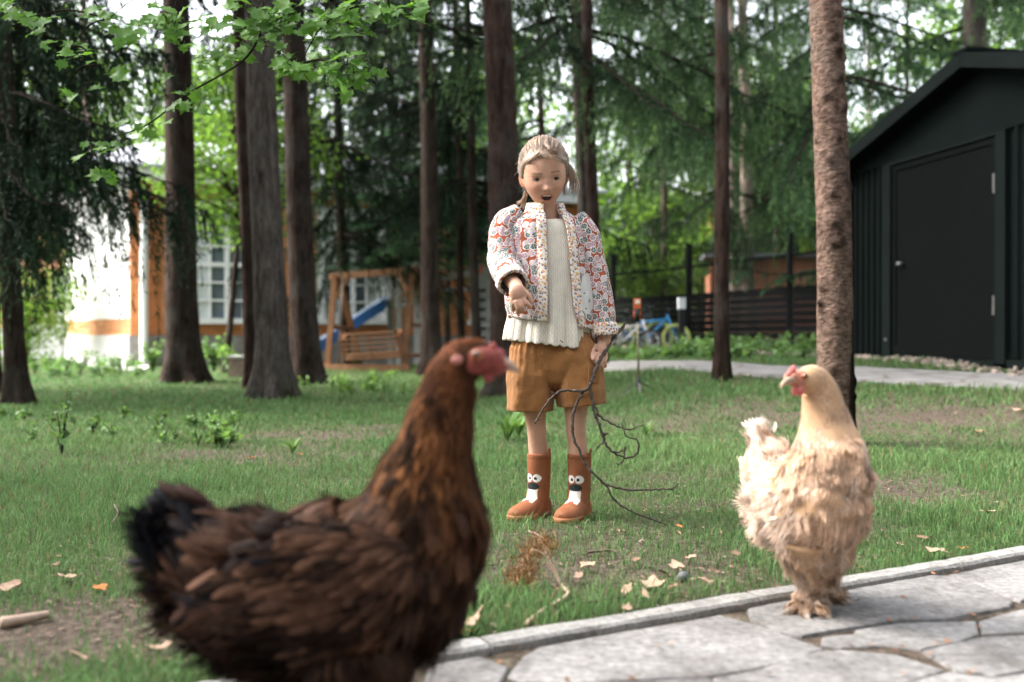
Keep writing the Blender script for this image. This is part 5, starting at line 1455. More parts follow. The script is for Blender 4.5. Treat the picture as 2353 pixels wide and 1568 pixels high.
def fur(g, r, rings, n_, length, width, lift, color, i0=0., i1=1., keep=None, droop=0., jit=.10, clump=.45, cs=38., curl=.35):
    """Soft plumage: many fine barbs that lean together in clumps."""
    nr, m = rings.shape[:2]
    a = rings[:-1]; b = rings[1:]; ar = np.linalg.norm(np.cross(b - a, np.roll(a, -1, 1) - a), axis=-1)
    fi = np.linspace(0, 1, nr - 1); ar = ar * ((fi >= i0) & (fi <= i1))[:, None]
    pr = (ar / ar.sum()).ravel(); k = r.choice(len(pr), n_, p=pr); ki, kj = k // m, k % m; j2 = (kj + 1) % m
    u, v = r.uniform(0, 1, n_)[:, None], r.uniform(0, 1, n_)[:, None]
    P = (rings[ki, kj] * (1 - u) + rings[ki + 1, kj] * u) * (1 - v) + (rings[ki, j2] * (1 - u) + rings[ki + 1, j2] * u) * v
    T = nrm(rings[ki + 1, kj] - rings[ki, kj]); c = rings.mean(1)[ki]
    Nn = nrm(np.cross(T, rings[ki, j2] - rings[ki, kj])); sg = np.sign(np.sum(Nn * (P - c), 1, keepdims=True)); Nn = Nn * np.where(sg == 0, 1, sg)
    kk = np.sum(T * nrm(np.gradient(rings.mean(1), axis=0))[ki], 1) > .25
    if keep is not None: kk = kk & keep(P, fi[ki])
    P, T, Nn, ki = P[kk], T[kk], Nn[kk], ki[kk]
    n_ = len(P); f = fi[ki]; L = length(f, P) * r.uniform(.65, 1.3, n_); Wd = width(f, P) * r.uniform(.7, 1.3, n_)
    cn = np.stack([noise3(P * cs, s_) for s_ in (101, 102, 103)], -1); lf = lift * (1 + 1.1 * noise3(P * cs * .8, 104))
    D = nrm(T + cn * clump + r.normal(0, jit, (n_, 3)) + Nn * lf[:, None] + np.array([0, 0, -droop])); S = nrm(np.cross(D, Nn)); U = np.cross(S, D)
    tt = np.array([0, .5, 1.]); hw = np.array([.9, 1., .15]); cols = np.array([-1., 1.])
    X = P[:, None, None] + D[:, None, None] * (L[:, None] * tt)[:, :, None, None] + S[:, None, None] * (Wd[:, None, None] * hw[None, :, None] * cols[None, None])[..., None] - U[:, None, None] * (L[:, None] * curl * tt ** 2)[:, :, None, None]
    i = np.array([[0, 1, 3, 2], [2, 3, 5, 4]]); Q = (np.arange(n_)[:, None, None] * 6 + i[None]).reshape(-1, 4)
    C = color(f, P, r, None, np.array([-1., 0, 1.]))[:, [0, 2, 3]][:, :, [0, 2]]
    g.add(X.reshape(-1, 3), Q, col=C.reshape(-1, 3))
def puff(rings, amp, sc, seed, i0=.3):
    c = rings.mean(1, keepdims=True); d = nrm(rings - c); w = sstep(i0, i0 + .15, np.linspace(0, 1, len(rings)))[:, None]
    return rings + d * (amp * w * (noise3(rings * sc, seed) + .5 * noise3(rings * sc * 2, seed + 1)))[..., None]

def mixc(a, b, k): return a * (1 - k[..., None]) + b * k[..., None]

def toes(g, foot, fwd, L=.06, col=(.5, .4, .2)):
    for a, s in ((-.55, .9), (0, 1.05), (.55, .9), (3.14, .5)):
        d = rotz(a) @ np.array([fwd[0], fwd[1], 0]); P = np.array([foot + (0, 0, .016), foot + d * L * s * .5 + (0, 0, .012), foot + d * L * s + (0, 0, .005)])
        g.tube(cr(P, 6), np.linspace(.009, .004, 6), 7, col=col)

# ---- brown hen in the foreground, seen from its right side facing right
BD = 1.35; bs = BD / FPX
def hp(x, y, dy=0.): p = W(x, y, BD); return p + np.array([0, dy, 0])
bst = [(1160, 842, 14, 11), (1132, 832, 34, 28), (1092, 826, 52, 38), (1048, 850, 62, 44), (1024, 915, 76, 56), (1008, 990, 92, 70), (990, 1070, 116, 92), (966, 1195, 166, 134), (890, 1312, 222, 174), (740, 1365, 224, 184), (610, 1360, 206, 168), (505, 1305, 168, 128), (430, 1255, 118, 72), (385, 1228, 72, 34), (362, 1215, 24, 12)]
rows = [[*hp(x, y), max(r_ * .97 - 9 * min(1, k / 6), 10) * bs, l_ * bs * .94] for k, (x, y, r_, l_) in enumerate(bst)]
RB = hen_rings(rows, lat0=(0, -1, 0))
hen1 = tag(empty('hen', (hp(830, 1000)[0], BD, 0)), 'large dark brown hen facing right in the near foreground', 'hen')
gb = G(); gb.loft(puff(RB, .006, 30, 55, .46), caps=(True, True))
for x, dy in ((835, -.055), (790, .06)):
    gb.tube(cr([hp(x, 1420, dy), hp(x + 5, 1500, dy), hp(x + 12, 1580, dy), np.array([hp(x + 10, 0, dy)[0], BD + dy, .02])], 14), np.linspace(.07, .016, 14), 14)
gb.build('body', M('dark_hen_skin', (.040, .018, .010), .95, .4, 40, spec=.02), hen1)
gl = G()
for x, dy in ((835, -.055), (790, .06)):
    ft = np.array([hp(x + 10, 0, dy)[0], BD + dy, .0]); toes(gl, ft, (1, 0), .075, (.35, .27, .12))
gl.build('feet', M('hen_scale_skin', None, .6, .2, 60, attr=True), hen1, col=True)
def col_brown(f, P, r, tt, cols):
    n_ = len(f); k = np.zeros((n_, 4, 3, 3))
    neck = 1 - sstep(.40, .56, f); tail = sstep(.80, .94, f + .05 * r.normal(0, 1, n_)); head = 1 - sstep(.18, .28, f)
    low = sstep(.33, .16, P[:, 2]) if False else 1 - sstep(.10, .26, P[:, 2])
    v = r.uniform(.55, 1.5, n_)[:, None]
    bodyc = np.array([.054, .027, .0165]) * v; dark = np.array([.012, .009, .008]) + 0 * v
    gold = np.array([.125, .050, .018]) * r.uniform(.15, 1.6, n_)[:, None]
    rust = np.array([.15, .052, .022]) * v
    blot = sstep(-.25, .35, noise3(np.stack([P[:, 0] * 24 + P[:, 2] * 10, P[:, 1] * 24, P[:, 2] * 46], -1), 9) + .3 * r.normal(0, 1, n_))
    bc = bodyc * (.22 + 1.05 * blot)[:, None]
    strk = sstep(-.35, .25, noise3(np.stack([P[:, 0] * 80 + P[:, 2] * 25, P[:, 1] * 80, P[:, 2] * 22], -1), 31) + .25 * r.normal(0, 1, n_))
    gold = gold * (.16 + 1.15 * strk)[:, None]
    c = bc * (1 - neck[:, None]) + gold * neck[:, None]
    c = c * (1 - head[:, None]) + rust * head[:, None]
    c = c * (1 - tail[:, None]) + np.array([.010, .010, .013]) * tail[:, None]
    c = c * (1 - .55 * low[:, None])  # underside shade painted into the plumage, darker towards the ground
    chest = (sstep(-.01, .05, P[:, 0] - hp(1010, 0)[0]) * neck * (1 - head))[:, None]
    c = c * (1 - .8 * chest) + np.array([.045, .018, .009]) * .8 * chest
    k[:] = c[:, None, None, :]
    ctr_ = (np.abs(cols) < .5)[None, None, :, None] * np.ones((1, 4, 1, 1))
    nd_ = (neck * (1 - head))[:, None, None, None]
    k = k * (1 - .80 * ctr_ * nd_ * (np.array([1, 1, .7, .1])[None, :, None, None]))
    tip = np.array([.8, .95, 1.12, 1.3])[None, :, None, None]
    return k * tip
rf = np.random.default_rng(3); gf = G()
RBp = puff(RB, .006, 30, 55, .46)
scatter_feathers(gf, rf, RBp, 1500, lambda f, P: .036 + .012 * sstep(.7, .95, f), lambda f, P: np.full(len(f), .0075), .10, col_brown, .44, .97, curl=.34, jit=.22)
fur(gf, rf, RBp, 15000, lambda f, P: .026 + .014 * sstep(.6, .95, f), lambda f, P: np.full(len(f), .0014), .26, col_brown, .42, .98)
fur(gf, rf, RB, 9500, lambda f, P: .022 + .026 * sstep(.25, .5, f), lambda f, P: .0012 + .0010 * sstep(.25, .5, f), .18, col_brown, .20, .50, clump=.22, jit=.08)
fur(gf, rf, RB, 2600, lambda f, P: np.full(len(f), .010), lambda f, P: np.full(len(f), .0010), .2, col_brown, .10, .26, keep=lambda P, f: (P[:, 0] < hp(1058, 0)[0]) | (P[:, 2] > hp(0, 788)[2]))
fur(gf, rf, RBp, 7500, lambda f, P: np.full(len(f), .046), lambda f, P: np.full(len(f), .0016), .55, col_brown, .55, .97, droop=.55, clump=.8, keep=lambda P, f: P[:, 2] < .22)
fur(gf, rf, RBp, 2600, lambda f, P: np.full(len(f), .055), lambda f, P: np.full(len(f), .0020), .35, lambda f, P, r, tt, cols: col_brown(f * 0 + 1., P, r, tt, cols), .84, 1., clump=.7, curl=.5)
for x, dy in ((835, -.055), (790, .06)):
    Rl = hen_rings(np.array([[*hp(x, 1440, dy), .075, .075], [*hp(x + 6, 1540, dy), .06, .06], [*hp(x + 10, 1620, dy), .03, .03], [*hp(x + 10, 1660, dy), .02, .02]]), 20, 20, (0, -1, 0))
    fur(gf, rf, Rl, 3000, lambda f, P: np.full(len(f), .04), lambda f, P: np.full(len(f), .0016), .4, lambda f, P, r, tt, cols: col_brown(f * 0 + .7, P, r, tt, cols), 0, 1., clump=.8)
tag(gf.build('plumage', feather_mat('brown_hen_feathers'), hen1, col=True), kind='stuff')
# folded wing on the near flank
rw = np.random.default_rng(12)
def flat_feather(g, p, d, s_, L, w, col, up):
    tt = np.linspace(0, 1, 8); hw = np.array([.3, .7, .95, 1, 1, .9, .65, .1])
    d = nrm(d); s_ = nrm(s_ - d * (s_ @ d))
    rows = []
    for t, h in zip(tt, hw): rows.append([p + d * L * t + s_ * w * h * c_ + up * (.012 * (1 - abs(c_)) * h - .02 * t * t * L / .1) for c_ in (-1, -.5, 0, .5, 1)])
    cc = np.tile(np.array(col), (40, 1)) * rw.uniform(.75, 1.25, (40, 1)); g.loft(np.array(rows), closed=False, col=cc)
fl_ = RB.reshape(-1, 3); fl_ = fl_[fl_[:, 1] < BD]
def flank(x, y, out): 
    p = hp(x, y); k = np.argmin(np.hypot(fl_[:, 0] - p[0], fl_[:, 2] - p[2])); return np.array([p[0], fl_[k, 1] - out, p[2]])
RWg = hen_rings(np.array([[*flank(955, 1235, .0), .02, .006], [*flank(905, 1265, .004), .055, .014], [*flank(810, 1305, .006), .078, .018], [*flank(690, 1325, .008), .074, .017], [*flank(590, 1335, .008), .050, .012], [*flank(520, 1345, .006), .020, .006]]), 30, 30, (0, -1, 0))
gw = G()
def col_wing(f, P, r, tt, cols): return col_brown(f * .3 + .6, P, r, tt, cols) * 1.25
scatter_feathers(gw, rw, RWg, 900, lambda f, P: .030 + .03 * f, lambda f, P: .0040 + .003 * f, .10, col_wing, 0, 1, curl=.15, jit=.14, keep=lambda P, f: P[:, 1] < RWg[:, :, 1].mean() + .01)
fur(gw, rw, RWg, 4000, lambda f, P: .026 + .02 * f, lambda f, P: np.full(len(f), .0013), .16, col_wing, 0, 1, clump=.4, keep=lambda P, f: P[:, 1] < RWg[:, :, 1].mean() + .01)
gw.loft(RWg, caps=(True, True), col=np.array([.03, .016, .010]))
gw.build('wing', feather_mat('brown_wing_feathers'), hen1, col=True)
for k in range(14):         # tail feathers
    t = k / 13; gt = G()
    p = hp(452 - 30 * math.sin(t * 3.1), 1160 + t * 190, rw.uniform(-.035, .035))
    flat_feather(gt, p, np.array([-1, rw.normal(0, .15), .62 - 1.15 * t]), np.array([0, .55, 1.]), .062 + .018 * math.sin(t * 3), .008, (.012, .011, .014) if k % 3 else (.035, .018, .012), np.array([0, -1., 0]))
    gt.build('tail_feather', bpy.data.materials['brown_wing_feathers'], hen1, col=True)
gt = G(); flat_feather(gt, hp(495, 1150, -.03), np.array([-1, 0, .45]), np.array([0, .5, 1.]), .055, .010, (.03, .014, .010), np.array([0, -1., 0])); gt.build('tail_feather', bpy.data.materials['brown_wing_feathers'], hen1, col=True)
MAT_COMB = M('red_comb', (.30, .05, .045), .55, .25, 60, .4, 120, spec=.5); MAT_FACE = M('red_face_skin', (.22, .045, .032), .6, .3, 70, .5, 160); MAT_BEAK = M('horn_beak', (.40, .28, .20), .4, .2, 60)
def henhead(par, Pf, s, comb_pts, face, beak, eye, wattle, lobe, MAT_FACE=MAT_FACE, MAT_COMB=MAT_COMB):
    g = G()
    for (p, r_) in face: g.ell(p, r_, None, 10, 14)
    me, V = remesh(g, .0022, 4, 'face'); me.materials.append(MAT_FACE); link('face', me, par)
    g = G()
    for p, r_ in comb_pts: g.ell(p, r_, None, 8, 10)
    me, V = remesh(g, .0016, 2, 'comb'); me.materials.append(MAT_COMB); link('comb', me, par)
    g = G(); P, r_ = beak; g.tube(cr(P, 10), cr(np.array(r_)[:, None], 10)[:, 0], 10); g.build('beak', MAT_BEAK, par)
    for p, r_ in eye:
        g = G(); g.ell(p, (r_,) * 3); e = g.build('eye', M('hen_eye', (.30, .09, .02), .15, .1, spec=.8) if 'hen_eye' not in bpy.data.materials else bpy.data.materials['hen_eye'], par)
        g = G(); g.ell(np.asarray(p) + nrm(np.asarray(p) - Pf) * r_ * .55, (r_ * .62,) * 3); g.build('pupil', MAT_IRIS, e, loc=(0, 0, 0) if False else None)
    for p, r_ in wattle: g = G(); g.ell(p, r_); g.build('wattle', MAT_COMB, par)
    for p, r_ in lobe: g = G(); g.ell(p, r_); g.build('ear_lobe', M('pale_ear_lobe', (.42, .17, .14), .6), par)
k_ = bs
henhead(hen1, hp(1110, 828), bs,
    [(hp(1132 + 6 * i, 795 + 9 * i + 2 * (i % 2), dy), (.0055, .0045, .0050)) for i in range(6) for dy in (-.006, .006)] + [(hp(1144, 815), (.011, .007, .009))],
    [(hp(1100, 826), (.034, .0250, .022)), (hp(1128, 838), (.024, .018, .017)), (hp(1085, 842), (.020, .024, .015))],
    ([hp(1140, 838), hp(1160, 838), hp(1178, 845), hp(1192, 856)], [.012, .010, .0065, .002]),
    [(hp(1098, 816, -.0245), .0085), (hp(1098, 816, .0245), .0085)],
    [(hp(1122, 866, -.008), (.008, .003, .007)), (hp(1122, 866, .008), (.008, .003, .007))], [(hp(1053, 826, -.0305), (.008, .003, .006)), (hp(1053, 826, .0305), (.008, .003, .006))])

# ---- buff hen on the paving
hen2 = tag(empty('hen', (.60, 1.95, 0)), 'fluffy buff hen standing on the paving at right', 'hen')
bu = [(.536, 1.862, .455, .010, .010), (.553, 1.873, .458, .024, .022), (.572, 1.886, .452, .032, .028), (.589, 1.898, .424, .038, .035), (.598, 1.902, .378, .047, .045), (.603, 1.898, .328, .066, .066), (.600, 1.893, .275, .080, .080), (.594, 1.912, .225, .093, .092), (.575, 1.960, .203, .099, .097), (.555, 2.015, .220, .086, .086), (.536, 2.065, .262, .060, .060), (.530, 2.09, .308, .036, .036), (.527, 2.105, .340, .018, .018), (.525, 2.11, .350, .006, .006)]
RU = hen_rings(bu, lat0=(.55, -.85, 0))
gb = G(); gb.loft(puff(RU, .0105, 36, 58), caps=(True, True))
feet = [gp0(1862, 1404), gp0(1903, 1374)]
for (fx, fy), top in zip(feet, ((.575, 1.925, .16), (.612, 1.96, .16))):
    F = np.array([fx, fy, 0.]); T_ = np.array(top)
    gb.tube(cr([T_, T_ * .55 + F * .45 + (0, 0, .02), F + (0, 0, .05), F + (0, 0, .012)], 16), cr(np.array([.075, .050, .022, .018])[:, None], 16)[:, 0], 14)
gb.build('body', M('buff_down', (.50, .31, .18), .95, .2, 30), hen2)
def col_buff(f, P, r, tt, cols):
    n_ = len(f); neck = 1 - sstep(.30, .55, f)
    left = sstep(.55, .47, P[:, 0]) if False else 1 - sstep(.50, .58, P[:, 0] - .25 * (P[:, 1] - 1.93))  # side light painted into the plumage: paler towards the left
    v = (r.uniform(.88, 1.10, n_) * (1 + .34 * noise3(P * 36, 58)))[:, None]
    c = np.array([.60, .40, .275]) * v; pale = np.array([.75, .63, .54]) * v; gold = np.array([.57, .37, .235]) * v
    c = c * (1 - .45 * left[:, None]) + pale * .45 * left[:, None]
    c = c * (1 - .7 * neck[:, None]) + gold * .7 * neck[:, None]
    spots = (noise3(P * 40, 21) > .35)[:, None]; c = np.where(spots, c * .6 + pale * .4, c)
    tailc = sstep(.82, .95, f)[:, None]; c = c * (1 - tailc) + np.array([.70, .60, .50]) * tailc
    k = np.zeros((n_, 4, 3, 3)); k[:] = c[:, None, None]
    tip = np.array([.74, .92, 1.06, 1.15])[None, :, None, None]
    return np.clip(k * tip, 0, .85)
ru = np.random.default_rng(6); gf = G()
RUp = puff(RU, .0105, 36, 58)
scatter_feathers(gf, ru, RUp, 500, lambda f, P: .020 + .004 * sstep(.5, .8, f), lambda f, P: np.full(len(f), .0045), .03, col_buff, .40, .95, curl=.5, jit=.25)
fur(gf, ru, RUp, 20000, lambda f, P: .017 + .006 * sstep(.5, .8, f), lambda f, P: np.full(len(f), .0010), .30, col_buff, .36, .98, clump=.6, cs=46)
fur(gf, ru, RU, 5000, lambda f, P: .016 + .010 * sstep(.2, .45, f), lambda f, P: np.full(len(f), .0010), .20, col_buff, .17, .46, clump=.25)
fur(gf, ru, RU, 2000, lambda f, P: np.full(len(f), .007), lambda f, P: np.full(len(f), .0008), .2, col_buff, .08, .24, keep=lambda P, f: P[:, 0] > .562)
fur(gf, ru, RUp, 9000, lambda f, P: np.full(len(f), .030), lambda f, P: np.full(len(f), .0011), .60, col_buff, .48, .95, droop=.6, clump=.95, cs=50, keep=lambda P, f: P[:, 2] < .21)
for (fx, fy), top in zip(feet, ((.575, 1.925, .16), (.612, 1.96, .16))):
    F = np.array([fx, fy, 0.]); T_ = np.array(top)
    K = np.array([[*T_, .072, .072], [*(T_ * .55 + F * .45 + (0, 0, .02)), .050, .050], [*(F + (0, 0, .05)), .024, .024], [*(F + (0, 0, .010)), .024, .024]])
    Rl = hen_rings(K, 20, 24, (1, 0, 0))
    fur(gf, ru, Rl, 4200, lambda f, P: .028 - .010 * f, lambda f, P: np.full(len(f), .0010), .40, col_buff, 0, 1., clump=.8, cs=60)
    for ta in (-.75, -.1, .55):     # feathered toes
        d = rotz(ta) @ np.array([-.30, -.95, 0])
        Fr = hen_rings(np.array([[*(F + (0, .010, .024)), .016, .016], [*(F + d * .022 + (0, 0, .017)), .013, .015], [*(F + d * .045 + (0, 0, .011)), .009, .011], [*(F + d * .062 + (0, 0, .006)), .003, .004]]), 14, 12, (1, 0, 0))
        gf.loft(Fr, caps=(True, True), col=np.array([.34, .20, .10]))
        fur(gf, ru, Fr, 650, lambda f, P: np.full(len(f), .016), lambda f, P: np.full(len(f), .0010), .55, lambda f, P, r, tt, cols: col_buff(f, P, r, tt, cols) * .72, 0, 1, clump=.9, cs=70, keep=lambda P, f: P[:, 2] > .004)
tag(gf.build('plumage', feather_mat('buff_hen_feathers', .8, .25), hen2, col=True), kind='stuff')
for k in range(7):
    gt = G(); t = k / 6
    flat_feather(gt, np.array([.520 + .012 * t, 2.10, .325]), np.array([-.65 + .8 * t, .35, .85 - .5 * abs(t - .4)]), np.array([.8, .5, .2]), .046, .007, (.62, .53, .45), np.array([0, -1., 0]))
    gt.build('tail_feather', bpy.data.materials['buff_hen_feathers'], hen2, col=True)
def up_(x, y, d=1.875): return W(x, y, d)
henhead(hen2, up_(1845, 868, 1.885), 1,
    [(up_(1811 + 2.5 * i, 862 - 3.5 * i, 1.853 + .004 * i), (.0045, .0045, .0045)) for i in range(6)] + [(up_(1820, 854, 1.859), (.008, .007, .008))],
    [(up_(1838, 872, 1.868), (.020, .016, .019)), (up_(1820, 870, 1.862), (.016, .014, .014)), (up_(1838, 892, 1.868), (.013, .013, .013))],
    ([up_(1820, 872, 1.855), up_(1808, 876, 1.847), up_(1799, 884, 1.842), up_(1795, 893, 1.840)], [.0075, .0062, .0042, .0015]),
    [(up_(1850, 865, 1.8520), .0062)],
    [(up_(1826, 899, 1.853), (.006, .004, .009)), (up_(1838, 901, 1.853), (.006, .004, .009))], [(up_(1868, 880, 1.864), (.006, .004, .008))], M('pink_face_skin', (.52, .22, .15), .6, .25, 70, .4, 160), M('pink_comb', (.55, .14, .12), .5, .2, 60, .4, 120))
# ================================================================ OTHER THINGS
# ---- bare branch the girl drags
def z2(x, y, d): return W((x / 2.6133 + 1150) / 1.088, (y / 2.6133 + 800) / 1.088, d)
def bpath(L, d0, d1, n_=None):
    L = np.array(L, float); d = np.linspace(d0, d1, len(L)) if np.ndim(d0) == 0 else np.array(d0); return cr(np.array([z2(a, b_, c) for (a, b_), c in zip(L, d)]), n_ or len(L) * 6)
br = tag(empty('bare_branch', z2(880, 300, 2.93)), 'dark forked dry branch held in the girl\'s lowered hand', 'branch')
gbr = G(); rbn = np.random.default_rng(2)
def limb(L, d0, d1, r0, r1):
    P = bpath(L, d0, d1); P = P + rbn.normal(0, .0012, P.shape); r_ = np.linspace(r0, r1, len(P)) * (1 + .18 * rbn.normal(0, 1, len(P)).clip(-1, 1)); gbr.tube(P, r_, 7); return P
P0 = limb([(1085, 18), (1055, 60), (1020, 95), (960, 190), (905, 280), (872, 360), (850, 425)], (3.03, 3.02, 3.0, 2.95, 2.915, 2.885, 2.875), 0, .0048, .0058)
limb([(850, 425), (812, 465), (700, 461), (620, 486), (560, 560), (520, 622), (485, 682)], 2.875, 2.85, .0048, .0022)
limb([(500, 655), (528, 650)], 2.863, 2.86, .0025, .0015)
limb([(612, 486), (600, 470)], 2.87, 2.865, .003, .0015)
limb([(812, 465), (765, 540), (735, 650), (740, 752), (790, 880), (850, 985), (950, 1076), (1010, 1180), (1120, 1250), (1250, 1300), (1350, 1345)], 2.875, 2.835, .0050, .0024)
limb([(950, 1076), (1080, 1108), (1250, 1110), (1380, 1105), (1428, 1070)], 2.85, 2.80, .004, .0018)
limb([(1385, 1104), (1395, 1112)], 2.805, 2.80, .002, .001)
limb([(850, 425), (868, 560), (890, 640), (920, 722), (960, 820), (1010, 870), (1080, 902), (1140, 888), (1167, 848), (1160, 792), (1092, 760), (1062, 692), (1060, 672)], 2.875, 2.83, .0050, .0015)
limb([(880, 560), (905, 605), (880, 615)], 2.88, 2.87, .003, .002)
limb([(880, 608), (980, 672), (1070, 712), (1130, 712), (1200, 686)], 2.88, 2.83, .0035, .0015)
limb([(1010, 870), (1078, 850), (1082, 828)], 2.86, 2.85, .003, .0015)
limb([(1075, 860), (1070, 910), (1045, 940), (1018, 938)], 2.855, 2.845, .0025, .0014)
limb([(940, 795), (905, 830), (886, 862)], 2.866, 2.855, .003, .0013)
limb([(935, 745), (968, 748)], 2.868, 2.86, .0045, .0025)
gbr.build('wood', M('lichen_grey_bark', (.085, .066, .055), .9, .45, 55, .7, 140), br)
tw = tag(empty('twig', gp(1280, 1180)), 'small dark twig lying on the grass between the boots', 'twig'); gbr = G()
for L, r0 in (([(515, 1235), (560, 1248), (615, 1245), (645, 1270), (640, 1300)], .0035), ([(622, 1248), (618, 1205)], .002), ([(640, 1285), (600, 1296), (540, 1305)], .002)):
    P = np.array([[*gp((a / 2.6133 + 1150) / 1.088, (b_ / 2.6133 + 800) / 1.088)[:2], .012] for a, b_ in L]); gbr.tube(cr(P, 14), np.linspace(r0, .0014, 14), 6)
gbr.build('wood', bpy.data.materials['lichen_grey_bark'], tw)

# ---- garden swing frame and hanging bench
MAT_WOOD = M('weathered_orange_wood', (.24, .115, .055), .7, .3, 14, .3, 60, stretch=(1, 1, .25)); MAT_WOOD2 = M('dark_bench_wood', (.20, .095, .045), .7, .3, 14, .3, 60)
SD = 15.6
def sw(x, y, d=SD): return W(x, y, d)
S0 = sw(845, 850); S0[2] = 0
swing = tag(empty('garden_swing', S0), 'orange wooden A-frame of the garden swing', 'swing')
A_ = {'lt': sw(762, 633), 'lb': sw(752, 852), 'rt': sw(944, 617, 15.2), 'rb': sw(928, 846, 15.2)}
for k in ('lb', 'rb'): A_[k][2] = 0.
off_ = np.array([.10, 1.3, 0])
def member(name, p, q_, w, h, par, mat=MAT_WOOD): g = G(); g.beam(p, q_, w, h, (0, 1, .01)); return g.build(name, mat, par, smooth=False)
member('top_beam', A_['lt'] + (-.08, .35, .0), A_['rt'] + (.06, .35, .0), .10, .12, swing)
for s_ in 'lr':
    member('post', A_[s_ + 'b'], A_[s_ + 't'] + (0, .28, .02), .09, .10, swing)
    member('post', A_[s_ + 'b'] + (.38, 1.0, 0), A_[s_ + 't'] + (.04, .42, .02), .09, .10, swing)
    m0 = A_[s_ + 'b'] * .55 + A_[s_ + 't'] * .45
    member('cross_rail', m0 + (0, .13, 0), m0 + (.22, .78, 0), .06, .08, swing)
    m1 = A_[s_ + 'b'] * .85 + A_[s_ + 't'] * .15
    if s_ == 'r': member('cross_rail', m1 + (0.03, .06, 0), m1 + (.34, .9, 0), .06, .08, swing)
member('brace', A_['lt'] * .72 + A_['lb'] * .28 + (0, .2, 0), A_['lt'] * .8 + A_['rt'] * .2 + (0, .3, 0), .06, .07, swing)
member('brace', A_['rt'] * .72 + A_['rb'] * .28 + (0, .2, 0), A_['rt'] * .8 + A_['lt'] * .2 + (0, .3, 0), .06, .07, swing)
member('ground_rail', A_['lb'] + (-.1, -.02, .05), A_['rb'] + (.1, -.02, .05), .09, .09, swing)
bench = tag(empty('swing_bench', sw(850, 815)), 'slatted wooden bench hanging in the garden swing', 'bench')
bl, br_ = sw(780, 770, 15.3), sw(908, 762, 15.0)
for k in range(6):
    t = k / 5; dn = np.array([.02 * t, .06 * t, -.37 * t]) * 1.0
    member('back_slat', bl + dn + (.06 * t, 0, 0), br_ + dn + (.08 * t, 0, 0), .025, .030, bench, MAT_WOOD2)
for t in (.0, .5, 1.): p = bl * (1 - t) + br_ * t; member('back_stile', p + (0, .03, .03), p + (.07, .09, -.40), .04, .035, bench, MAT_WOOD2)
for k in range(5): o2 = np.array([.08, .13 + k * .09, -.37 + .012 * k]); member('seat_slat', bl + o2, br_ + o2, .075, .022, bench, MAT_WOOD2)
for p in (bl, br_): member('armrest', p + (0, .02, -.08), p + (.02, .55, .02), .07, .03, bench); member('arm_post', p + (.02, .5, -.30), p + (.02, .5, 0), .05, .05, bench)
for p in (bl, br_):
    g = G(); tp = p.copy(); tp[2] = A_['lt'][2]; tp[1] += .3; g.tube([p + (0, .05, -.02), tp + (0, 0, -.05)], .008, 5); g.build('chain', MAT_STEEL, bench)

# ---- slide and play tower
MAT_BLUE = M('blue_plastic', (.04, .16, .48), .35, .1, 3, spec=.5); MAT_PALEW = M('pale_grey_wood', (.42, .42, .40), .8, .15, 6); MAT_DKM = M('black_metal_pole', (.015, .016, .018), .5)
PD = 17.8
slide = tag(empty('playground_slide', W(830, 838, PD)), 'blue plastic slide sloping down behind the swing', 'slide')
sp = cr([W(890, 700, PD + .1), W(850, 725, PD), W(800, 758, PD - .1), W(762, 784, PD - .2), W(735, 800, PD - .3)], 20)
for nm, offs, w_, h_ in (('chute', (0, 0, 0), .42, .03),):
    g = G(); rows = []
    for p in sp: rows.append([p + np.array([0, y_, z_]) for y_, z_ in ((-.26, .16), (-.23, .16), (-.21, .02), (0, 0), (.21, .02), (.23, .16), (.26, .16), (.24, -.02), (0, -.05), (-.24, -.02))])
    g.loft(np.array(rows), caps=(True, True)); ch = g.build('chute', M('pale_blue_plastic', (.42, .52, .68), .3, .1, 3), slide)
g = G(); rows = [[p + np.array([0, -.265 + y_, z_]) for y_, z_ in ((-.02, .10), (.0, .10), (.0, -.10), (-.02, -.10))] for p in sp]; g.loft(np.array(rows), caps=(True, True)); g.build('side_wall', MAT_BLUE, slide, smooth=False)
tower = tag(empty('play_tower', W(950, 836, PD)), 'pale grey wooden play tower behind the swing and trunk', 'play tower')
def tp(name, x0, y0, x1, y1, w, d=PD, d2=None, mat=MAT_PALEW): p, q_ = W(x0, y0, d), W(x1, y1, d2 or d); member(name, p, q_, w, w * .9, tower, mat)
for x in (897, 916, 958, 972): tp('post', x, 838, x, 600 if x > 930 else 640, .10, PD + (.3 if x % 2 else 0))
for y in (652, 672, 690): tp('rail', 893, y, 960, y - 4, .05)
for k in range(7): tp('baluster', 955 + k * 6, 760, 955 + k * 6, 640, .03, PD + .5)
tp('platform', 890, 702, 1000, 698, .09); tp('cross_beam', 1015, 640, 1120, 622, .10, PD - .5); tp('cross_beam', 1015, 668, 1110, 662, .08, PD + .8); tp('roof_beam', 890, 620, 1000, 604, .1)
for x in (1092, 1106, 1118): tp('post', x, 820, x, 560, .09, PD - .6)
for k in range(7): tp('rung', 1094, 800 - 22 * k, 1116, 799 - 22 * k, .05, PD - .65, mat=MAT_DKM)
tp('roof_board', 1060, 575, 1128, 565, .14, PD - .6, mat=MAT_BOARD); tp('roof_board', 1030, 590, 1100, 575, .12, PD - .3, mat=MAT_BOARD)
pole = tag(empty('metal_pole', gp(1131, 842)), 'thin black pole in front of the play tower', 'pole')
b_ = gp(1131, 842); g = G(); g.tube([b_, b_ + (0, 0, 2.1)], .03, 8); g.ell(b_ + (0, 0, 2.12), (.045, .045, .03)); g.build('shaft', MAT_DKM, pole)
g = G(); g.box(b_ + (0, 0, .03), (.14, .14, .06)); g.build('foot', MAT_DKM, pole, smooth=False)
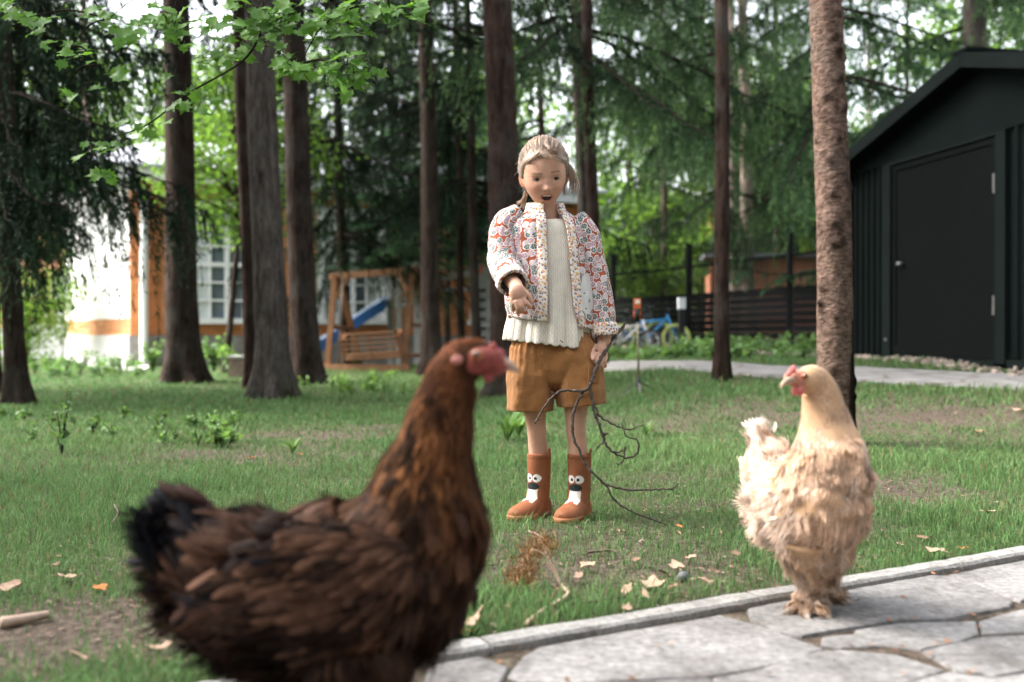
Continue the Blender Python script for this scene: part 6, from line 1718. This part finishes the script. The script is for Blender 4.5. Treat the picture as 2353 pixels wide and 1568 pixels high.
lifeb = tag(empty('toy_ring', W(1101, 605, PD - .75)), 'orange plastic ring on the play tower post', 'toy')
g = G(); tt = np.linspace(0, 2 * math.pi, 20); c0 = W(1101, 607, PD - .75); g.tube(np.array([c0 + (.055 * math.cos(a), 0, .14 * math.sin(a)) for a in tt]), .022, 8, caps=False); g.build('ring', M('orange_plastic', (.75, .14, .02), .4), lifeb)

# ---- ball, planter box, stump
b_ = gp(149, 816); g = G(); g.ell(b_ + (0, 0, .17), (.17, .17, .17), None, 18, 24); bl_ = tag(g.build('ball', M('red_rubber_ball', (.60, .16, .13), .4, .08)), 'big faded red ball on the ground before the porch', 'ball')
b_ = gp(567, 868); pb = tag(empty('wooden_box', b_), 'small wooden planter box behind the pale grey trunk', 'box')
for k in range(3): g = G(); g.box(b_ + (0, 0, .05 + k * .085), (.40, .34, .08), rotz(.05)); g.build('plank', M('grey_box_wood', (.20, .15, .12), .85, .3, 20, rnd=.2) if k == 0 else bpy.data.materials['grey_box_wood'], pb, smooth=False)
g = G(); g.box(b_ + (0, 0, .27), (.44, .38, .03), rotz(.05)); g.build('lid', MAT_PALEW, pb, smooth=False)

# ---- bollard lamp, camera tripod
b_ = gp(1566, 822); bol = tag(empty('bollard_lamp', b_), 'black garden bollard lamp with white head beside the path', 'lamp')
hgt = (822 - 683) * b_[1] / FPX
g = G(); g.box(b_ + (0, 0, hgt * .4), (.062, .062, hgt * .8)); g.build('post', MAT_DKM, bol, smooth=False)
g = G(); g.box(b_ + (0, 0, hgt * .9), (.078, .078, hgt * .195)); g.build('diffuser', M('white_acrylic', (.78, .80, .82), .4, .03), bol, smooth=False)
g = G(); g.box(b_ + (0, 0, hgt), (.084, .084, .012)); g.build('cap', MAT_DKM, bol, smooth=False)
b_ = gp(1468, 905); tri = tag(empty('tripod', b_), 'thin tripod stand with orange device on top on the lawn', 'tripod')
hgt = (905 - 687) * b_[1] / FPX; sc_ = b_[1] / FPX
g = G(); g.tube([b_ + (0, 0, .03), b_ + (-.005, 0, hgt * .45), b_ + (-.012, 0, hgt * .80)], [.0085, .008, .0065], 10); g.build('pole', M('brassy_metal', (.22, .21, .13), .4, .2, 30, metal=.4), tri)
g = G(); g.tube([b_ + (0, 0, .05), b_ + (0, 0, .12)], .014, 10); g.build('hub', MAT_DKM, tri)
for k in range(3):
    a = .5 + k * 2.09; d = np.array([math.cos(a), math.sin(a), 0]); g = G(); e = b_ + d * .13; e[2] = float(terrain(e[0], e[1])) + .01
    g.beam(b_ + (0, 0, .085), e, .016, .008); g.build('leg', MAT_STEEL, tri, smooth=False)
top = b_ + np.array([-.012, 0, hgt])
g = G(); g.tube([top + (0, 0, -.165), top + (0, 0, -.07)], [.018, .016], 10); g.build('clamp', MAT_DKM, tri)
g = G(); g.box(top + (0, -.004, -.035), (.050, .022, .075)); dv = g.build('device', M('orange_case', (.55, .12, .035), .45, .1), tri, smooth=False)
g = G(); g.box(top + (0, -.017, -.022), (.034, .003, .03)); g.build('label', M('pale_device_label', (.75, .62, .5), .5, .05), dv, smooth=False)
for s_ in (-1, 1): g = G(); g.tube([top + (s_ * .022, 0, -.15), top + (s_ * .024, 0, -.085)], .005, 6); g.build('arm', bpy.data.materials['orange_case'], tri)

# ---- bicycles leaning by the fence
MAT_TYRE = M('black_tyre', (.015, .015, .015), .8); MAT_TYRE_Y = M('lime_tyre', (.42, .48, .12), .7); MAT_CHROME = M('bike_metal', (.40, .42, .45), .3, .1, metal=.8)
def bike(label, base, yaw, R, frame, tyre, lean=.15, sc=1.):
    e = tag(empty('bicycle', base), label, 'bicycle', 'bicycles parked by the fence'); u = np.array([math.cos(yaw), math.sin(yaw), 0]); nn = np.array([-u[1], u[0], 0]); upv = np.array([0, 0, 1.]) + nn * lean
    P = lambda s_, z, k=0.: base + u * s_ * sc + upv * z * sc + nn * k * sc
    for c in (-.40, .40):
        tt = np.linspace(0, 2 * math.pi, 25); g = G()
        g.tube(np.array([P(c + R * math.cos(a), R + R * math.sin(a)) for a in tt]), .022 * sc, 7, caps=False); wh = g.build('wheel', tyre, e)
        g = G(); g.tube(np.array([P(c + R * .86 * math.cos(a), R + R * .86 * math.sin(a)) for a in tt]), .010 * sc, 5, caps=False)
        for a in tt[::2]: g.tube([P(c, R), P(c + R * .86 * math.cos(a), R + R * .86 * math.sin(a))], .0025 * sc, 3, caps=False)
        g.tube([P(c, R, -.04), P(c, R, .04)], .02 * sc, 8); g.build('rim', MAT_CHROME, wh, loc=tuple(np.zeros(3)))
    fr_ = M('bike_paint_' + label.split()[0], frame, .35, .05, spec=.5)
    g = G()
    for a, b2, r_ in (((-.02, R), (.27, R * 2 + .10), .020), ((-.02, R), (-.14, R * 2 + .08), .017), ((-.12, R * 2 + .04), (.27, R * 2 + .08), .020), ((-.40, R), (-.02, R), .012), ((-.40, R), (-.13, R * 2 + .03), .012), ((.40, R), (.26, R * 2 + .16), .015)): g.tube([P(*a), P(*b2)], r_ * sc, 7)
    g.build('frame', fr_, e)
    g = G(); g.tube(np.array([P(.24, R * 2 + .22, -.24), P(.28, R * 2 + .24, -.1), P(.26, R * 2 + .17), P(.28, R * 2 + .24, .1), P(.24, R * 2 + .22, .24)]), .013 * sc, 7); g.build('handlebar', MAT_DKM, e)
    g = G(); g.ell(P(-.17, R * 2 + .13), np.array([.11, .055, .03]) * sc, rotz(yaw)); g.tube([P(-.13, R * 2 + .05), P(-.16, R * 2 + .12)], .012 * sc, 6); g.build('saddle', MAT_TYRE, e)
    g = G(); g.tube([P(-.02, R, -.07), P(-.02, R, .07)], .012 * sc, 6); g.box(P(.06, R - .09, .09), np.array([.08, .05, .02]) * sc); g.box(P(-.10, R + .09, -.09), np.array([.08, .05, .02]) * sc)
    tt = np.linspace(0, 2 * math.pi, 15); g.tube(np.array([P(-.02 + .07 * math.cos(a), R + .07 * math.sin(a), .03) for a in tt]), .006, 4, caps=False); g.build('pedals', MAT_CHROME, e)
def onground(x, y): return gp(x, y)
d_ = 15.0
def bk(x, d): p = np.array([(x - 1176.5) * d / FPX, d, 0.]); p[2] = float(terrain(p[0], p[1])); return p
bike('blue child bicycle with lime tyres by the fence', bk(1490, 14.6), -.25, .19, (.02, .25, .55), MAT_TYRE_Y, .12)
bike('dark bicycle with orange details behind the blue one', bk(1452, 15.0), .15, .22, (.03, .03, .035), MAT_TYRE_Y, -.1)
bike('white and red small bicycle at the left of the bicycles', bk(1432, 14.4), -.5, .16, (.55, .50, .48), MAT_TYRE, .2)
b_ = bk(1436, 14.0); g = G(); g.ell(b_ + (0, 0, .055), (.06, .06, .06)); tag(g.build('ball', M('pink_ball', (.72, .30, .34), .4, .05)), 'small pink ball lying beside the bicycles', 'ball')
b_ = bk(1500, 14.2); sl = tag(empty('wooden_plank', b_), 'dark plank lying on the ground under the bicycles', 'plank'); g = G(); g.box(b_ + (.05, 0, .04), (.75, .12, .05), rotz(-.1)); g.build('board', MAT_BWOOD, sl, smooth=False)

# ---- grass, weeds, litter
rg = np.random.default_rng(77)
def ok_ground(x, y):
    sh = (x > 3.3 + (10.4 - y) * .2) & (y > 6.5) & (y < 13.5)
    hs_ = (np.array([x + 7.6, y - 18.0]).T @ np.array([.37, -.93])) if False else y < 18.3
    return (kd(x, y) < -.004) & ~on_path(x, y) & ~sh & (y < 18.4)
def blades(n_, y0, y1, hmin, hmax, w0, pw, thr):
    u = rg.uniform(0, 1, n_); y = (y0 ** (1 - pw) + u * (y1 ** (1 - pw) - y0 ** (1 - pw))) ** (1 / (1 - pw))
    x = rg.uniform(-1, 1, n_) * (.58 * y + .55)
    b_ = bare(x, y) + rg.normal(0, .22, n_); k = (b_ < thr) & ok_ground(x, y)
    x, y, b_ = x[k], y[k], b_[k]; n_ = len(x)
    tall = (.62 + .5 * fbm2(x * 1.7, y * 1.7, 91, 2)) * np.clip(1.15 - b_ * 1.1, .45, 1.3)
    h = rg.uniform(hmin, hmax, n_) * tall; z = ground_z(x, y)
    a = rg.uniform(0, 6.283, n_); ld = rg.uniform(0, 6.283, n_); le = h * rg.uniform(.15, .95, n_)
    w = w0 * np.maximum(1, y / 3.2) * rg.uniform(.6, 1.3, n_)
    sx, sy = np.cos(a) * w, np.sin(a) * w; lx, ly = np.cos(ld) * le, np.sin(ld) * le
    V = np.zeros((n_, 5, 3))
    V[:, 0] = np.stack([x - sx, y - sy, z - .006], 1); V[:, 1] = np.stack([x + sx, y + sy, z - .006], 1)
    V[:, 2] = np.stack([x + lx * .35 + sx * .8, y + ly * .35 + sy * .8, z + h * .6], 1); V[:, 3] = np.stack([x + lx * .35 - sx * .8, y + ly * .35 - sy * .8, z + h * .6], 1)
    V[:, 4] = np.stack([x + lx, y + ly, z + h * rg.uniform(.75, 1., n_)], 1)
    i0 = np.arange(n_)[:, None] * 5
    patch = np.clip(.5 + .8 * fbm2(x * .9, y * .9, 95, 2), 0, 1)[:, None]
    c = (np.array([.092, .190, .062]) * (1 - patch) + np.array([.155, .265, .095]) * patch) * rg.uniform(.65, 1.4, n_)[:, None]
    dry = rg.uniform(0, 1, n_) < .06; c[dry] = np.array([.26, .20, .10]) * rg.uniform(.6, 1.2, (dry.sum(), 1))
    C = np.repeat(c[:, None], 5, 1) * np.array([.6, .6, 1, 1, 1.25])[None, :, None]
    return V.reshape(-1, 3), i0 + np.array([0, 1, 2, 3]), i0 + np.array([3, 2, 4]), C.reshape(-1, 3)
def grass_mat():
    m, nt, p = newmat('grass_blades'); n = N(nt); c = n('Attribute', attribute_name='Col').outputs['Color']
    nt.links.new(c, p.inputs['Base Color']); p.inputs['Roughness'].default_value = .55; p.inputs['Specular IOR Level'].default_value = .12
    t = n('BsdfTranslucent', {'Color': c}); mx = n('MixShader', {0: .35, 1: p.outputs[0], 2: t.outputs[0]}); nt.links.new(mx.outputs[0], nt.nodes['Material Output'].inputs['Surface']); return m
MAT_GRASS = grass_mat()
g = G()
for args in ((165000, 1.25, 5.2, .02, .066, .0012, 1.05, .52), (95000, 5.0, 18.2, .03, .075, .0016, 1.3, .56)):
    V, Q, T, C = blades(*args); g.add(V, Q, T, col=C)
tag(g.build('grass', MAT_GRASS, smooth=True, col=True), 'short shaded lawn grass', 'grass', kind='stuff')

# small litter: chips, needles, crumbs
def litter(n_, y0, y1):
    y = rg.uniform(y0, y1, n_); x = rg.uniform(-1, 1, n_) * (.58 * y + .5); b_ = bare(x, y) + rg.normal(0, .2, n_); k = (b_ > .18) & ok_ground(x, y)
    x, y = x[k], y[k]; n_ = len(x); z = ground_z(x, y) + .004; a = rg.uniform(0, 6.28, n_)
    L = rg.uniform(.003, .008, n_) * (1 + 1.2 * rg.uniform(0, 1, n_) ** 6); w = L * rg.uniform(.15, .7, n_); t = rg.normal(0, .35, n_)
    dx, dy = np.cos(a), np.sin(a)
    V = np.stack([np.stack([x - dx * L, y - dy * L, z], 1), np.stack([x + dy * w, y - dx * w, z + .003], 1), np.stack([x + dx * L, y + dy * L, z + np.abs(t) * L], 1), np.stack([x - dy * w, y + dx * w, z + .003], 1)], 1)
    pal = np.array([(.22, .145, .105), (.16, .115, .085), (.34, .25, .19), (.12, .085, .065), (.28, .16, .10), (.07, .055, .045)]); C = np.repeat((pal[rg.integers(0, 6, n_)] * rg.uniform(.6, 1.3, (n_, 1)))[:, None], 4, 1)
    return V.reshape(-1, 3), np.arange(n_ * 4).reshape(-1, 4), C.reshape(-1, 3)
g = G()
for a in ((15000, 1.3, 4.2), (6000, 4.2, 8.5)): V, Q, C = litter(*a); g.add(V, Q, col=C)
# crumbs in the paving joints
n_ = 2600; a = rg.uniform(-1.5, 2.6, n_); b2 = rg.uniform(.05, 1.3, n_) ** 1.0; xy = KD0 + KDIR * a[:, None] + KN * b2[:, None]
keepj = np.array([not any(inpoly(p, P) for P, _ in polys) for p in xy]) | (rg.uniform(0, 1, n_) < .05); xy = xy[keepj]; n_ = len(xy)
L = rg.uniform(.003, .010, n_); an = rg.uniform(0, 6.28, n_); x, y = xy.T; z = np.full(n_, .002)
V = np.stack([np.stack([x - np.cos(an) * L, y - np.sin(an) * L, z], 1), np.stack([x + np.sin(an) * L * .5, y - np.cos(an) * L * .5, z + .002], 1), np.stack([x + np.cos(an) * L, y + np.sin(an) * L, z + .003], 1), np.stack([x - np.sin(an) * L * .5, y + np.cos(an) * L * .5, z], 1)], 1)
C = np.repeat((np.array([.26, .12, .06]) * rg.uniform(.3, 1.4, (n_, 1)))[:, None], 4, 1); g.add(V.reshape(-1, 3), np.arange(n_ * 4).reshape(-1, 4), col=C.reshape(-1, 3))
tag(g.build('leaf_litter', M('leaf_litter', None, .9, .2, 60, attr=True), smooth=False, col=True), 'small wood chips and crumbled leaves on bare soil', 'litter', kind='stuff')

# fallen leaves one can pick out
def dry_leaf(seed):
    r = np.random.default_rng(seed); g = G(); n_ = 16; a = np.linspace(0, 2 * math.pi, n_, endpoint=False)
    rad = (.62 + .22 * np.abs(np.cos(a * 2.5)) + r.normal(0, .06, n_)) * np.where(np.abs(a - math.pi) < .4, .8, 1.); sh = np.column_stack([np.cos(a) * rad, np.sin(a) * rad * .72])
    rows = []
    for s_ in (1., .6, .2): P = sh * s_; rows.append(np.column_stack([P, .22 * np.sin(P[:, 0] * 3 + r.uniform(0, 6)) * P[:, 1] + .30 * (P[:, 0] ** 2 + P[:, 1] ** 2) * r.uniform(.2, .9) + .05 * r.normal(0, 1, n_) * s_]))
    g.loft(np.array(rows), caps=(False, True), col=np.ones((3 * n_, 3))); g.tube([[-.7, 0, .05], [-1.2, .06, .02]], .025, 4, col=(.6, .5, .5)); return g
LM = [M('dry_leaf_' + nme, c_, .8, .35, 25, .3, 60) for nme, c_ in (('pale', (.38, .25, .175)), ('orange', (.46, .17, .05)), ('brown', (.22, .13, .085)))]
dls = [dry_leaf(s_).mesh('fallen_leaf', LM[s_ % 3], smooth=True) for s_ in range(6)]
spots = [(1500, 1362, .045, 0, 'broad pale dry leaf curled up on the lawn edge'), (1555, 1322, .034, 0, 'pale dry leaf just behind the curled broad one'), (1620, 1355, .026, 0, 'small pale dry leaf right of the curled broad one'), (1065, 1462, .06, 0, 'large pale leaf lying by the kerb behind the brown hen'), (1045, 1472, .03, 1, 'orange leaf tucked beside the large pale one at the kerb'),
  (2215, 1278, .020, 1, 'orange leaf by the kerb at right'), (2150, 1282, .034, 0, 'pale leaf lying flat beside the kerb at right'), (2125, 1252, .030, 2, 'dark brown curled leaf in the grass right of the buff hen'), (2070, 1268, .016, 0, 'small tan leaf between buff hen and dark curled leaf'), (1350, 1318, .030, 0, 'pale wood-coloured leaf left of the stick'), (1560, 1225, .014, 1, 'small orange leaf near the branch tip'),
  (20, 1368, .035, 0, 'pale dry leaf at the left edge'), (150, 1345, .026, 0, 'pale leaf on bare soil at lower left'), (125, 1318, .02, 2, 'brown leaf on bare soil at lower left'), (365, 1515, .03, 0, 'tan leaf in the grass left of the brown hen'), (180, 1535, .026, 0, 'pale pink leaf near the bottom left corner'), (230, 1370, .02, 1, 'small orange leaf on the soil left of the hen tail'),
  (578, 1062, .022, 1, 'orange leaf in the far grass left of the hen back'), (690, 1053, .014, 1, 'tiny orange leaf beyond the hen back'), (2335, 950, .05, 0, 'pale leaf on bare soil at right edge'), (2250, 1000, .04, 2, 'brown leaf on the lawn under the shed'), (1440, 1420, .02, 0, 'small pale leaf by the foreground stick'), (2270, 1190, .03, 0, 'pale leaf among grass right of the buff hen')]
for k, (x, y, s_, m_, lab) in enumerate(spots):
    p = gp(x, y); me = dls[[0, 1, 2][m_] + 3 * (k % 2)]
    o = link('fallen_leaf', me, None, (p[0], p[1], p[2] + .018)); o.scale = (s_,) * 3; o.rotation_euler = (rg.normal(0, .2), rg.normal(0, .2), rg.uniform(0, 6.28)); tag(o, lab, 'leaf', 'fallen leaves on the lawn')
for k, (x, y, s_, m_) in enumerate([(1440, 1378, .022, 0), (1530, 1342, .026, 2), (1588, 1302, .02, 0), (1640, 1332, .022, 2), (1462, 1306, .018, 2), (1330, 1345, .02, 0), (1690, 1292, .018, 2), (1480, 1392, .022, 0), (1545, 1372, .02, 2)]):
    p = gp(x, y); o = link('fallen_leaf', dls[[0, 1, 2][m_] + 3 * (k % 2)], None, (p[0], p[1], p[2] + .02)); o.scale = (s_,) * 3; o.rotation_euler = (rg.normal(.3, .2), rg.normal(0, .25), rg.uniform(0, 6.28)); tag(o, 'dry leaf in the loose scatter left of the buff hen', 'leaf', 'scattered dry leaves left of the buff hen')
def sticky(label, pts, r0, r1, z=.012, name='stick', mat=None, side=()):
    b_ = gp(*pts[0]); e = tag(empty(name, b_), label, 'stick'); g = G(); P = np.array([gp(*p_) + (0, 0, z) for p_ in pts]); g.tube(cr(P, 20), np.linspace(r0, r1, 20), 7)
    for S in side: P = np.array([gp(*p_) + (0, 0, z) for p_ in S]); g.tube(cr(P, 10), np.linspace(r0 * .6, r1 * .6, 10), 5)
    g.build('wood', mat or MAT_STICK, e)
MAT_STICK = M('pale_dry_wood', (.40, .29, .22), .85, .3, 30); MAT_STICKD = M('dark_dry_wood', (.12, .085, .065), .9, .3, 30)
sticky('pale stick lying on the soil at lower left', [(0, 1448), (50, 1440), (110, 1428)], .012, .008)
sticky('thin dark stick on the lawn right of the girl', [(1350, 1282), (1400, 1278), (1420, 1282)], .004, .002, mat=MAT_STICKD)
sticky('long thin twig lying in front of the pale leaves', [(1340, 1400), (1450, 1385), (1560, 1378)], .003, .0015, mat=MAT_STICKD)
sticky('dark twig curl on the grass behind the hen tail', [(262, 1185), (270, 1205), (255, 1230)], .004, .002, .03, mat=MAT_STICKD)
b_ = gp(1571, 1340); g = G(); g.ell(b_ + (0, 0, .012), (.013, .013, .012)); tag(g.build('pebble', M('grey_pebble', (.10, .115, .115), .6, .2, 40)), 'round dark grey pebble among the pale leaves', 'stone')
# dry twiggy sprig in the foreground
b_ = gp(1215, 1440); spr = tag(empty('dry_sprig', b_), 'dry brown twig with withered needles on the lawn edge', 'twig'); g = G()
D_ = b_[1]; 
def dq(x, y, d=2.05): return W(x, y, d)
stem = [[*gp(1207, 1448)[:2], .008], [*gp(1240, 1420)[:2], .008], [*gp(1305, 1385)[:2], .015], dq(1290, 1345, 2.12), dq(1262, 1290, 2.15), dq(1240, 1235, 2.18), dq(1215, 1222, 2.2)]
g.tube(cr(np.array(stem), 40), np.linspace(.0055, .002, 40), 7); g.tube(cr(np.array([dq(1290, 1345, 2.12), dq(1275, 1310, 2.13), dq(1250, 1275, 2.14), dq(1222, 1262, 2.15)]), 14), np.linspace(.003, .0015, 14), 5); g.build('stem', MAT_STICK, spr)
g = G(); rq = np.random.default_rng(9)
for c_, n_, s_ in (((1245, 1255, 2.17), 260, .030), ((1195, 1330, 2.12), 320, .035), ((1205, 1270, 2.18), 60, .03), ((1220, 1300, 2.14), 90, .03)):
    for k in range(n_):
        p = dq(*c_) + rq.normal(0, s_ * .5, 3) * (1, 1, .9); p[2] = max(p[2], .01); d = nrm(rq.normal(0, 1, 3) + (0.1, 0, .5)) * rq.uniform(.012, .035)
        s2 = nrm(np.cross(d, (0, 1, .2))) * .0011; g.add([p - s2, p + s2, p + d], T=[[0, 1, 2]], col=np.array([.34, .19, .085]) * rq.uniform(.4, 1.5))
tag(g.build('withered_needles', M('withered_needles', None, .8, .1, attr=True), spr, smooth=False, col=True), kind='stuff')

# weeds and plants
LEAF_W = leaf_mat('weed_leaf', (.15, .255, .10), .35)
def weed_geo(r, h, n_, size, upright=.4, blade=False):
    g = G()
    for k in range(n_):
        a = r.uniform(0, 6.28); d = np.array([math.cos(a), math.sin(a), 0]); hh = h * r.uniform(.5, 1.1); sp_ = r.uniform(.1, .6) * (1 - upright) * h * 1.4
        P = cr(np.array([[0, 0, 0], d * sp_ * .4 + (0, 0, hh * .6), d * sp_ + (0, 0, hh)]), 7)
        if blade:
            sd2 = np.array([-d[1], d[0], 0]); w = size * np.array([.6, .9, 1, 1, .8, .5, .05]); P = P + d * (np.linspace(0, 1, 7) ** 3 * h * .35)[:, None]
            rows = np.stack([P - sd2 * w[:, None], P + (0, 0, -size * .2), P + sd2 * w[:, None]], 1); g.loft(rows, closed=False, col=np.ones((21, 3)) * r.uniform(.7, 1.3))
        else:
            g.tube(P, np.linspace(.0035, .0012, 7), 4, mi=1, caps=False)
            for l_ in range(r.integers(3, 7)):
                b2 = P[r.integers(2, 7)]; V, Q, c = leaf_cards(r, b2[None] + r.normal(0, size * .35, (1, 3)) * (1, 1, .3), size); g.add(V, Q, col=c)
    return g
rwd = np.random.default_rng(14)
weedm = [weed_geo(rwd, .16, 9, .055).mesh('weed', [LEAF_W, TWIGM], smooth=False, col=True) for _ in range(4)]
bushm = [weed_geo(rwd, .42, 24, .075).mesh('bush', [LEAF_W, TWIGM], smooth=False, col=True) for _ in range(2)]
irism = [weed_geo(rwd, .17, 26, .0075, .3, True).mesh('tuft', [LEAF_W], smooth=True, col=True) for _ in range(2)]
def put(name, me, x, y, sc, label, group, cat):
    p = gp(x, y); o = link(name, me, None, p); o.scale = (sc,) * 3; o.rotation_euler.z = rwd.uniform(0, 6.28); tag(o, label, cat, group)
def cover(label, n_, fn, meshes_h, size, name='ground_cover'):
    g = G()
    for k in range(n_):
        x, y, h = fn(); p = gp(x, y); w = weed_geo(rwd, h, 6, size * rwd.uniform(.7, 1.2)); a = rotz(rwd.uniform(0, 6.28))
        for V, C, in zip([np.concatenate(w.V)], [np.concatenate(w.C)]):
            g.add(V @ a.T + p, np.concatenate(w.Q), None, None, C * rwd.uniform(.8, 1.25)); g.MQ[-1] = np.concatenate(w.MQ)
    tag(g.build(name, [LEAF_W, TWIGM], smooth=False, col=True), label, 'ground cover', kind='stuff')
cover('low pale leafy weeds spread in the left lawn', 28, lambda: (lambda t: (rwd.uniform(0, 560), rwd.uniform(955, 1040), .08) if t < .5 else (rwd.uniform(330, 560), rwd.uniform(975, 1030), .085))(rwd.uniform()), 0, .034)
cover('leafy weeds in the strip between path and dark fence', 95, lambda: (lambda x: (x, rwd.uniform(800, 828), rwd.uniform(.08, .13) if x < 1560 else rwd.uniform(.12, .26)))(rwd.uniform(1390, 1865)), 0, .075)
cover('small weeds in the lawn before the swing', 34, lambda: (rwd.uniform(640, 1100), rwd.uniform(868, 912), .11), 0, .05)
cover('sunlit low plants before the porch', 44, lambda: (rwd.uniform(70, 335), rwd.uniform(838, 872), rwd.uniform(.15, .32)), 0, .07)
for x, y, s_, lab in ((350, 858, 1.1, 'light green bush at the drainpipe foot'), (490, 858, 1.3, 'light green bush right of the thick dark trunk'), (530, 862, 1.0, 'light green bush at the leaning sapling foot'), (815, 848, .6, 'small light bush under the swing bench'), (1850, 800, .9, 'leafy bush at the fence foot near the flaky trunk')): put('bush', bushm[0], x, y, s_, lab, None, 'bush')
put('sprout', weed_geo(rwd, .34, 8, .05, .55).mesh('sprout', [LEAF_W, TWIGM], smooth=False, col=True), 142, 1047, .85, 'single leafy sprout with bare stems in the left lawn', None, 'plant')
put('sprout', irism[0], 672, 1048, .5, 'thin upright grassy sprout beyond the hen back', None, 'plant')
put('grass_tuft', irism[1], 1165, 1020, 1.15, 'strappy green tuft just behind the girl\'s leg', None, 'plant'); put('grass_tuft', irism[0], 1192, 1010, .9, 'smaller strappy tuft beside the girl\'s knee', None, 'plant')
put('grass_tuft', irism[0], 535, 985, .5, 'strappy tuft among the left weeds', None, 'plant')
put('grass_tuft', irism[1], 1485, 1005, .5, 'small strappy tuft right of the branch', None, 'plant')
